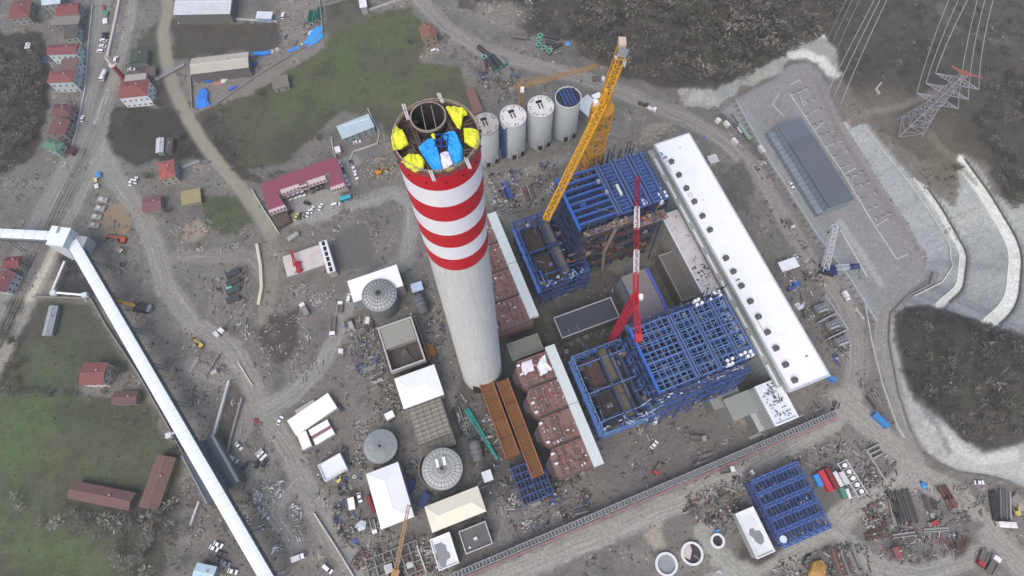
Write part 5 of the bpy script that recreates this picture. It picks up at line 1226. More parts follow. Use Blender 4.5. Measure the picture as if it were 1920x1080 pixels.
v1 = Vector(P(1160,114,97)) - Vector((tp.x, tp.y, 0)); mb = MB(); clutter(mb, v1.x - 2.5, v1.x + 2.5, v1.y - 3, v1.y + 4, 97, 22, random.Random(3), [(60,56,54),(90,84,80),(200,196,190),(190,150,60)], 3, 2.2); mb.build('winch_gear', AM, t)
v1 = Vector(P(1166,84,97)) - Vector((tp.x, tp.y, 0)); mb = MB(); mb.box(v1.x - 1.6, v1.x + 1.6, v1.y - 1.8, v1.y + 2.6, 96, 99); mb.build('machine_house', mat((210, 190, 170), .15, .6, .6), t)
mb = MB(); lattice(mb, (0, 0, 93), v1 + Vector((0, 0, -3)), 4.2, 3.4, n=12, cw=.5, dw=.35); mb.build('back_frame', YELD, t)
rw = [REDD, mat((236, 232, 234), .05, .5, .5), RED]
tower_crane('tower_crane', 'red tower crane with red and white banded jib between the boiler houses', (1192,556), 75, (1195,332), (1197,640), 2.7, 1.8, mat((176,40,64),.14,.5,.6), RED, mis=[2, 2, 1, 1, 0, 0, 1, 1, 0, 0, 0], mats=[REDD, rw[1], RED], cab=WHITE, cwm=mat((190, 60, 64), .2, .5, .6), seg=33)
tower_crane('tower_crane', 'small tan tower crane standing behind the silos', (977,162), 36, (1118,124), (955,170), 1.9, 1.5, TAN, TAN, cab=WHITE, seg=22)
def boom_crane(name, label, base, tip, ztip, w_, mb_, mc, carrier=True, tele=False, s=1.0):
    b = G(*base); e = Vector(P(*tip, ztip)); d = e - b; an = math.atan2(d.y, d.x); t = thing(name, label, 'crane', tuple(b), an)
    L = math.hypot(d.x, d.y)
    if carrier:
        for s_ in (-1, 1):
            mb = MB(); mb.prism([(-4 * s, s_ * 2 * s - .6 * s), (4 * s, s_ * 2 * s - .6 * s), (4 * s, s_ * 2 * s + .6 * s), (-4 * s, s_ * 2 * s + .6 * s)], 0, 1.1 * s); mb.build('track', DARK, t)
        mb = MB(); mb.box(-5 * s, 2.4 * s, -1.6 * s, 1.6 * s, 1.1 * s, 3.2 * s); mb.box(.6 * s, 2.8 * s, -1.7 * s, -.5 * s, 1.3 * s, 3.8 * s); mb.build('house', mc, t)
        mb = MB(); mb.box(-6.6 * s, -5 * s, -1.9 * s, 1.9 * s, 1.2 * s, 3.2 * s); mb.build('counterweight', GREYM, t)
    mb = MB()
    if tele:
        for k in range(3): f0, f1 = k / 3, (k + 1) / 3 + .02; mb.bar((2 + (L - 2) * f0, 0, 3 + (d.z - 3) * f0), (2 + (L - 2) * f1, 0, 3 + (d.z - 3) * f1), w_ * (1 - .22 * k))
    else: lattice(mb, (1.5, 0, 2.5), (L, 0, d.z), w_, w_ * .7, n=max(6, int(d.length / w_ / 1.4)), cw=w_ * .13, dw=w_ * .08)
    mb.build('boom', mb_, t)
    mb = MB(); mb.bar((L, 0, d.z), (L, 0, max(.5, d.z - 6)), .12); mb.box(L - .3, L + .3, -.3, .3, max(.3, d.z - 7), max(.8, d.z - 6)); mb.build('hook', DARK, t)
    return t, b, d
t, b, d = boom_crane('crawler_crane', 'crawler crane with upright white lattice boom over blue base at the switchyard edge', (1548,508), (1566,424), 44, 3.0, mat((206,208,210),.1,.6,.5), mat((44,54,110),.2,.5,.6))
mb = MB(); e = G(1600,507); ev = Vector(((e - b).x * math.cos(-t.rotation_euler.z) - (e - b).y * math.sin(-t.rotation_euler.z), (e - b).x * math.sin(-t.rotation_euler.z) + (e - b).y * math.cos(-t.rotation_euler.z), 6))
lattice(mb, (0, 0, 3), ev, 2.6, 2.0, n=9, cw=.35, dw=.2, mis=[0, 0, 1, 1, 1, 1, 0, 0, 0]); mb.build('derrick', [mat((44,54,120),.2,.5,.6), mat((196,200,210),.1,.6,.5)], t)
boom_crane('mobile_crane', 'tan lattice boom crane reaching up from the bottom edge', (742,1078), (766,948), 30, 1.4, mat((186,150,110),.12,.5,.6), TAN)
boom_crane('mobile_crane', 'yellow telescopic crane parked beside the conveyor gallery', (266,578), (212,561), 9, 1.5, YEL, mat((70,70,72),.2,.5,.7), tele=True)
boom_crane('mobile_crane', 'crane with thin boom lying over the steel laydown near the bottom right', (1750,980), (1815,961), 7, .8, mat((120,116,112),.2,.5,.7), mat((176,70,70),.2,.5,.6), tele=True, s=.5)
# teal boom on the ground
a, b, L, an = along((875,768),(932,860),1.6,1.6); t = thing('crane_boom', 'teal lattice boom lying on the ground right of the scaffold hall', 'crane boom', (a.x, a.y, 0), an)
mb = MB(); lattice(mb, (0, 0, 1.4), (L * .4, 0, 1.4), 2.0, n=7, cw=.3, dw=.2); mb.build('boom_foot', mat((44,168,156),.12,.5,.5), t)
mb = MB(); lattice(mb, (L * .4, 0, 1.4), (L, 0, 1.2), 1.7, .7, n=12, cw=.25, dw=.17); mb.build('boom_head', mat((60,184,172),.12,.5,.5), t)
mb = MB(); mb.box(-.5, L * .25, -1.3, 1.3, .2, .8); mb.build('cradle', mat((40,140,130),.15,.5,.5), t)

# ================================================================ transmission tower and its lines
LTG = mat((162, 162, 168), .1, .6, .6)
bt = G(1703, 243); zt = 62
tt_ = Vector(P(1824, 146, bt.z + zt))
t = thing('transmission_tower', 'grey lattice transmission tower with a red tip on the hillside', 'transmission tower', tuple(bt), math.radians(62))
# keep it plumb: solve the height that puts the tip over the base
best = None
for h_ in np.linspace(30, 110, 161):
    q = proj(bt.x, bt.y, bt.z + h_); e_ = math.hypot(q[0] - 1824, q[1] - 146)
    if best is None or e_ < best[0]: best = (e_, h_)
zt = float(best[1])
mb = MB(); lattice(mb, (0, 0, 0), (0, 0, zt * .45), 12, 5, n=5, cw=.36, dw=.2); mb.build('leg_section', LTG, t)
mb = MB(); lattice(mb, (0, 0, zt * .45), (0, 0, zt * .97), 5, 2.6, n=9, cw=.3, dw=.17); mb.build('body', LTG, t)
mb = MB(); lattice(mb, (0, 0, zt * .92), (0, 0, zt), 2.6, 1.2, n=3, cw=.24, dw=.16)
for s_ in (-1, 1): lattice(mb, (0, 0, zt * .97), (0, s_ * 7.5, zt * 1.0), 1.0, .3, n=4, cw=.14, dw=.1)
mb.build('red_peak', mat((176, 108, 100), .1, .5, .6), t)
ARMS = []
for f_ in (.52, .68, .84):
    for s_ in (-1, 1):
        mb = MB()
        e = Vector((0, s_ * 11, zt * f_ + .6))
        for q in ((-1.6, s_ * 2, zt * f_), (1.6, s_ * 2, zt * f_), (0, s_ * 1.6, zt * f_ + 3.0)): mb.bar(q, e, .24)
        for k in range(1, 5):
            u = k / 5; A = Vector((-1.6, s_ * 2, zt * f_)).lerp(e, u); B_ = Vector((1.6, s_ * 2, zt * f_)).lerp(e, u); T_ = Vector((0, s_ * 1.6, zt * f_ + 3)).lerp(e, u)
            mb.bar(A, B_, .18); mb.bar(A, T_, .18); mb.bar(B_, T_, .18)
        mb.build('cross_arm', LTG, t); ARMS.append(e)
CABM = mat((170, 168, 166), .05, .5, .6)
rzm = Matrix.Rotation(math.radians(62), 3, 'Z')
def cable(a, b, sag, label, group, r=.2):
    a, b = Vector(a), Vector(b); mb = MB(); n = 14; pts = []
    for k in range(n + 1):
        u = k / n; p = a.lerp(b, u); p.z -= sag * 4 * u * (1 - u); pts.append(p)
    o = a.copy()
    for k in range(n): mb.tube(pts[k] - o, pts[k + 1] - o, r, n=5, caps=False)
    return tag(mb.build('power_line', CABM, None, loc=o), label, 'power line', group)
tops = [(1787,-20),(1806,-20),(1824,-20),(1838,-20),(1852,-20),(1868,-20)]
order = sorted(range(6), key=lambda k: proj(*(bt + rzm @ ARMS[k]))[0])
for k, ti in zip(order, tops):
    w_ = bt + rzm @ ARMS[k]
    cable(w_, P(*ti, w_.z + 6), 3, 'pale power line from the lattice transmission tower to the top edge', 'lines above the transmission tower')
gant = [(1552,72),(1563,77),(1572,88),(1553,170),(1563,182),(1576,196)]
for k, (a_, ti) in enumerate(zip(gant, [(1598,-20),(1608,-20),(1622,-20),(1650,-20),(1660,-20),(1672,-20)])):
    z0 = hz(*P(*a_)[:2]) + 9
    cable(P(*a_, z0), P(*ti, 70), 3, 'pale power line descending to the upper end of the switchyard', 'lines above the switchyard')
# ================================================================ houses and other buildings of the village side
def house(label, pts, h, rc, wc, roof='hip', rise=1.8, ang=None, cat='house', name='house', win=True, over=.5, storeys=2, dots=0, group=None):
    if rc[0] > rc[1] * 1.4: g_ = sum(rc) / 3; rc = tuple(max(0, int((.68 * v + .32 * g_) * .96) + d_) for v, d_ in zip(rc, (2, 1, 0)))
    bx, by, sx, sy, an = R(pts, h, ang); t = thing(name, label, cat, (bx, by, 0), an, group)
    wx, wy = sx / 2 - over, sy / 2 - over
    mb = MB(); mb.box(-wx, wx, -wy, wy, -.5, h - .05); mb.build('wall', mat(wc, .1, .5, .85, dirt=.3, dscale=.2, dcol=tuple(int(v * .75) for v in wc)), t)
    a, b = sx / 2, sy / 2; mb = MB(); lx = sx >= sy; ins = (min(a, b) * (.9 if roof == 'hip' else 0.0))
    r0, r1 = ((-a + ins, 0, h + rise), (a - ins, 0, h + rise)) if lx else ((0, -b + ins, h + rise), (0, b - ins, h + rise))
    c_ = [(-a, -b, h), (a, -b, h), (a, b, h), (-a, b, h)]
    if roof == 'flat': mb.box(-a, a, -b, b, h - .3, h)
    else:
        fs = [[c_[0], c_[1], r1, r0], [c_[1], c_[2], r1], [c_[2], c_[3], r0, r1], [c_[3], c_[0], r0]] if lx else [[c_[0], c_[1], r0], [c_[1], c_[2], r1, r0], [c_[2], c_[3], r1], [c_[3], c_[0], r0, r1]]
        for f in fs: mb.face(f)
        mb.face(c_[::-1])
    rf = mb.build('roof', mat(rc, .16, .5, .85, dirt=.5, dscale=.3, dcol=tuple(int(v * .8 + 10) for v in rc), stripes=(('X' if lx else 'Y'), .7, .12)), t)
    if roof != 'flat':
        mb = MB(); mb.bar(r0, r1, .25, .2)
        if roof == 'hip':
            for k, c1 in enumerate(c_): mb.bar(c1, r0 if (c1[0] < 0 if lx else c1[1] < 0) else r1, .2, .16)
        mb.build('ridge', mat(tuple(min(255, int(v * 1.15) + 12) for v in rc), .1, .5, .8), rf)
        mb = MB(); mb.box(a * .3 - .35, a * .3 + .35, b * .25 - .35, b * .25 + .35, h, h + rise + .5); mb.build('chimney', mat((190, 170, 160), .15, .8, .9), rf)
    if win:
        for s in range(storeys):
            z = .9 + s * (h - .6) / storeys
            for side in range(4):
                ln = wx if side < 2 else wy; n = max(1, min(5, int(ln * 2 / 3.2)))
                for k in range(n):
                    u = -ln + 2 * ln * (k + .5) / n
                    x0, x1, y0, y1 = ((u - .5, u + .5, -wy - .06, -wy + .02), (u - .5, u + .5, wy - .02, wy + .06), (-wx - .06, -wx + .02, u - .5, u + .5), (wx - .02, wx + .06, u - .5, u + .5))[side]
                    if side in (1, 2) and (k % 2): continue
                    mb = MB(); mb.box(x0, x1, y0, y1, z, z + 1.2); mb.build('window', GLASS, t)
    return t
RT = (156, 72, 72); RT2 = (140, 78, 76); RT3 = (176, 80, 78)
house('red hipped roof house alone among the gardens in the top left corner', [(16,4),(52,0),(62,30),(22,36)], 6, (150,76,74), (150,148,146))
house('pale blue roofed house next to the red roof at the top edge', [(78,-10),(114,-14),(116,6),(82,10)], 6, (196,210,216), (150,154,154), roof='gable')
house('red roof house on the top edge with a white skylight strip', [(108,8),(149,4),(150,27),(109,28)], 7, (158,70,72), (156,150,146), roof='gable')
house('unfinished grey concrete house with bare flat deck below the top red roof', [(99,31),(149,29),(149,46),(99,46)], 6, (140,134,128), (130,124,118), roof='flat')
house('grey flat roof house with pale side wall facing the road', [(119,48),(147,44),(144,70),(122,72)], 7, (96,92,88), (168,172,168), roof='flat')
house('crimson metal roof house with pale turquoise front facing the road', [(90,84),(145,82),(147,104),(92,101)], 8, (152,74,80), (196,214,212), roof='gable', rise=1.4)
house('grey and maroon flat roof house between two red roofs', [(114,110),(146,108),(144,134),(113,133)], 8, (124,96,94), (200,210,212), roof='flat')
house('red tile roof house with white two storey front at the road bend', [(90,134),(140,132),(138,155),(91,155)], 9, (160,80,80), (186,196,198), roof='hip', rise=1.6)
house('hipped maroon roof house with pale ridge lines beside the road', [(96,197),(133,195),(132,218),(97,217)], 7, (128,78,80), (150,140,136))
house('long maroon tile roof house between the hipped maroon and green roofs', [(98,222),(132,224),(120,253),(91,250)], 7, (134,84,84), (150,140,136), roof='gable', rise=1.4)
house('green roof house with small dormers beside the road', [(91,256),(120,268),(107,288),(78,274)], 7, (92,128,108), (150,170,160))
house('small dark red shed by the road below the green roof', [(127,273),(141,276),(135,291),(122,286)], 3, (104,56,60), (130,90,90), roof='flat', win=False, name='shed', cat='shed')
house('small white roofed garden shed on the left hillside', [(46,81),(56,80),(57,90),(47,92)], 2.6, (228,228,226), (180,180,178), roof='gable', rise=.5, win=False, name='shed', cat='shed')
M_ = house('large white building with plain red roof beside the minaret', [(223,154),(277,148),(279,176),(224,188)], 9, (158,76,78), (226,228,230), roof='hip', rise=2.2, cat='mosque', name='mosque', storeys=2, over=.4)
house('low pale roof annex behind the large red roofed white building', [(231,141),(272,137),(276,148),(236,154)], 5, (176,172,164), (190,188,184), roof='flat', win=False, name='annex', cat='annex')
house('dark green arched metal shed left of the stream', [(243,94),(275,91),(277,116),(244,119)], 4, (78,88,80), (120,130,122), roof='gable', rise=1.6, win=False, name='shed', cat='shed')
house('small brown roof shed behind the green arched shed', [(272,127),(290,124),(293,141),(275,143)], 3, (104,92,90), (120,112,108), roof='flat', win=False, name='shed', cat='shed')
house('white roofed half of the twin shed in the dark field', [(291,260),(306,258),(308,285),(293,287)], 3.5, (196,196,204), (140,140,140), roof='gable', rise=.8, win=False, name='shed', cat='shed')
house('dark brown half of the twin shed in the dark field', [(309,260),(322,259),(325,285),(311,286)], 3, (92,86,84), (110,104,100), roof='gable', rise=.7, win=False, name='shed', cat='shed')
house('orange red roofed house beside the stream', [(293,306),(322,299),(333,328),(302,339)], 7, (190,86,78), (168,160,152), rise=1.5)
house('weathered crimson roof ruin beside the dirt road', [(264,372),(300,366),(306,392),(270,397)], 4, (146,84,96), (140,134,128), roof='gable', rise=1, win=False)
house('yellow grey unfinished house with open rooms', [(336,360),(372,352),(380,376),(343,386)], 3, (160,150,112), (146,140,128), roof='flat', win=False)
house('grey roofless ruin at the edge of the grass slope', [(505,146),(536,139),(545,160),(515,167)], 4, (128,122,114), (146,140,132), roof='flat')
house('brick red roof house with unfinished brick front beside a white van', [(782,52),(806,44),(823,63),(798,74)], 8, (154,96,82), (156,140,122), roof='gable', rise=1.2)
house('crimson roof house by the left edge of the railway', [(10,482),(38,480),(40,502),(8,504)], 6, (148,62,74), (160,150,146), roof='gable')
house('maroon roof house below the crimson roof at the left edge', [(-6,506),(26,510),(16,548),(-12,546)], 6, (140,70,80), (186,196,196), roof='gable')
house('red roof farmhouse with white balconies left of the conveyor gallery', [(158,680),(206,679),(192,722),(148,722)], 7, (156,80,80), (214,208,200), roof='gable', rise=1.4)
house('small maroon roof barn below the red farmhouse', [(212,734),(258,733),(258,758),(211,760)], 4, (120,82,82), (140,130,126), roof='gable', rise=1, win=False, name='barn', cat='barn')
def shed2(label, pts, c): return house(label, pts, 4, c, (120, 110, 106), roof='gable', rise=1.6, win=False, name='barn', cat='barn', over=.3)
shed2('long maroon roof barn with white rubble at one gable', [(140,901),(256,924),(240,958),(126,934)], (130,86,84))
shed2('long tilted brown roof barn beside the lower conveyor gallery', [(295,852),(331,858),(296,957),(259,950)], (132,92,86))
house('silver arched shed in the field beside the thin pipe conveyor', [(96,574),(114,573),(92,630),(74,629)], 3, (158,164,168), (130,134,136), roof='gable', rise=1.2, win=False, name='shed', cat='shed')
house('long pale metal roof warehouse on the top edge', [(328,-14),(434,-16),(437,24),(331,30)], 8, (206,208,212), (110,108,108), roof='gable', rise=1.2, win=False, name='warehouse', cat='warehouse', over=.2)
house('beige ribbed roof warehouse with blue bundles at its end', [(357,110),(465,97),(468,127),(359,139)], 8, (188,182,170), (108,104,102), roof='gable', rise=1.3, win=False, name='warehouse', cat='warehouse', over=.2)
house('small white and blue roofed cabin near the blue heaps', [(481,21),(511,22),(509,35),(480,34)], 4, (222,226,236), (150,170,186), roof='flat', win=False, name='cabin', cat='cabin')
house('white roofed building with grey step at the top edge', [(668,-8),(681,-10),(692,10),(678,16)], 6, (232,236,240), (160,162,164), roof='flat', win=False, name='building', cat='building')
house('pale blue glass roof building above the white courtyard', [(632,236),(692,213),(701,238),(640,262)], 6, (186,202,210), (150,158,162), roof='flat', name='building', cat='building', win=True)
mb = MB(); mb.bar((0, 0, 6.3), (16, 0, 6.3), .7, .3); p = P(650, 249, 0); tag(mb.build('roof_light', mat((214,232,240),.05,.5,.4), None, loc=(p[0] - .5, p[1], .1), rz=YV), 'pale strip roof light on the blue glass roof building', 'roof light')
house('small white cube shed at the courtyard wall', [(626,276),(636,273),(639,284),(629,287)], 3.4, (234,234,236), (190,190,190), roof='flat', win=False, name='shed', cat='shed')
house('grey box container at the corner of the courtyard wall', [(537,446),(556,433),(561,440),(541,452)], 2.6, (168,166,162), (150,148,144), roof='flat', win=False, name='container', cat='container')
house('brown shed roof left of the silos, beyond the chimney top', [(871,168),(886,164),(908,205),(891,216)], 5, (128,98,92), (110,96,92), roof='flat', win=False, name='shed', cat='shed')
house('white small office with grey yard wall beyond the hall', [(1459,492),(1492,481),(1497,499),(1467,511)], 4, (238,240,244), (150,152,156), roof='flat', win=False, name='office', cat='office', over=.2)
house('white two slot kiosk against the far side of the turbine hall', [(1325,293),(1342,288),(1349,301),(1333,308)], 5, (206,206,204), (180,180,178), roof='flat', win=False, name='kiosk', cat='kiosk')
house('pale blue tent roof at the bottom edge beside parked cars', [(368,1054),(405,1062),(400,1092),(360,1088)], 4, (190,212,226), (150,160,166), roof='gable', rise=.8, win=False, name='shed', cat='shed')
house('red roof hut among steel scraps near the bottom right', [(1673,1027),(1690,1023),(1696,1046),(1682,1049)], 3.5, (160,78,88), (120,90,90), roof='gable', rise=.8, win=False, name='hut', cat='hut')
# U-shaped crimson building round the car court
t = thing('court_building', 'crimson roofed U shaped building round the car court', 'building', (*P(570, 360)[:2], 0))
o0 = Vector((*P(570, 360)[:2], 0)); CR = mat((142, 76, 94), .08, .3, .8, dirt=.3, dscale=.08, dcol=(132,74,88)); PK = mat((206,184,184), .1, .5, .8)
for nm, pts in (('long_wing', [(488,345),(618,297),(628,318),(520,362)]), ('left_wing', [(488,345),(520,362),(534,386),(504,395)]), ('right_wing', [(618,297),(632,297),(648,344),(618,352)])):
    pl = [(P(*q, 8)[0] - o0.x, P(*q, 8)[1] - o0.y) for q in pts]; mb = MB(); mb.prism(pl, 0, 7.6 + .01 * len(nm)); mb.build('wall', mat((186,176,172), .1, .5, .85, dirt=.3), t)
    mb = MB(); mb.prism(pl, 7.62 + .01 * len(nm), 8.0 + .01 * len(nm)); mb.build(nm, CR, t)
for pts, z0, z1 in (([(504,395),(534,384),(537,390),(507,401)], 6.5, 8.3), ([(525,357),(560,345),(563,352),(530,365)], 6.5, 8.4), ([(576,340),(609,329),(612,338),(580,349)], 6.5, 8.4), ([(619,352),(645,343),(647,351),(622,359)], 6.5, 8.3), ([(562,349),(575,345),(577,350),(565,354)], 6.5, 8.3)):
    pl = [(P(*q, 8)[0] - o0.x, P(*q, 8)[1] - o0.y) for q in pts]; mb = MB(); mb.prism(pl, z0, z1); pp = mb.build('parapet_front', PK, t)
    a_, b_ = Vector((*pl[3], 0)), Vector((*pl[2], 0)); mb = MB()
    for k in range(5): q = a_.lerp(b_, (k + .5) / 5); mb.box(q.x - .4, q.x + .4, q.y - .5, q.y + .3, 8.32, 8.7)
    mb.build('dormer', GLASS, pp)
pl = [(P(*q, 3)[0] - o0.x, P(*q, 3)[1] - o0.y) for q in [(511,402),(537,392),(544,414),(522,426)]]
mb = MB(); mb.prism(pl, 0, 3); tag(mb.build('brown_shed', mat((92,82,76),.15,.4,.9), None, loc=o0), 'dark brown flat shed below the left wing of the crimson building', 'shed')
# minaret: plumb, its height from the slant it shows
bt_ = P(236, 151); best = min((math.hypot(proj(bt_[0], bt_[1], h)[0] - 195, proj(bt_[0], bt_[1], h)[1] - 105), h) for h in np.linspace(10, 80, 141)); mh = float(best[1])
t = thing('minaret', 'slim red and white minaret rising beside the red roofed white building', 'minaret', (bt_[0], bt_[1], 0))
PR = mat((138, 62, 66), .12, .6, .8); PW = mat((226, 206, 204), .08, .6, .7)
mb = MB(); mb.lathe([(1.5, 0), (1.3, mh * .62)], 14); mb.build('shaft', PR, t, True)
mb = MB(); mb.lathe([(1.3, mh * .60), (2.0, mh * .63), (2.0, mh * .66), (1.0, mh * .66)], 16); mb.build('balcony', PW, t)
mb = MB(); mb.lathe([(1.05, mh * .66), (.95, mh * .84)], 14); mb.build('upper_shaft', PW, t, True)
mb = MB(); mb.lathe([(1.2, mh * .84), (.05, mh)], 14); mb.build('cone_cap', mat((206,196,196), .08, .6, .6), t, True)

# concrete pump works by the court
t, bx, by, sx, sy, an = flatb('concrete_slab', 'pale concrete slab carrying the red pump beside the stream road', 'slab', [(534,486),(594,455),(612,497),(535,518)], 4, mat((150,146,140),.15,.4,.9), mat((206,198,194),.1,.4,.9,dirt=.6,dscale=.2,dcol=(160,154,148)))
t, bx, by, sx, sy, an = flatb('screen_house', 'white narrow block with a row of dark roof openings', 'building', [(596,456),(609,450),(631,505),(617,513)], 6.5, mat((168,166,162),.1,.4,.8), mat((226,228,232),.05,.4,.7))
for k in range(6):
    y = -sy * .42 + sy * .84 * k / 5; mb = MB(); mb.box(-sx * .18, sx * .22, y - 1.3, y + 1.3, 6.5, 6.56); mb.build('roof_opening', BLACK, t)
# ---- switchyard building
bx, by, sx, sy, an = R([(1459,236),(1494,222),(1606,368),(1556,391)], 9, None); an = math.radians(-50) if False else an
q0, q1 = P(1459, 236, 9), P(1556, 391, 9); an = math.atan2(q1[1] - q0[1], q1[0] - q0[0]); bx, by, sx, sy, an = R([(1459,236),(1556,391),(1606,368),(1494,222)], 9, an)
t = thing('switchgear_building', 'long blue grey roofed switchgear building on the paved platform', 'building', (bx, by, 0), an)
SL_ = mat((100,105,111), .06, .2, .6, dirt=.3, dscale=.06, dcol=(94,99,105))
mb = MB(); mb.box(-sx / 2, sx / 2, -sy / 2, sy / 2, 0, 8.5); mb.build('wall', wallribs((140,150,158), 'X', 3.4, .3), t)
mb = MB(); mb.box(-sx / 2 - .2, -sx / 2 + sx * .22, -sy / 2 - .2, sy / 2 + .2, 8.5, 9.0); mb.build('roof', mat((104,112,120), .06, .2, .6), t)
mb = MB(); mb.box(-sx / 2 + sx * .22, sx / 2 + .2, -sy / 2 - .2, sy / 2 + .2, 8.5, 9.6); mb.build('high_roof', SL_, t)
mb = MB(); mb.box(-sx / 2, sx / 2, -sy / 2 - 4.2, -sy / 2 - .25, 0, 3.4); mb.build('low_wing', RIB((132,143,152), 'X', 3.2, .25), t)
def wall_line(name, label, pts, h, th, m, cat='wall', group=None, z=None, world=False):
    mb = MB(); w_ = [G(*p) for p in pts]; o = w_[0].copy()
    for a_, b_ in zip(w_[:-1], w_[1:]):
        n = max(1, int((b_ - a_).length / 6))
        for k in range(n):
            p = a_.lerp(b_, k / n); q = a_.lerp(b_, (k + 1) / n); p.z, q.z = hz(p.x, p.y) + h / 2 - .2, hz(q.x, q.y) + h / 2 - .2
            mb.bar(p - o, q - o, th, h + .4)
    return tag(mb.build(name, m, None, loc=o), label, cat, group)
WL = mat((196, 196, 192), .1, .6, .8, dirt=.3); WG = mat((150, 148, 142), .15, .6, .9, dirt=.4)
for pts, h, th, m, lb in (
  ([(600,0),(606,60),(590,78),(480,145),(408,196),(372,212)], 1.6, .5, WG, 'grey boundary wall along the grass slope below the blue heaps'),
  ([(335,45),(440,37),(520,42)], 1.4, .4, WL, 'pale low wall below the long top warehouse'),
  ([(605,12),(680,-8)], 1.4, .4, WG, 'short grey wall near the white roof at the top edge'),
  ([(680,24),(770,-6)], 1.4, .4, WL, 'pale wall running to the top edge right of the white roof'),
  ([(359,145),(362,205),(372,212)], 1.6, .4, WG, 'grey wall at the stream side of the warehouse yard'),
  ([(474,358),(494,392),(516,425),(525,440)], 2.0, .5, WL, 'pale wall along the stream behind the crimson building'),
  ([(622,258),(626,285),(632,300)], 1.6, .4, WL, 'pale wall left of the white courtyard'),
  ([(690,205),(712,250),(708,270),(664,285),(658,300),(664,330)], 1.2, .4, WL, 'curved pale wall right of the white courtyard'),
  ([(483,459),(490,500),(492,540),(486,572)], 1.6, 1.6, mat((206,202,180),.12,.8,.9), 'cream concrete kerb wall beside the stream road'),
  ([(172,560),(200,610),(260,700),(300,770),(345,850)], 1.4, .5, WG, 'grey field wall left of the long conveyor gallery'),
  ([(62,557),(160,560)], 1.4, .5, WG, 'grey wall at the head of the left field'),
  ([(432,715),(400,830)], 2.2, 1.2, WL, 'left wall of the open drain beside the conveyor gallery'),
  ([(456,748),(425,860)], 2.2, .8, WG, 'right wall of the open drain beside the conveyor gallery'),
  ([(376,940),(360,985)], 2.0, 1.0, WL, 'short pale wall below the receiving hall'),
  ([(590,962),(640,1040),(665,1082)], 1.4, .6, WL, 'white kerb wall along the dirt road near the bottom edge'),
  ([(1460,176),(1448,196),(1470,220)], .6, .5, WL, 'upper white trench line of the switchyard left of the roof'),
  ([(1480,176),(1508,218),(1545,275),(1580,325),(1602,362),(1640,425),(1680,486),(1702,477)], .6, .6, WL, 'long white trench line through the switchyard'),
  ([(1600,362),(1590,366)], .6, .5, WL, 'short white trench branch below the roof end'),
  ([(1575,432),(1625,520)], .8, 1.2, mat((182,182,180),.1,.5,.8), 'pale concrete duct line beside the crawler crane'),
  ([(1618,238),(1660,292),(1704,345),(1750,410),(1780,462),(1785,500),(1765,530),(1712,556)], 1.0, .6, WL, 'white parapet on the first berm of the lined slope'),
  ([(1748,512),(1742,535),(1700,556),(1668,590),(1665,640),(1684,740),(1708,810),(1730,848)], 1.6, .5, WG, 'grey kerb wall at the foot of the lined slope'),
  ([(1618,560),(1632,640),(1652,720),(1680,800),(1694,822)], 1.4, .5, WL, 'white wall between the two dirt roads on the right'),
  ([(1602,578),(1618,600)], 1.4, .5, WL, 'short white wall at the lower end of the platform'),
  ([(1732,850),(1760,872),(1800,888),(1850,894),(1890,905),(1925,925)], 1.4, .6, mat((120,116,112),.2,.6,.9), 'dark grey wall at the foot of the lower lined slope'),
  ([(1648,178),(1641,168),(1652,156)], 1.4, .6, WL, 'white bent kerb on the hillside clearing'),
  ([(1502,155),(1500,150),(1480,160)], .6, .4, WL, 'white kerb at the top of the switchyard')):
    wall_line('wall', lb, pts, h, th, m)
for k, (a_, b_) in enumerate((((1508,218),(1530,208)), ((1525,246),(1545,230)), ((1545,278),(1568,268)), ((1580,328),(1604,316)), ((1508,200),(1500,182)), ((1640,425),(1665,410)))):
    wall_line('trench_branch', 'short white side branch of the long switchyard trench', [a_, b_], .5, .45, WL, cat='trench', group='side branches of the switchyard trench')
for k, off in enumerate((0, 5, 14, 19)):
    wall_line('rail', ['outermost pale railway rail nearest the highway','inner pale railway rail nearest the highway','inner pale railway rail nearest the dirt road','outermost pale railway rail nearest the dirt road'][k], [(196+off,170),(176+off,230),(140+off,310),(108+off,372),(56+off,482),(2+off,600),(-40+off,690)], .3, .35, mat((158,154,148),.1,.6,.7), cat='rail', group='railway rails')
wall_line('wall', 'pale low wall along the highway beside the houses', [(174,10),(166,90),(160,170),(146,240),(132,292)], .8, .5, WL)
wall_line('wall', 'long pale wall between the highway and the narrow top road', [(228,-10),(215,55),(203,108)], 1.6, 1.4, mat((196,186,182),.08,.6,.8))
# bridges over the stream
for a_, b_, lb in (((291,150),(345,121),'thin grey footbridge over the stream by the beige warehouse'), ((342,314),(374,302),'grey footbridge from the orange roofed house')):
    A, B_ = G(*a_, .8), G(*b_, .8); L = (B_ - A).length; t = thing('footbridge', lb, 'footbridge', tuple(A), math.atan2(B_.y - A.y, B_.x - A.x))
    mb = MB(); mb.box(0, L, -.8, .8, -.2, .05); mb.build('deck', CONC, t)
    for s_ in (-1, 1): mb = MB(); mb.bar((0, s_ * .8, 1), (L, s_ * .8, 1), .12); mb.bar((0, s_ * .8, .5), (L, s_ * .8, .5), .1); mb.build('railing', GALV, t)

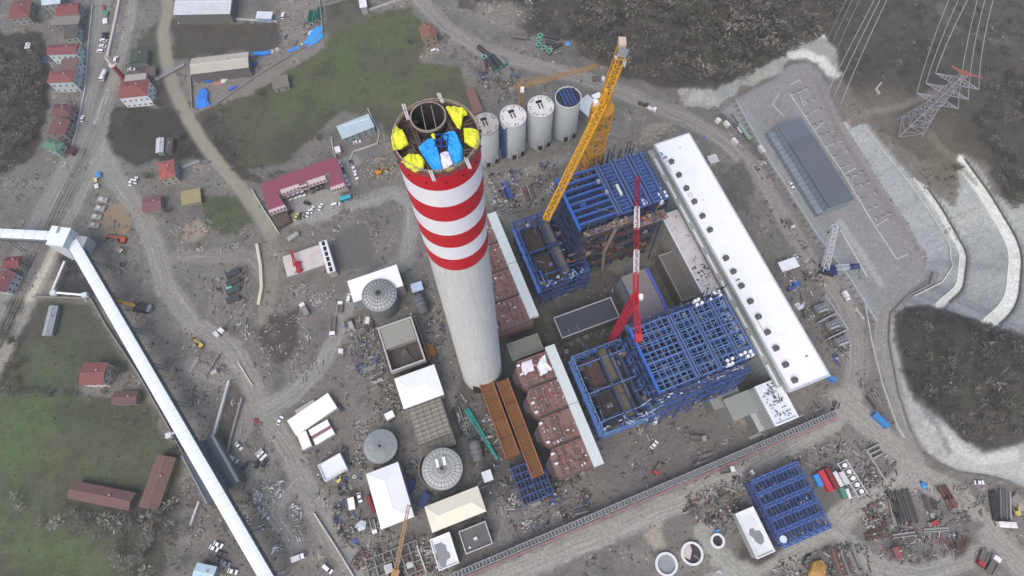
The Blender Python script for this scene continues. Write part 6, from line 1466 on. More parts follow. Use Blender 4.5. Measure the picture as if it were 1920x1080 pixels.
# ================================================================ vehicles
def make_car(c, label, cat='car', name='car', L=4.5, W=1.85, van=False, group=None):
    t = thing(name, label, cat, (0, 0, -50), 0, group); m = mat(c, .04, .8, .35, spec=.5)
    mb = MB(); h = L / 2
    pr = [(-h, .35), (-h, .85), (-h + .15, .95), (h * .95, .8), (h, .6), (h, .35)]
    i = len(mb.v); n = len(pr); mb.v += [(x, -W / 2, z) for x, z in pr] + [(x, W / 2, z) for x, z in pr]
    mb._fs(i, [(k, (k + 1) % n, n + (k + 1) % n, n + k) for k in range(n)][::1] + [tuple(range(n))[::-1], tuple(range(n, 2 * n))], 0, None); mb.build('body', m, t)
    x0, x1, x2, x3 = (-h + .1, -h + .35, h * .35, h * .62) if van else (-h * .82, -h * .5, h * .15, h * .48); zt = 1.85 if van else 1.42
    mb = MB(); b = [(x0, -W * .46, .88), (x3, -W * .46, .88), (x3, W * .46, .88), (x0, W * .46, .88)]; u = [(x1, -W * .4, zt), (x2, -W * .4, zt), (x2, W * .4, zt), (x1, W * .4, zt)]
    for k in range(4): mb.face([b[k], b[(k + 1) % 4], u[(k + 1) % 4], u[k]])
    mb.face(u); mb.build('windows', GLASS, t)
    mb = MB(); mb.box(x1 + .02, x2 - .02, -W * .4, W * .4, zt + .002, zt + .05); mb.build('roof', m, t)
    for x in (-h * .62, h * .62):
        for y in (-W / 2 + .08, W / 2 - .08): mb = MB(); mb.tube((x, y - .1, .33), (x, y + .1, .33), .33, n=10); mb.build('wheel', BLACK, t)
    for y in (-W * .36, W * .36): mb = MB(); mb.box(h - .02, h + .02, y - .15, y + .15, .6, .72); mb.build('headlight', WHITE, t)
    return t
CARC = {'w': (238, 238, 238), 'd': (58, 58, 62), 'g': (136, 138, 140), 'y': (214, 204, 90), 'v': (238, 238, 240), 'b': (96, 112, 130)}
protos = {}
CARS = [
 ('w',156,224,78,'white car on the road beside the maroon roofed houses',None),
 ('d',199,65,172,'upper dark car of the row parked along the pale wall',None),('d',198,71,172,'lower dark car of the row parked along the pale wall',None),('w',196,77,172,'white car next to the dark cars along the pale wall',None),('w',194,88,172,'white car between a white car and the white van along the pale wall',None),('v',190,98,172,'white van at the lower end of the row along the pale wall',None),
 ('v',219,114,80,'white van by the tip of the minaret',None),('w',248,132,5,'white car beside the minaret and the green arched shed',None),
 ('w',247,343,75,'left one of two white cars beside the orange roofed house',None),('w',256,339,75,'right one of two white cars beside the orange roofed house',None),
 ('v',543,370,-62,None,'white vans in the car court'),('v',552,367,-62,None,'white vans in the car court'),('v',560,364,-62,None,'white vans in the car court'),('v',568,362,-62,None,'white vans in the car court'),
 ('d',586,358,-68,None,'dark cars backed to the court building'),('d',595,353,-68,None,'dark cars backed to the court building'),('d',603,350,-68,None,'dark cars backed to the court building'),
 ('d',577,382,-18,'lone dark car in the middle of the car court',None),('y',557,408,60,'yellow car at the end of the lower row of the car court',None),('d',564,406,65,'dark car next to the yellow car in the car court',None),('g',571,404,65,'grey car between a dark and a white car in the lower row of the court',None),('w',579,401,65,'white car next to the grey car in the lower row of the court',None),('w',586,394,65,'second white car from the grey car in the lower row of the court',None),('w',602,389,65,'white car at the right end of the lower row of the court',None),('d',544,398,15,'dark car beside the dark brown flat shed of the court',None),
 ('v',630,385,15,'white van standing behind the teal bus',None),('w',638,309,-62,'uppermost white car along the right wing of the crimson building',None),('d',644,322,-68,'dark car along the right wing of the crimson building',None),('w',648,334,-68,'white car below the dark car along the right wing',None),('w',652,343,-68,'lowest white car along the right wing of the crimson building',None),
 ('d',659,307,-72,'dark car under the curved courtyard wall',None),('w',664,318,-68,'upper white car under the curved courtyard wall',None),('w',668,331,-68,'lower white car under the curved courtyard wall',None),
 ('w',632,361,18,'white car at the foot of the right wing, above the teal bus',None),('w',670,268,12,'white car in front of the blue glass roof building',None),('v',815,97,20,'white van beside the brick red roof house',None),
 ('v',532,31,80,'white van on the dirt lot beside the small white and blue cabin',None),('g',535,69,60,'grey car on the lot beyond the dark field',None),
 ('w',449,837,-48,'white car beside the drain wall near the receiving hall',None),('v',439,861,-32,'white van beside the receiving hall',None),('w',488,856,-50,'left one of two white cars side by side left of the dirt road',None),('w',494,850,-50,'right one of two white cars side by side left of the dirt road',None),('d',483,870,70,'dark car below the two white cars by the dirt road',None),('d',497,868,60,'dark car right of another dark car by the dirt road',None),('d',461,873,50,'dark car standing apart beside the receiving hall',None),
 ('w',411,1021,-25,'upper white car of the pair above the pale blue tent roof',None),('w',403,1028,-25,'lower white car of the pair above the pale blue tent roof',None),('d',417,1038,-25,'upper dark car parked near the pale blue tent roof',None),('d',411,1048,-25,'lower dark car parked near the pale blue tent roof',None),('b',425,1056,-25,'blue grey car right of the pale blue tent roof',None),('w',438,1071,-15,'white car at the bottom edge by the conveyor gallery',None),
 ('w',675,933,-78,'white car between a white cabin and the largest white hipped roof',None),('v',615,1066,-40,'white van on the dirt road at the bottom edge',None),('w',526,789,60,'white car at the corner of the long white site office',None),
 ('v',655,560,80,'white van parked left of the white pump hall roof',None),('w',865,436,-60,'white car on the dirt road left of the chimney',None),('d',639,765,-60,'dark car at the right end of the long white site office',None),
 ('v',1229,787,70,'white van below the front boiler house',None),('w',1226,834,50,'white car on the bare ground below the front boiler house',None),('w',1507,939,40,'white car between the low blue steel grid and red containers',None),
 ('w',1834,905,0,'white car by the dark wall at the lower right',None),('w',1482,348,-50,'white car on the loop road beyond the hall',None),('g',1420,318,-50,'grey car on the loop road beyond the hall end',None),
]
for k_, px, py, dg, lb, gr in CARS:
    lb = lb or {'white vans in the car court': 'white van in the row of four below the long crimson wing', 'dark cars backed to the court building': 'dark car in the row of three below the right end of the court'}[gr]
    loc = G(px, py); loc.z += .15; rz = head(px, py, dg)
    if k_ not in protos:
        protos[k_] = make_car(CARC[k_], lb, 'van' if k_ == 'v' else 'car', 'parked_van' if k_ == 'v' else 'parked_car', 5.3 if k_ == 'v' else 4.6, 2.0 if k_ == 'v' else 1.9, k_ == 'v')
        t = protos[k_]; t.location = loc; t.rotation_euler = (0, 0, rz); t['label'] = lb
    else: t = dup(protos[k_], loc, rz, lb)
    t['group'] = gr or ('vans parked about the site' if k_ == 'v' else 'cars parked about the site')
def truck(label, px, py, dg, L, W, cabc, bedc, kind='dump', name='truck', cat='truck', bedin=(110,106,100)):
    loc = G(px, py); loc.z += .15; t = thing(name, label, cat, loc, head(px, py, dg)); h = L / 2; cl = min(2.3, L * .3)
    mb = MB(); mb.box(-h, h, -W * .3, W * .3, .6, .95); mb.build('chassis', DARK, t)
    if kind != 'bus':
        mb = MB(); mb.box(h - cl, h - .25, -W / 2, W / 2, .7, 2.6); mb.box(h - .25, h, -W / 2, W / 2, .7, 1.5); cb = mb.build('cab', mat(cabc, .06, .6, .5), t)
        mb = MB(); mb.face([(h - .02, -W * .45, 1.52), (h - .02, W * .45, 1.52), (h - .24, W * .45, 2.5), (h - .24, -W * .45, 2.5)]); mb.build('windscreen', GLASS, cb)
    x1 = h - cl - .3; bm = mat(bedc, .12, .6, .7, dirt=.3, dscale=.4)
    mb = MB()
    if kind == 'dump':
        mb.box(-h, x1, -W / 2, W / 2, .95, 1.15); mb.box(-h, x1, -W / 2, -W / 2 + .18, 1.15, 2.2); mb.box(-h, x1, W / 2 - .18, W / 2, 1.15, 2.2); mb.box(x1 - .2, x1, -W / 2 + .18, W / 2 - .18, 1.15, 2.3); mb.build('bed', bm, t)
        mb = MB(); mb.box(-h + .1, x1 - .25, -W / 2 + .2, W / 2 - .2, 1.16, 1.5); mb.build('load', mat(bedin, .25, 1.0, .9), t)
    elif kind == 'box': mb.box(-h, x1, -W / 2, W / 2, .95, 3.2); mb.build('box_body', bm, t)
    elif kind == 'flat': mb.box(-h, x1, -W / 2, W / 2, .95, 1.2); mb.build('flatbed', bm, t)
    elif kind == 'tank': mb.tube((-h, 0, 2), (x1, 0, 2), W * .48, n=16); mb.build('tank', bm, t, False)
    elif kind == 'bus':
        mb.box(-h, h, -W / 2, W / 2, .5, 3.0); mb.build('body', bm, t); mb = MB(); mb.box(-h * .9, h * .9, -W / 2 - .03, W / 2 + .03, 1.5, 2.4); mb.build('window_band', GLASS, t)
        for q in (-.4, .3): mb = MB(); mb.box(h * q - .8, h * q + .8, -.7, .7, 3.0, 3.25); mb.build('roof_hatch', bm, t)
    for x in ([-h * .75, -h * .45, h * .65] if L > 7 else [-h * .6, h * .6]):
        for y in (-W * .42, W * .42): mb = MB(); mb.tube((x, y - .2, .5), (x, y + .2, .5), .5, n=10); mb.build('wheel', BLACK, t)
    return t
truck('white tank truck turning at the minaret tip', 197, 145, -115, 7.5, 2.4, (236,236,236), (236,236,236), 'tank')
truck('teal bus beside the white van below the car court', 649, 375, 16, 6.5, 2.3, (60,170,190), (64,176,196), 'bus', 'bus', 'bus')
truck('grey dump truck on the dirt road behind the silos', 1122, 151, -5, 8, 2.6, (220,220,220), (120,116,112))
truck('white pickup truck with a dark flat trailer on the wide loop road', 1220, 206, -25, 7, 2.4, (240,240,240), (230,230,230), 'flat')
truck('dark flat trailer behind the white pickup on the loop road', 1205, 198, -25, 6.5, 2.2, (60,58,56), (78,74,70), 'flat', 'trailer', 'trailer')
truck('small truck with white cab left of the ribbed grey dome', 640, 577, 88, 6, 2.4, (240,240,240), (130,124,118))
truck('long grey dump truck with white cab left of the open basin', 626, 614, -93, 10.5, 2.6, (240,240,240), (150,146,140))
truck('grey box truck with white cab beside the round dark pool', 573, 582, 118, 8, 2.7, (228,228,226), (140,142,136), 'box')
truck('white flatbed truck on the dirt road at the bottom edge', 562, 1045, 22, 6, 2.3, (240,240,240), (232,232,232), 'box')
truck('long white pickup truck below the white cabin by the hipped hall', 702, 988, -75, 6.5, 2.2, (240,240,240), (226,228,228), 'dump')
truck('white trailer on the platform road right of the transformers', 1583, 558, -58, 5.5, 2.0, (230,230,230), (226,228,230), 'box', 'trailer', 'trailer')
truck('empty grey flatbed truck parked below the front boiler house', 1308, 823, -2, 7.5, 2.6, (150,148,140), (118,112,106), 'dump')
truck('red cab truck below the front boiler house', 1232, 880, -125, 6.5, 2.4, (176,60,62), (134,120,112), 'dump')
truck('dark tipper with white cab on the main site road', 1362, 882, 12, 7, 2.5, (230,230,230), (104,100,96), 'dump')
truck('white truck with open bed beside the low blue steel grid', 1402, 890, 35, 5.5, 2.2, (236,236,236), (190,188,186), 'dump')
truck('red cab dump truck near the bottom right corner', 1838, 1046, -112, 8, 2.8, (172,64,70), (150,144,140), 'dump')
truck('white cab dump truck at the bottom right corner', 1857, 1058, 62, 9, 3.0, (238,238,238), (132,128,124), 'dump')
truck('long white tanker bus on the wide dirt road at the right', 1881, 984, 177, 8, 2.6, (240,238,236), (240,236,234), 'bus', 'bus', 'bus')
truck('grey truck on the loop road right of the turbine hall', 1480, 423, -55, 6.5, 2.4, (200,200,200), (130,126,122), 'dump')
truck('tan flatbed truck beside the orange excavator', 228, 471, -35, 5.5, 2.2, (190,180,170), (150,126,112), 'flat')
def excavator(label, px, py, dg, c, s=1.0, armL=6.5, cat='excavator'):
    t = thing('excavator', label, cat, G(px, py) + Vector((0, 0, .15)), head(px, py, dg)); m = mat(c, .15, .8, .5)
    for y in (-1.1 * s, 1.1 * s): mb = MB(); mb.prism([(-1.9 * s, y - .3), (1.9 * s, y - .3), (1.9 * s, y + .3), (-1.9 * s, y + .3)], 0, .8 * s); mb.build('track', DARK, t)
    mb = MB(); mb.box(-2.0 * s, 1.2 * s, -1.2 * s, 1.2 * s, .8 * s, 1.9 * s); mb.build('house', m, t)
    mb = MB(); mb.box(0, 1.3 * s, .35 * s, 1.2 * s, 1.9 * s, 2.9 * s); mb.build('cab', GLASS, t)
    mb = MB(); mb.bar((1.0 * s, -.1, 1.8 * s), (armL * .55 * s, -.1, 4.2 * s), .6 * s); mb.build('boom', m, t)
    mb = MB(); mb.bar((armL * .55 * s, -.1, 4.2 * s), (armL * s, -.1, 1.4 * s), .45 * s); mb.build('stick', m, t)
    mb = MB(); mb.prism([(armL * s - .4, -.7), (armL * s + .7, -.5), (armL * s + .7, .5), (armL * s - .4, .7)], .3, 1.4 * s); mb.build('bucket', DARK, t)
    return t
excavator('orange excavator at the muddy pond, arm stretched left', 231, 452, 172, (196,92,62), 1.1, 8)
excavator('orange yellow excavator on the rubble right of the car court', 712, 325, 20, (206,140,50), 1.0, 5)
excavator('yellow excavator beside the dirt road above the steel posts', 377, 647, 140, (196,176,84), .9, 6)
excavator('pale yellow loader beside the gravel heap at the right', 1902, 958, 110, (206,190,120), 1.0, 4)
excavator('small yellow excavator behind the separate white office', 637, 900, 60, (206,200,120), .7, 4)
# red concrete pump standing on the slab
bp_ = Vector(P(560, 500, 4)); t = thing('concrete_pump', 'red boom pump standing on the pale concrete slab', 'concrete pump', tuple(bp_), head(560, 500, 105))
mb = MB(); mb.box(-4, 2.5, -1.2, 1.2, .5, 2); mb.build('body', mat((170, 44, 54), .15, .6, .5), t)
mb = MB(); mb.bar((0, .3, 2), (9.5, .9, 3.2), .8); mb.bar((9.5, 1.2, 3.4), (-1, 1.5, 3.4), .6); mb.build('boom', mat((186, 52, 60), .12, .6, .5), t)
for x, y in ((-3, 2.4), (2, 2.6), (-3, -2.4), (2, -2.6)): mb = MB(); mb.bar((x * .8, y * .4, .8), (x, y, .1), .4); mb.build('outrigger', mat((150, 44, 50), .15, .6, .5), t)
# ================================================================ stores, stacks, heaps
def z_of(o, pts, k): return [(o[0] + a / k, o[1] + b / k) for a, b in pts]
def stack(label, px, py, dg, L, W, n, cols, name='steel_stack', cat='steel stack', h=.5, jit=.6, group='steel stacks', tubes=False, layers=1, seed=None):
    r = random.Random(seed or int(px * 31 + py)); loc = G(px, py); loc.z += .12
    mb = MB()
    for k in range(n):
        y = -W / 2 + W * (k + .5) / n; x0 = r.uniform(-jit, jit); l2 = L / 2 * r.uniform(.85, 1.0); c_ = rgb(r.choice(cols)); w_ = W / n * .72
        for q in range(layers):
            z = .1 + h * (q + .5); dy = r.uniform(-.1, .1)
            if tubes: mb.tube((x0 - l2, y + dy, z), (x0 + l2, y + dy, z), w_ / 2, n=8, col=c_)
            else: mb.bar((x0 - l2, y + dy, z), (x0 + l2, y + dy, z), w_, h * .8, col=c_)
    for x in (-L * .3, L * .3): mb.bar((x, -W / 2, .06), (x, W / 2, .06), .2, .12, col=rgb((110, 92, 74)))
    o = mb.build(name, AM, None, loc=loc, rz=head(px, py, dg)); return tag(o, label, cat, group)
DK = [(70,68,68),(84,82,80),(62,62,62),(96,92,88)]; RU = [(112,80,72),(96,70,64),(128,92,82),(92,84,80)]; GY = [(120,118,116),(148,146,142),(98,96,96),(170,168,164)]; BLU = [(60,84,150),(74,100,170),(90,110,160),(50,64,110)]
for a in [
 ('wide dark steel stack left of the blue sheet in the lower right laydown', 1690, 950, -72, 15, 11, 15, DK),
 ('narrow dark steel stack beside the wide dark stack', 1676, 962, -78, 13, 4, 5, GY),
 ('pair of long dark girders below the small blue sheet', 1737, 946, -72, 8, 2.6, 3, DK), ('short dark plate bundle right of the long girders', 1750, 946, -72, 5, 2.4, 4, DK),
 ('flat bundle of grey sections below the red crane house', 1755, 993, 4, 13, 2, 4, GY), ('grey flat pile at the foot of the wide dark stack', 1694, 1003, 8, 12, 2, 3, GY),
 ('rust coloured section bundle left of the wide dark stack', 1645, 990, 28, 10, 2.2, 4, RU), ('tangled rust section bundle at the laydown corner', 1640, 1004, 10, 10, 3, 6, RU),
 ('brown plate stack, upper of two beside the wide dirt road', 1770, 924, -65, 6.5, 4.5, 3, RU), ('brown plate stack, lower of two beside the wide dirt road', 1780, 941, -65, 6.5, 5.0, 4, RU),
 ('left dark girder stack near the pale yellow loader', 1862, 947, -82, 14, 3.4, 4, DK), ('right grey girder stack near the pale yellow loader', 1882, 945, -88, 14, 5.5, 6, GY),
 ('dark pipe sections beside the platform road bend', 1632, 754, -52, 8, 2.0, 4, DK), ('grey pipe sections above the blue lorry trailer', 1642, 748, -60, 7, 1.4, 3, GY),
 ('maroon and grey steel bundles at the bottom edge', 1575, 1052, -70, 13, 8, 12, RU + GY), ('pale steel bundles at the bottom edge right of the maroon ones', 1600, 1046, -66, 11, 4.5, 6, GY),
 ('blue steel sections left of the rear duct bay', 951, 358, -68, 12, 4.5, 8, BLU), ('grey and red steel sections beside the rear duct bay', 992, 362, -70, 10, 8, 12, GY + RU),
 ('pale pipe bundle beside the rear gallery', 965, 396, 18, 9, 2.4, 4, GY), ('dark rods between the scaffold hall and the teal boom', 862, 790, -72, 16, 5.5, 10, DK + GY),
 ('three long grey ducts, upper set left of the open basin', 697, 690, 20, 9, 2.4, 3, GY), ('three long grey ducts, lower set left of the open basin', 700, 702, 22, 8, 2.8, 3, GY),
 ('two pale pipes beside the tank hall', 708, 715, 20, 5, 1.6, 2, [(190,190,188)]), ('single tan pipe left of the white tank hall', 701, 729, 27, 6, 1.0, 1, [(160,150,130)]),
 ('white pipe pair right of the scaffold hall', 861, 787, -80, 8, 1.0, 2, [(220,220,222)]), ('dark rods near the steel post yard', 402, 682, 60, 10, 1.6, 3, GY), ('pale sheet piles by the dirt road', 364, 685, 60, 9, 1.5, 2, [(180,176,164)]),
 ('row of white posts along the dirt road edge', 460, 700, -58, 15, .8, 1, [(206,200,190)]), ('grey scaffold bundle near the blue lattice frame', 1003, 944, 20, 6, 3, 5, GY), ('steel section bundle below the blue lattice frame', 1090, 960, 15, 7, 2.5, 4, GY),
 ('long pale frames on the ground along the pipe rack', 1325, 852, 22, 8, 1.8, 3, GY), ('grey steel frames beside the pipe rack', 1312, 866, 22, 8, 3, 6, GY), ('white pipe lengths outside the pipe rack', 1285, 902, 22, 9, 1.2, 3, [(220,216,222),(180,190,206)]),
 ('pale pipes beside the slotted roof by the rack', 1415, 817, 25, 8, 1.8, 3, [(190,190,188),(160,160,158)]), ('grey rod bundle below the pale building wall', 1368, 916, -20, 7, 2, 5, GY),
 ('thin steel bundle at the head of the loop road yard', 1375, 222, -55, 7, 2.0, 3, GY), ('white pipes in the loop road yard', 1386, 244, -55, 5, 1.8, 2, [(216,216,216)]), ('long teal grey container frame beside the platform strip', 1396, 247, -55, 9, 2.6, 1, [(134,150,146)]),
 ('green pipe stack, left of two behind the blue heap', 585, 31, 82, 10, 5, 6, [(60,128,112),(74,150,130),(50,100,96)]), ('green pipe stack, right of two behind the blue heap', 599, 26, 82, 11, 4, 5, [(60,128,112),(74,150,130),(50,100,96)]),
 ('blue pump bundles, long row at the beige warehouse end', 491, 102, 4, 11, 3, 4, [(54,128,214),(70,150,230),(40,100,190)]), ('short blue bundle at the beige warehouse corner', 477, 123, 10, 3.5, 2.5, 3, [(48,92,196),(60,110,210)]),
 ('violet blue bundle in front of the beige warehouse', 374, 151, 4, 5.5, 2, 3, [(78,90,176),(90,104,190)]), ('bright blue bundle in front of the beige warehouse', 392, 152, 10, 5, 3, 4, [(50,110,206),(64,130,226)]),
 ('blue pallet row along the grey boundary wall', 437, 167, 27, 6, 1.8, 3, [(70,104,206),(90,120,214)]), ('light blue pallet row along the boundary wall below the heap', 551, 94, 24, 8, 2, 4, [(64,136,224),(90,160,236)]), ('dark blue pallet row along the boundary wall end', 574, 86, 28, 8, 1.8, 3, [(50,80,170),(60,100,196)])]:
    lb, px, py, dg, L, W, n, cols = a
    stack(lb, px, py, dg, L, W, n, cols, tubes=('pipe' in lb or 'duct' in lb or 'rods' in lb), h=.6 if 'stack' in lb or 'bundle' in lb else .5, layers=2 if ('stack' in lb or 'blue' in lb) else 1)
# big lined pipes
def bigpipe(label, a, b, r, c, ec, group):
    A, B_ = G(*a), G(*b); o = A.copy(); t = thing('large_pipe', label, 'pipe', tuple(o), 0, group); d = (B_ - A); d.z = 0; z = Vector((0, 0, r + .05)); u = d.normalized()
    mb = MB(); mb.tube(z, z + d, r, n=16, caps=False); mb.build('barrel', mat(c, .15, .5, .6), t, True)
    mb = MB(); mb.tube(z - u * .15, z + u * .25, r * 1.04, n=16, caps=False); mb.tube(z + d - u * .25, z + d + u * .15, r * 1.04, n=16, caps=False); mb.tube(z + u * .02, z + u * .05, r * .97, n=16); mb.tube(z + d - u * .05, z + d - u * .02, r * .97, n=16); mb.build('end_cap', mat(ec, .1, .6, .6), t)
BK = (62, 62, 66); TE = (86, 150, 138)
for a, b, r, c, ec, lb in (((897,91),(920,109),1.5,BK,BK,'black large pipe lying nearest the loop road end of the pipe pile'), ((916,112),(932,138),1.6,BK,TE,'black large pipe with pale green end, lower one of the pile'), ((922,107),(941,130),1.5,BK,TE,'black large pipe with pale green end, middle one of the pile'), ((938,112),(949,124),1.4,(120,126,126),TE,'short grey large pipe with pale green end'), ((905,118),(909,139),1.6,(124,104,100),(110,96,92),'rusty grey large pipe beside the black ones'),
    ((1021,70),(1049,75),1.5,BK,BK,'upper black large pipe beside the row of green rings'), ((1023,82),(1040,86),1.4,BK,BK,'middle black large pipe beside the row of green rings'), ((1037,92),(1053,85),1.2,BK,BK,'lower slanting black large pipe beside the green rings'), ((962,71),(988,74),1.5,(104,100,98),(120,116,112),'grey large pipe across the road from the black pile')):
    bigpipe(lb, a, b, r, c, ec, 'large pipes beside the loop road')
for (px, py), lb in zip(((1013,70),(1010,78),(1010,87),(1019,93),(1029,99),(908,110)), ['green rimmed pipe ring standing on end, topmost of the row']+['green rimmed pipe ring standing on end in the curved row']*3+['green rimmed pipe ring at the lower end of the curved row','green rimmed pipe ring on the black pipe pile']):
    t = thing('pipe_ring', lb, 'pipe ring', G(px, py), 0, 'green rimmed pipe rings'); mb = MB(); mb.lathe([(1.7, 0), (1.7, 2.0), (1.15, 2.0), (1.15, 0)], 20, mis=[0, 1, 0]); mb.build('shell', [mat((90,120,112),.1,.6,.6), mat((120,196,170),.08,.6,.6)], t); mb = MB(); mb.disc(0, 0, .3, 1.14, 20); mb.build('floor', DARK, t)
# ring tyres, round lids
for px, py, r, c, lb in ((231,496,1.5,(58,56,54),'black ring lying near the orange excavator'), (510,97,1.2,(228,228,226),'left white ring beside the blue pump bundles'), (520,93,1.2,(210,208,206),'right white ring beside the blue pump bundles'), (738,774,.1,(0,0,0),None), (665,894,.9,(220,220,220),'small white ring right of the white office'), (1062,659,1.0,(220,220,220),'small white square ring on dark ground between the filters')):
    if lb: mb = MB(); mb.lathe([(r, 0), (r, .6), (r * .6, .6), (r * .6, 0)], 20); tag(mb.build('ring', mat(c, .1, .6, .8), None, loc=G(px, py)), lb, 'ring')
for k, (px, py, r) in enumerate(((1071,646,1.4),(1084,639,1.5),(1098,632,1.6))):
    mb = MB(); mb.tube((0, 0, 0), (0, 0, 1.2), r, n=18); tag(mb.build('tank_hatch', mat((116,118,112),.12,.6,.9), None, loc=G(px, py)), 'round grey tank lid in the row below the dark flat roof', 'tank lid', 'tank lids below the dark flat roof')
# horizontal vessels and ducts left of the chimney, transformers, tanks
def vessel(label, a, b, r, c, name='vessel', cat='vessel', z=1.5):
    A, B_ = G(*a), G(*b); d = B_ - A; d.z = 0; t = thing(name, label, cat, tuple(A)); m = mat(c, .2, .6, .6, dirt=.4, dscale=.3); zz_ = Vector((0, 0, z + r)); u = d.normalized()
    mb = MB(); mb.tube(zz_, zz_ + d, r, n=16); mb.tube(zz_ - u * r * .4, zz_, r * .6, r, n=16); mb.tube(zz_ + d, zz_ + d + u * r * .4, r, r * .6, n=16); mb.build('shell', m, t)
    for f_ in (.2, .8): q = d * f_; mb = MB(); mb.box(q.x - .5, q.x + .5, q.y - r * .8, q.y + r * .8, 0, z + r * .6); mb.build('saddle', CONC, t)
    for f_ in (.3, .6): q = zz_ + d * f_; mb = MB(); mb.tube(q + u * -.2, q + u * .2, r * 1.05, n=16); mb.build('band', GREYM, t)
vessel('dark horizontal duct vessel left of the chimney shaft', (786,562), (797,590), 3.2, (96,98,102)); vessel('grey horizontal duct vessel right of the large pale tank', (890,832), (897,862), 3.0, (108,110,112))
vessel('long teal tank trailer at the loop road yard', (1384,236), (1404,264), 1.2, (140,158,152), z=.8)
bx, by = P(807, 660, 0)[:2]; t = thing('rust_frame', 'small rust orange ribbed box left of the chimney foot', 'steel box', (bx, by, 0), YV); mb = MB(); mb.box(-2.4, 2.4, -3, 3, .2, 2.4); mb.build('box', mat((150,104,52),.25,.8,.9,stripes=('X',1.0,.35)), t); mb = MB(); [mb.bar((x, -3.2, 2.6), (x, 3.2, 2.6), .3) for x in (-2, -.7, .7, 2)]; mb.build('ribs', mat((176,122,60),.2,.8,.9), t)
def transformer(label, px, py):
    t = thing('transformer', label, 'transformer', G(px, py), YV, 'transformers behind the turbine hall'); r = random.Random(px)
    mb = MB(); mb.box(-3, 3, -2.2, 2.2, .3, 3.4); mb.build('tank', mat((120,122,124),.15,.8,.6), t)
    for k in range(6): mb = MB(); mb.box(3.1, 5.2, -2.4 + k * .85, -1.9 + k * .85, .6, 3.2); mb.build('radiator', mat((150,152,156),.12,.8,.6), t)
    for k in range(3): mb = MB(); mb.tube((-1.8 + k * 1.8, 0, 3.4), (-1.8 + k * 1.8, .4, 5.4), .3, .12, n=8); mb.build('bushing', mat((196,196,194),.1,.8,.5), t)
    mb = MB(); mb.tube((-2.5, -1.6, 4.2), (2.5, -1.6, 4.2), .6, n=10); mb.build('conservator', mat((170,172,174),.1,.8,.6), t)
    mb = MB(); clutter(mb, -5, 5.5, -3.8, 3.8, .05, 40, r, [(150,150,150),(90,88,86),(190,190,190),(70,70,70)], 2, .9); mb.build('fittings', AM, t)
for q, lb in (((1533,582),'transformer with pale fins nearest the white sheet behind the hall'), ((1554,613),'middle transformer of the three behind the hall'), ((1571,643),'transformer of the three nearest the road bend')): transformer(lb, *q)
for pts, lb in (([(1528,608),(1564,590)],'firewall between the upper and middle transformers'), ([(1546,639),(1582,622)],'firewall between the middle and lower transformers'), ([(1541,557),(1584,623)],'long wall along the road side of the transformers')):
    wall_line('firewall', lb, pts, 4, .5, mat((176,176,180),.1,.5,.8))
bx, by, sx, sy, an = R([(1571,868),(1591,858),(1627,924),(1612,932)], 1.5, None); t = thing('tank_row', 'pale concrete frame holding five white round tanks', 'tank frame', (bx, by, 0), an)
q0, q1 = Vector(P(1585,872,2)), Vector(P(1616,921,2)); an = math.atan2(q1.y - q0.y, q1.x - q0.x); t.location = ((q0.x + q1.x) / 2, (q0.y + q1.y) / 2, 0); t.rotation_euler = (0, 0, an); L = (q1 - q0).length
for k in range(5): mb = MB(); x = -L / 2 + L * k / 4; mb.tube((x, 0, .2), (x, 0, 2.0), 1.0, n=20); mb.build('tank', WHITE, t)
mb = MB()
for y in (-2.4, 2.4): mb.bar((-L / 2 - 2.2, y, .6), (L / 2 + 2.2, y, .6), .5, 1.2)
for k in range(6): x = -L / 2 - 1.7 + (L + 3.4) * k / 5; mb.bar((x, -2.2, .6), (x, 2.2, .6), .4, 1.1)
mb.build('frame', CONCL, t)
bx, by, sx, sy, an = R([(1628,843),(1650,832),(1657,850),(1634,861)], 2, None); t = thing('frame_foundation', 'square pale concrete frame foundation at the edge of the dirt junction', 'foundation', (bx, by, 0), an)
mb = MB()
for y in (-sy / 2, 0, sy / 2): mb.bar((-sx / 2, y, 1), (sx / 2, y, 1), .6, 2)
for x in (-sx / 2, sx / 2): mb.bar((x, -sy / 2 + .3, 1), (x, sy / 2 - .3, 1), .6, 1.9)
mb.build('beams', CONC, t)
wall_line('wall', 'long pale foundation wall below the square frame foundation', [(1634,863),(1660,904)], 1.2, .7, CONC); wall_line('wall', 'left of two foundation walls near the scrap tank yard', [(1620,842),(1635,866)], 1, .5, CONC)
def container(label, px, py, dg, L, W, c, h=2.6, name='container', cat='container'):
    t = thing(name, label, cat, G(px, py) + Vector((0, 0, .1)), head(px, py, dg), 'containers and cabins on the site'); mb = MB(); mb.box(-L / 2, L / 2, -W / 2, W / 2, 0, h); mb.build('body', mat(c, .1, .5, .6, dirt=.3, dscale=.3, stripes=('X', .5, .14)), t)
    mb = MB(); mb.box(L / 2, L / 2 + .08, -W * .44, W * .44, .15, h - .15); mb.build('door', mat(tuple(int(v * .85) for v in c), .1, .6, .6), t)
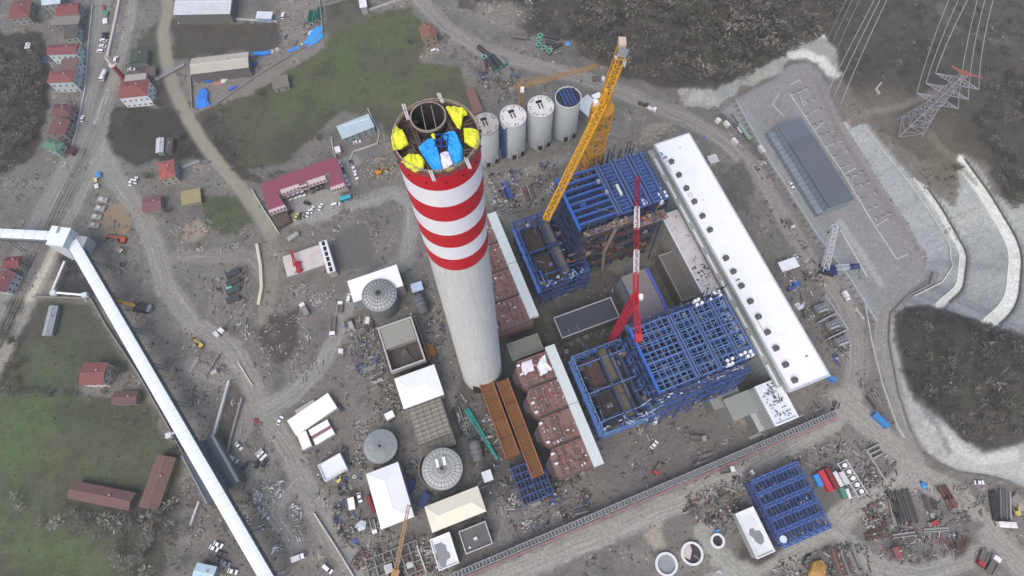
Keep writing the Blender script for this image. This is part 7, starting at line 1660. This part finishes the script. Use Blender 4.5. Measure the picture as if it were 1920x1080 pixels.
for a in (('bright red container, left of two beside the low blue steel grid',1544,902,-62,10,2.7,(204,56,70)),('dark red container touching the bright red one',1556,897,-62,10,2.5,(134,50,58)),('white container next to the dark red one',1566,899,-62,7,2.4,(222,222,224)),('broken white container nearest the five tanks',1578,897,-62,6,2.6,(214,214,214)),('blue container with pale lid left of the red one',1530,901,-62,5.5,2.6,(70,150,226)),('green container below the white ones',1577,925,-68,5,2.4,(84,140,118)),('white sliver container beside the green one',1586,926,-68,4.5,1.6,(226,226,226)),
  ('long blue trailer container at the loop road bend',1648,789,-42,8.5,2.8,(62,134,196)),('white container at the loop road yard',1361,236,-50,4,2.2,(220,220,220)),('small white container at the upper loop road yard',1345,229,-40,3,2.2,(224,224,224)),('pale container on the platform edge near the hall',1426,283,-55,5,2.2,(206,206,206)),('white cabin between the loop road and the hall',1376,268,-50,4.5,2,(222,222,222)),
  ('small white cabin left of the open basin',641,660,0,2.4,2.2,(226,226,226)),('grey cabin near the mesh of ducts',660,612,-70,4,2.2,(180,176,170)),('white cabin right of the ribbed dome tank',691,603,80,3.4,2.2,(230,230,230)),('blue cabin box beside the hall fans',1556,711,-30,4,2.4,(70,130,200)),('blue box behind the hall by the transformers',1490,535,15,3,2,(70,100,190)),('blue round pump unit behind the hall',1481,543,20,4,1.6,(70,90,140)),
  ('beige box near the bottom left office yard',405,700,30,3,2,(190,180,160)),('white box on the dirt road beside yellow excavator',418,622,-40,3,2.2,(230,230,226)),('white box upper of the pair by the dirt road bend',409,629,-50,3.4,2,(220,218,214)),('blue bin right of the big hipped white hall',769,918,70,9,2.6,(50,74,140)),('blue bin behind the cream roofed hall',796,938,60,7,4,(54,74,130)),('red bin left of the largest white hipped hall',697,945,-70,8,1.6,(140,40,60))):
    container(*a)
# heaps, sheets of the store yards
HEAP = [([(368,190),(375,172),(386,165),(393,176),(392,192),(396,198),(384,205),(369,204)],(54,130,220),'tall bright blue heap in the corner of the warehouse yard',1.6,1.4),([(584,60),(594,51),(604,48),(607,70),(597,80),(580,88),(566,88),(574,76)],(60,160,238),'bright blue sheet heap at the boundary wall corner',1.2,.8),([(580,60),(588,56),(590,68),(582,74),(578,66)],(220,232,240),'white sheet heap beside the bright blue heap',.8,.6),([(563,84),(567,80),(570,84),(566,88)],(214,190,84),'small yellow heap along the boundary wall',.5,.4),
 ([(415,150),(422,144),(428,150),(424,156),(414,156)],(206,206,206),'pale bundle heap in front of the beige warehouse',.9,.5),([(403,157),(412,152),(416,158),(408,160)],(206,120,130),'pink sheet scrap in front of the beige warehouse',.4,.3),([(73,112),(85,107),(97,112),(92,118),(76,118)],(66,78,108),'dark blue sheet on the left hillside',.8,.5),([(182,324),(191,324),(192,333),(184,335)],(70,150,210),'blue market awning on the road triangle',1.8,.5),([(178,335),(184,334),(184,342),(178,343)],(226,206,160),'cream market awning on the road triangle',1.8,.4),([(178,348),(186,345),(187,353),(180,355)],(232,232,230),'white market awning below the blue awning',1.8,.4),
 ([(194,38),(203,36),(204,46),(195,47)],(238,238,238),'white kiosk roof beside the pale wall at the top left',2.4,.4),([(196,20),(206,24),(203,34),(194,32)],(96,140,118),'green kiosk awning beside the pale wall',2.2,.4),([(190,12),(198,12),(199,18),(192,20)],(160,84,84),'red kiosk awning above the green one',2.2,.3),([(1725,905),(1731,903),(1737,911),(1734,917),(1728,916)],(62,148,226),'small bright blue sheet in the lower right laydown',1.2,.8),
 ([(1062,78),(1068,80),(1070,88),(1060,88)],(90,160,220),'small blue tent beside the green rimmed rings',2.0,.6),([(1489,570),(1498,566),(1500,572),(1508,570),(1506,578),(1498,582),(1490,578)],(228,222,230),'white folded sheet behind the hall',.5,.4),([(1318,255),(1322,254),(1322,259),(1317,260)],(70,110,210),'blue sheet at the far hall corner',.6,.3),([(425,540),(436,536),(440,546),(428,548)],(120,206,186),'mint sheet on the dark sheds left of the stream road',1.6,.4),([(1340,1073),(1350,1066),(1354,1076)],(200,200,206),'pale sheet at the bottom edge below the smallest ring',.6,.3),([(670,980),(678,974),(688,978),(686,992),(674,996),(666,988)],(206,212,216),'white sheeted heap below the white cabin',1.2,.8),([(658,1013),(668,1008),(674,1016),(664,1022)],(90,90,160),'violet blue scrap sheet left of the tan crane',.5,.4),
 ([(1512,1075),(1520,1052),(1540,1048),(1548,1062),(1540,1090),(1516,1090)],(178,138,76),'tan sand heap at the bottom edge beside steel bundles',2.2,2.4),([(1890,935),(1902,922),(1914,935),(1918,958),(1900,960)],(150,146,140),'pale gravel heap beside the pale yellow loader',2.0,1.8),([(474,785),(484,783),(488,796),(478,798)],(130,74,78),'red scrap heap near the open drain',.7,.5)]
for i, (pts, c, lb, z, hp) in enumerate(HEAP):
    q = [G(*p) for p in pts]; g = min(p.z for p in q); nm = 'awning' if 'awning' in lb or 'kiosk' in lb or 'tent' in lb else ('heap' if 'heap' in lb else 'cover_sheet')
    tarp(None, z * .6 + g, c, lb, name=nm, cat=nm.replace('_', ' '), group=None, amp=.35, hump=hp, seed=60 + i, poly_w=[(p.x, p.y) for p in q])
# low sheds left of the stream road
for k in range(4):
    pts = [(422,512 + k * 16), (446,500 + k * 17), (450,509 + k * 17), (425,521 + k * 16)]
    house(['dark low shed roof, topmost of four left of the stream road','dark low shed roof next to the mint sheet','dark teal low shed roof, third of four left of the stream road','dark low shed roof, lowest of four left of the stream road'][k], pts, 2.4, (72,74,78) if k != 2 else (66,84,88), (90,88,86), roof='flat', win=False, name='shed', cat='shed', group='low dark sheds left of the stream road', over=.2)
# concrete blocks beside the muddy pond
for k, (px, py) in enumerate(((195,376),(190,392),(183,408),(179,424))):
    t = thing('pier_block', ['concrete pier block, topmost beside the muddy pond','second concrete pier block beside the muddy pond','third concrete pier block beside the muddy pond','lowest concrete pier block beside the muddy pond'][k], 'pier block', G(px, py), head(px, py, -8), 'pier blocks beside the muddy pond')
    mb = MB(); mb.box(-2.8, 2.8, -1.5, 1.5, 0, 1.4); mb.build('footing', CONC, t); mb = MB(); mb.box(-1, 1, -.8, .8, 1.4, 2.4); mb.build('stub', CONCL, t)
# grid foundations at the bottom
bx, by, sx, sy, an = R([(680,1050),(780,1015),(800,1075),(700,1095)], 1); t = thing('grid_foundation', 'grid of concrete foundation beams left of the small stained roof', 'foundation', (bx, by, 0), an)
mb = MB()
for k in range(7): x = -sx / 2 + sx * k / 6; mb.bar((x, -sy / 2, .6), (x, sy / 2, .6), .6, 1.2)
for k in range(4): y = -sy / 2 + sy * k / 3; mb.bar((-sx / 2, y, .55), (sx / 2, y, .55), .55, 1.1)
mb.build('beams', mat((142,140,134),.15,.6,.9,dirt=.5,dscale=.3), t)
mb = MB(); mb.box(-sx * .2, -sx * .05, -sy * .2, sy * .1, 0, 1.4); mb.build('plinth', CONCL, t); mb = MB(); mb.box(sx * .2, sx * .32, -sy * .3, -sy * .1, 0, 1.5); mb.build('plinth', CONCL, t)
wall_line('wall', 'pale wall between the grid foundation and the small stained roof', [(782,1022),(800,1072)], 1.6, .6, WL)

# ---- loose site material nobody could count
def debris(pts, n, cols, seed, smax=1.9, hmax=.7, dense=False, name='construction_debris', label='loose building material strewn over bare ground'):
    r = random.Random(seed); mb = MB(); xs_, ys_ = [p[0] for p in pts], [p[1] for p in pts]; arr = np.array(pts); c_ = 0
    base = G(sum(xs_) / len(xs_), sum(ys_) / len(ys_)); cl = []
    for _ in range(max(3, n // 22)):
        cl.append((r.uniform(min(xs_), max(xs_)), r.uniform(min(ys_), max(ys_)), r.choice((20, 110, 65, r.uniform(0, 180))), r.choice(cols)))
    n = int(n * (1.7 if dense else .8))
    while c_ < n:
        if r.random() < .7:
            q = r.choice(cl); px, py = r.gauss(q[0], 5), r.gauss(q[1], 5); dg = q[2]; col = q[3] if r.random() < .5 else r.choice(cols)
        else: px, py = r.uniform(min(xs_), max(xs_)), r.uniform(min(ys_), max(ys_)); dg = r.uniform(0, 180); col = r.choice(cols)
        c_ += 1
        if not inpoly(np.array([px]), np.array([py]), pts)[0]: continue
        p = G(px, py); z = p.z + .1; a_ = math.radians(dg) + r.uniform(-.15, .15); ca_, sa_ = math.cos(a_), math.sin(a_); k = r.random()
        if k < .55:
            L = r.uniform(.6, smax * 1.8); mb.bar((p.x - L / 2 * ca_, p.y - L / 2 * sa_, z + r.uniform(.1, .4)), (p.x + L / 2 * ca_, p.y + L / 2 * sa_, z + r.uniform(.1, .4)), r.uniform(.15, .5), r.uniform(.1, .4), col=rgb(col))
        elif k < .9:
            w_, d_, h_ = r.uniform(.3, smax * .6), r.uniform(.3, smax * .6), r.uniform(.15, hmax); x, y = p.x, p.y
            i = len(mb.v)
            for zz_, s_ in ((z - .2, 1), (z + h_, r.uniform(.5, 1))):
                for u, v in ((-1, -1), (1, -1), (1, 1), (-1, 1)): mb.v.append((x + (u * w_ * ca_ - v * d_ * sa_) / 2 * s_, y + (u * w_ * sa_ + v * d_ * ca_) / 2 * s_, zz_))
            mb._fs(i, [(0, 1, 5, 4), (1, 2, 6, 5), (2, 3, 7, 6), (3, 0, 4, 7), (4, 5, 6, 7)], 0, rgb(col))
        else: mb.tube((p.x, p.y, z - .1), (p.x, p.y, z + .3), r.uniform(.25, .7), n=8, col=rgb(col))
    if not mb.f: return
    o = mb.build(name, AM); o['kind'] = 'stuff'; o['label'] = label
MIX = [(140,138,134),(112,109,105),(84,82,80),(156,152,147),(96,92,88),(66,64,64),(104,96,90),(128,125,120),(186,184,182)]
MIXB = MIX + MIX + [(72,88,138),(92,104,140)]; MIXR = MIX + MIX + [(140,92,90),(118,84,78)]; PALER = [(158,155,149),(170,167,161),(142,138,133),(126,122,117),(186,184,180)]; STONE = [(134,131,125),(144,140,134),(120,117,112),(104,101,97)]
DENSE = (0, 1, 2, 3, 4, 6, 9, 10, 13, 18, 19, 21, 24, 27)
for i, (pts, n, cols, sm) in enumerate([
 ([(645,600),(700,595),(735,690),(700,720),(660,690),(648,640)], 620, MIXB, 2.6), ([(690,700),(740,710),(760,770),(720,800),(690,760)], 260, MIXR, 2.2), ([(745,520),(800,510),(830,600),(850,700),(810,700),(760,600)], 240, MIXB, 2.2),
 ([(850,730),(905,740),(960,900),(940,960),(890,900),(860,800)], 480, MIXB, 2.8), ([(905,330),(1050,300),(1040,360),(1000,400),(930,400)], 520, MIXB + [(200,200,204)], 2.4), ([(860,230),(900,330),(960,310),(1040,290),(1090,270),(1060,300),(900,345)], 160, STONE, 2.4),
 ([(885,100),(960,130),(1000,160),(960,200),(900,180)], 420, MIX + [(80,94,146),(116,84,76)], 2.2), ([(1000,140),(1040,160),(1090,180),(1060,170)], 60, MIX, 2), ([(940,60),(1020,66),(1070,110),(1100,140),(1020,115),(960,95)], 260, MIX, 1.8),
 ([(650,960),(760,1000),(820,1000),(840,1080),(680,1080),(640,1020)], 620, MIXR, 2.2), ([(560,850),(680,830),(680,1000),(640,1010),(590,930)], 380, MIXB, 2.0), ([(660,790),(690,790),(690,880),(672,880)], 180, MIX, 1.8), ([(740,800),(770,830),(800,900),(760,890)], 140, MIX, 1.8),
 ([(930,880),(1110,880),(1110,960),(960,1010),(930,960)], 520, MIXB + [(150,104,106)], 2.4), ([(1100,830),(1220,790),(1330,800),(1400,840),(1330,880),(1150,930)], 320, STONE + MIX, 1.8), ([(1255,900),(1400,840),(1410,860),(1270,925)], 240, MIXB, 2.2), ([(1330,745),(1420,810),(1480,790),(1440,830),(1360,800)], 200, MIXR, 2),
 ([(1480,790),(1540,735),(1575,760),(1500,810)], 220, MIX, 2.2), ([(1280,930),(1400,885),(1420,1000),(1350,1000),(1280,960)], 560, MIXR, 2.2), ([(1470,860),(1520,850),(1560,830),(1640,830),(1690,880),(1660,930),(1600,940),(1530,880)], 620, MIX, 2.0), ([(1520,840),(1600,815),(1640,830),(1560,850)], 160, STONE, 2),
 ([(1605,960),(1660,930),(1700,940),(1720,1000),(1640,1010)], 420, MIXR + [(170,80,78)], 2.0), ([(1720,900),(1800,930),(1820,980),(1740,990)], 300, MIXR, 2.2), ([(1640,1010),(1800,1000),(1820,1030),(1700,1060),(1650,1050)], 420, MIXR, 1.6), ([(1460,1050),(1620,1010),(1640,1080),(1440,1090)], 420, MIXR, 2.2),
 ([(1780,900),(1850,910),(1850,970),(1800,950)], 160, STONE, 1.6), ([(1600,700),(1640,680),(1690,810),(1640,780)], 320, STONE + [(70,68,66)], 1.4), ([(1455,480),(1520,470),(1600,660),(1570,690),(1500,590)], 420, MIXB + [(210,210,210)], 1.9), ([(1340,215),(1400,240),(1450,330),(1440,345),(1380,270)], 380, PALER + MIX, 1.9), ([(1330,300),(1400,320),(1480,430),(1450,450),(1380,400)], 260, STONE, 1.8), ([(1425,320),(1500,440),(1550,520),(1530,520),(1440,380)], 260, [(66,64,58),(88,84,76),(110,106,98),(60,66,54)], 1.6),
 ([(1110,240),(1230,225),(1260,250),(1210,270),(1180,300),(1120,280)], 260, PALER, 2), ([(1440,150),(1520,120),(1700,400),(1740,480),(1690,530),(1600,350)], 420, [(160,158,158),(180,178,176),(110,108,110),(140,136,134)], 1.3), ([(1500,380),(1600,520),(1640,540),(1560,450)], 90, PALER, 1.3),
 ([(300,430),(370,400),(440,420),(470,440),(440,470),(330,480)], 420, STONE + PALER, 1.5), ([(320,490),(400,500),(480,500),(480,600),(400,580)], 360, STONE + MIX, 1.6), ([(400,570),(480,560),(560,590),(600,640),(620,700),(540,720),(470,680)], 700, STONE + PALER, 2.0), ([(500,400),(520,430),(600,440),(620,400),(740,380),(745,450),(700,480),(690,420),(560,450)], 420, STONE + PALER, 2.0), ([(525,520),(610,540),(640,520),(610,580),(540,560)], 320, PALER, 2),
 ([(360,640),(420,670),(470,740),(440,780),(380,730)], 320, STONE + PALER, 1.8), ([(470,900),(560,900),(570,1010),(510,1040),(480,960)], 480, [(190,194,200),(160,160,162),(120,116,112),(210,214,220),(140,136,130)], 1.9), ([(370,930),(470,900),(480,1000),(420,1030),(360,1060)], 320, STONE + MIX, 1.8), ([(440,800),(500,790),(540,860),(470,900)], 220, STONE, 1.4),
 ([(205,380),(260,440),(290,520),(250,620),(200,520)], 320, STONE + [(150,120,100)], 1.6), ([(255,575),(360,620),(380,700),(420,800),(390,800),(300,680)], 520, STONE + MIX, 1.8), ([(660,300),(740,295),(745,330),(680,340)], 320, [(170,150,110),(150,140,120),(190,186,176),(120,110,96)], 1.5), ([(90,0),(165,0),(150,160),(130,320),(90,330)], 320, [(150,146,140),(110,106,100),(190,190,188),(90,86,82)], 1.5), ([(-5,300),(90,300),(60,380),(-5,400)], 160, STONE, 1.6),
 ([(460,30),(560,20),(560,80),(535,100),(525,50)], 160, MIX + [(160,90,120)], 1.6), ([(560,20),(600,40),(596,66),(570,70)], 200, MIXB + [(120,70,140),(60,120,110)], 1.6), ([(380,185),(480,140),(585,85),(590,92),(480,150),(390,200)], 240, PALER + [(60,110,200)], 1.2), ([(365,142),(470,128),(480,140),(380,165)], 140, PALER + [(60,110,200),(190,90,100)], 1.4),
 ([(880,0),(1000,0),(1005,40),(930,50)], 240, PALER, 2.0), ([(1690,310),(1740,340),(1800,440),(1790,470),(1740,400)], 160, PALER, 1.4), ([(760,85),(830,80),(840,110),(790,110)], 80, STONE, 1.3), ([(1050,560),(1030,540),(1160,530),(1150,560)], 160, MIX, 2), ([(1020,640),(1160,600),(1180,640),(1080,665)], 160, MIX, 1.8), ([(650,345),(745,330),(740,375),(660,375)], 60, STONE, 1.2)]):
    debris(pts, n, cols, 300 + i, sm, 1.6 if i in DENSE else .7, i in DENSE)
# ================================================================ woods, shrubs and single trees
def woods(pts, step, seed, cols, rr=(1.8, 3.4), label='leafless brown wood on the hillside', name='woods', lo=False):
    r = random.Random(seed); q = [G(*p) for p in pts]; x0, x1 = min(p.x for p in q), max(p.x for p in q); y0, y1 = min(p.y for p in q), max(p.y for p in q)
    V, F_, CC = [], [], []; y = y0
    dens = lambda x, y: float(big[min(max(int(y - GY0), 0), big.shape[0] - 1), min(max(int(x - GX0), 0), big.shape[1] - 1)])
    while y < y1:
        x = x0
        while x < x1:
            cx, cy = x + r.uniform(-.6, .6) * step, y + r.uniform(-.6, .6) * step; x += step
            cz = hz(cx, cy); u, v = proj(cx, cy, cz)
            if not (-60 < u < 1980 and -60 < v < 1120) or not inpoly(np.array([u]), np.array([v]), pts)[0]: continue
            if cov[min(max(int(cy - GY0), 0), cov.shape[0] - 1), min(max(int(cx - GX0), 0), cov.shape[1] - 1)] in (1, 2): continue
            dn = dens(cx, cy)
            if r.random() > .35 + dn: continue
            R_ = r.uniform(*rr) * (.6 + .8 * dn); H_ = R_ * (1.0 if lo else 1.7); base = np.array(r.choice(cols)); n = 34 if not lo else 26
            base = base * r.uniform(.8, 1.2)
            for k in range(n):
                a_, e_ = r.uniform(0, 6.283), math.asin(r.uniform(-.1, 1)); rad = R_ * r.uniform(.35, 1.0)
                px_, py_, pz_ = cx + rad * math.cos(a_) * math.cos(e_), cy + rad * math.sin(a_) * math.cos(e_), cz + H_ * .45 + rad * math.sin(e_) * H_ / R_ * .6
                L = r.uniform(.5, 1.2) * (R_ / 2.4); w_ = L * r.uniform(.15, .35); a2 = a_ + r.uniform(-.7, .7); sl = r.uniform(-.3, .9)
                dx, dy, dz = math.cos(a2) * L, math.sin(a2) * L, sl * L; nx_, ny_ = -math.sin(a2) * w_, math.cos(a2) * w_
                i = len(V); V += [(px_ - nx_, py_ - ny_, pz_), (px_ + nx_, py_ + ny_, pz_), (px_ + dx + nx_ * .6, py_ + dy + ny_ * .6, pz_ + dz), (px_ + dx - nx_ * .6, py_ + dy - ny_ * .6, pz_ + dz)]
                F_.append((i, i + 1, i + 2, i + 3)); CC.append(tuple(rgb(tuple(base * r.uniform(.82, 1.18)))))
        y += step
    mb = MB(); mb.v, mb.f, mb.m, mb.c = V, F_, [0] * len(F_), CC
    if F_: o = mb.build(name, TWM); o['kind'] = 'stuff'; o['label'] = label
TWM = attr_mat('twigs', .15, .5, .95, 1.5)
BR = [(106,101,94),(92,88,83),(118,112,104),(80,78,74),(98,97,88),(84,88,76)]; DKB = [(92,89,83),(80,78,73),(102,98,91),(82,84,73)]
woods([(1082,-30),(1600,-30),(1560,60),(1500,85),(1470,105),(1392,148),(1300,160),(1262,160),(1180,140),(1100,105),(1080,80)], 3.9, 1, BR, (2.2, 4.2))
woods([(860,-30),(1085,-30),(1080,75),(1010,60),(1000,30),(950,5),(905,10),(870,20)], 3.6, 2, BR, (1.2, 2.4))
woods([(1560,-30),(1960,-30),(1960,120),(1850,140),(1760,110),(1690,150),(1600,160),(1575,100)], 4.6, 3, BR, (1.0, 2.4), lo=True)
woods([(1840,150),(1960,120),(1960,400),(1890,390),(1850,300),(1820,220)], 4.2, 4, DKB, (1.5, 3.0))
woods([(1680,584),(1760,580),(1830,606),(1890,628),(1960,655),(1960,805),(1890,828),(1830,845),(1795,818),(1752,765),(1716,744),(1694,690),(1680,630)], 3.4, 5, DKB, (1.3, 2.9))
woods([(-20,95),(80,85),(88,130),(82,200),(70,255),(50,300),(-20,330)], 3.8, 6, DKB, (1.6, 3.2))
woods([(1720,320),(1790,300),(1790,350),(1745,350)], 3.2, 7, BR, (.8, 1.6), lo=True)
woods([(1400,320),(1430,330),(1545,510),(1530,520),(1440,390)], 3.2, 8, [(74,74,64),(66,64,58),(88,84,76)], (.7, 1.5), lo=True, name='shrubs', label='dark scrub between the loop road and the platform')
woods([(300,30),(330,120),(370,215),(420,290),(500,380),(490,390),(440,350),(370,260),(330,210),(300,120)], 4.0, 9, [(92,90,82),(78,77,70),(104,100,92)], (.8, 1.8), lo=True, name='shrubs', label='bare scrub along the stream')
woods([(385,215),(430,200),(500,320),(560,330),(640,280),(640,300),(540,345),(480,345),(420,290)], 4.2, 10, [(88,86,78),(76,75,68),(100,96,88)], (.8, 1.8), lo=True, name='shrubs', label='bare scrub between the stream and the crimson building')
woods([(170,725),(300,745),(350,850),(330,850),(250,800),(150,760)], 4.6, 11, [(84,84,78),(74,76,68),(96,94,86)], (.9, 2.0), lo=True, name='shrubs', label='bare scrub below the red farmhouse')
woods([(-10,560),(45,570),(50,700),(20,740),(-10,740)], 4.0, 12, DKB, (1.2, 2.4), name='shrubs', label='dark bushes at the left field edge')
woods([(0,935),(250,965),(380,905),(365,985),(335,1085),(240,1085),(190,1000),(60,985)], 5.0, 13, [(104,101,95),(90,88,82),(118,114,107)], (1.8, 3.8), name='shrubs', label='bare scrub below the maroon barns')
woods([(770,20),(850,60),(900,110),(890,130),(860,120),(800,60)], 4.2, 14, BR, (.7, 1.6), lo=True, name='shrubs', label='bare scrub along the loop road verge')
woods([(205,205),(330,208),(385,300),(330,300),(255,312),(215,290)], 7, 15, DKB, (.7, 1.3), lo=True, name='shrubs', label='sparse scrub on the dark field')
def tree_proto(label, R_, H_, seed, c, n=26):
    r = random.Random(seed); t = thing('bare_tree', label, 'tree', (0, 0, -60), 0, 'single bare trees'); mb = MB(); mb.tube((0, 0, -.3), (0, 0, H_ * .45), .28, .16, n=7); mb.build('trunk', mat((96,90,84),.2,1,.9), t)
    mb = MB()
    for k in range(n):
        a_ = r.uniform(0, 6.28); z0 = H_ * r.uniform(.25, .45); e = Vector((math.cos(a_) * R_ * r.uniform(.5, 1), math.sin(a_) * R_ * r.uniform(.5, 1), H_ * r.uniform(.55, 1))); s = Vector((0, 0, z0)); mb.bar(s, s.lerp(e, .55), .13); m_ = s.lerp(e, .5)
        for q in range(6): d_ = Vector((r.uniform(-1, 1), r.uniform(-1, 1), r.uniform(-.1, .8))) * R_ * .38; st = s.lerp(e, r.uniform(.4, 1)); mb.bar(st, st + d_, .08); mb.bar(st + d_ * .5, st + d_ * .5 + Vector((d_.y, -d_.x, abs(d_.z))) * .6, .07)
    mb.build('crown', mat(c, .2, 1, .95), t); return t
TL = [('pale bare tree spreading widest below the maroon barns',[(285,1012)],4.6,9,(140,135,128)),('bare tree right of the spreading pale tree near the conveyor',[(318,1002)],3.4,7,(128,124,117)),('bare tree below the spreading pale tree',[(268,1046)],4.0,8,(132,128,120)),('bare tree between the long maroon barn and the scrub',[(258,985)],3.0,6,(120,116,110)),('bare tree at the foot of the tilted brown barn',[(306,968)],2.8,6,(112,108,102)),
 ('bare tree in the grass beside the brick red roof house',[(768,84)],2.4,5,(104,100,92)),('bare tree at the lower edge of the grass slope',[(598,262)],2.6,5,(112,108,98)),('bare tree left of the grey ruin on the slope',[(490,180)],2.6,5,(104,100,92)),('bare tree beside the twin shed',[(340,262)],2.4,5,(98,95,90)),('bare tree below the orange roofed house',[(282,334)],2.6,5,(108,104,96)),('bare tree by the weathered crimson ruin',[(318,398)],2.2,4,(100,96,90)),('bare tree above the dark field by the stream',[(300,200)],2.6,5,(104,100,94)),('bare tree right of the red farmhouse',[(226,700)],2.8,6,(100,97,90)),('bare tree in the left field edge by the railway',[(32,640)],3.0,6,(92,90,82)),('bare tree on the hillside below the transmission tower',[(1790,320)],2.6,5,(104,100,92)),('bare tree on the knoll right of the lined slope',[(1885,330)],2.6,5,(100,96,90)),('bare tree beside the top left red roof house',[(74,44)],2.8,6,(98,96,90)),('bare tree left of the green roof house',[(62,262)],3.0,6,(96,94,88))]
for i, (lb, ps, R_, H_, c) in enumerate(TL):
    t = tree_proto(lb, R_, H_, 900 + i, c); t.location = G(*ps[0])
woods([(-10,722),(60,724),(155,734),(155,746),(60,740),(-10,742)], 2.6, 20, DKB, (1.0, 1.9), name='hedge', label='dark hedge across the left field')
def berm_line(D, name, label, wd, h, m, up=.1):
    # trace the contour dF = D column by column where the lining lies
    pts = []
    for j in range(1, XX.shape[0] - 1, 3):
        row = dF[j]; y = gy[j]
        for i in np.where((row[:-1] < D) & (row[1:] >= D))[0]:
            u, v = PXg[j, i], PYg[j, i]
            if cov[j, i] == 5 and u > 1590 and 220 < v < 640: pts.append((gx[i] + (D - row[i]) / (row[i + 1] - row[i]), y))
    if len(pts) < 4: return
    mb = MB(); o = Vector((*pts[0], hz(*pts[0])))
    for p, q in zip(pts[:-1], pts[1:]):
        if math.hypot(p[0] - q[0], p[1] - q[1]) > 9: continue
        mb.bar(Vector((*p, hz(*p) + up)) - o, Vector((*q, hz(*q) + up)) - o, wd, h)
    b_ = mb.build(name, m, None, loc=o); tag(b_, label, 'kerb' if 'kerb' in name else 'shade strip', 'kerbs and drains of the lined slope'); b_['kind'] = 'thing'
for D, lb in ((11.6, 'white kerb on the outer edge of the first bench of the lined slope'), (29.6, 'white kerb on the outer edge of the second bench of the lined slope'), (46.0, 'white kerb on the outer edge of the third bench of the lined slope'), (65.7, 'white kerb on the highest bench of the lined slope')):
    berm_line(D, 'bench_kerb', lb, .5, .6, mat((222,222,212),.06,.6,.8), .25)
for D, lb in ((15.2, 'dark strip painted as shade at the back of the first bench of the lined slope'), (35.9, 'dark strip painted as shade at the back of the second bench of the lined slope'), (52.4, 'dark strip painted as shade at the back of the third bench of the lined slope')):
    berm_line(D, 'bench_shade', lb, .9, .3, mat((84,86,84),.2,.6,.9), .1)  # dark strips added along the back of each bench to stand for shade
# rows of fine switchgear on the platform
sw = None
for k, (px, py) in enumerate([(1486 + i * 13 + j * 12, 178 + i * 19.5 - j * 5) for i in range(13) for j in (0, 1, 2) if (i * 3 + j) % 4 != 3]):
    loc = G(px, py); lb = 'small grey switchgear unit in the rows along the long white trench'
    if sw is None:
        sw = thing('switchgear_unit', lb, 'switchgear', loc, YV, 'switchgear units on the platform'); mb = MB(); mb.box(-1.1, 1.1, -.35, .35, 0, .7); mb.build('plinth', CONCL, sw)
        for x in (-.8, 0, .8): mb = MB(); mb.tube((x, 0, .7), (x, 0, 2.6), .14, .1, n=7); mb.build('insulator', mat((96,84,78),.2,.8,.5), sw)
        mb = MB(); mb.bar((-1.1, 0, 2.7), (1.1, 0, 2.7), .14); mb.build('busbar', GALV, sw)
    else: dup(sw, loc, YV + (.0 if k % 3 else 1.57), lb)
# retaining wall with ribs under the platform's road side
w_ = [G(*q) for q in ((1378,190),(1432,290),(1532,446),(1592,526),(1640,604))]; o_ = w_[0].copy(); t = thing('retaining_wall', 'ribbed pale retaining wall along the road side of the switchyard platform', 'wall', tuple(o_)); mb = MB(); mr_ = MB(); t['kind'] = 'thing'
for a_, b_ in zip(w_[:-1], w_[1:]):
    L = (b_ - a_).length; u = (b_ - a_).normalized(); nn = Vector((-u.y, u.x, 0)); nn = -nn if nn.x > 0 else nn
    mb.bar(a_ - o_ + Vector((0, 0, .9)), b_ - o_ + Vector((0, 0, .9)), .7, 2.4); k = 0
    while k < L: p = a_ + u * k - o_; rb = MB(); rb.bar(p + Vector((0, 0, .6)), p + nn * 2.2 + Vector((0, 0, .15)), .35, .9); rb.build('rib', mat((104,104,102),.2,.6,.9), t); k += 3.6
mb.build('coping', mat((176,180,180),.1,.6,.8,dirt=.3), t)
for o in bpy.data.objects:
    if o.parent is not None and o.name.split('.')[0] in ('fittings', 'deck_clutter', 'roof_gear', 'roof_clutter', 'roof_scraps', 'scaffolding', 'floor_load', 'gallery_load', 'front_pipework', 'winch_gear', 'roof_fittings'): o['kind'] = 'stuff'
    if o.get('category') in ('wall', 'ring', 'rail') or o.name.split('.')[0] in ('wall', 'trench_branch', 'duct_piece') and o.parent is None: o['kind'] = 'thing'
# ---------------------------------------------------------------- thin winter haze over the valley
hb = MB(); hb.box(-620, 640, -320, 620, -4, 306)
hm = bpy.data.materials.new('haze'); hm.use_nodes = True; n_ = hm.node_tree.nodes; n_.remove(n_['Principled BSDF'])
pv = n_.new('ShaderNodeVolumePrincipled'); pv.inputs['Color'].default_value = (1, .99, .96, 1); pv.inputs['Density'].default_value = .00022; pv.inputs['Anisotropy'].default_value = .2
hm.node_tree.links.new(pv.outputs[0], n_['Material Output'].inputs['Volume'])
ho = hb.build('haze', hm); ho['kind'] = 'stuff'
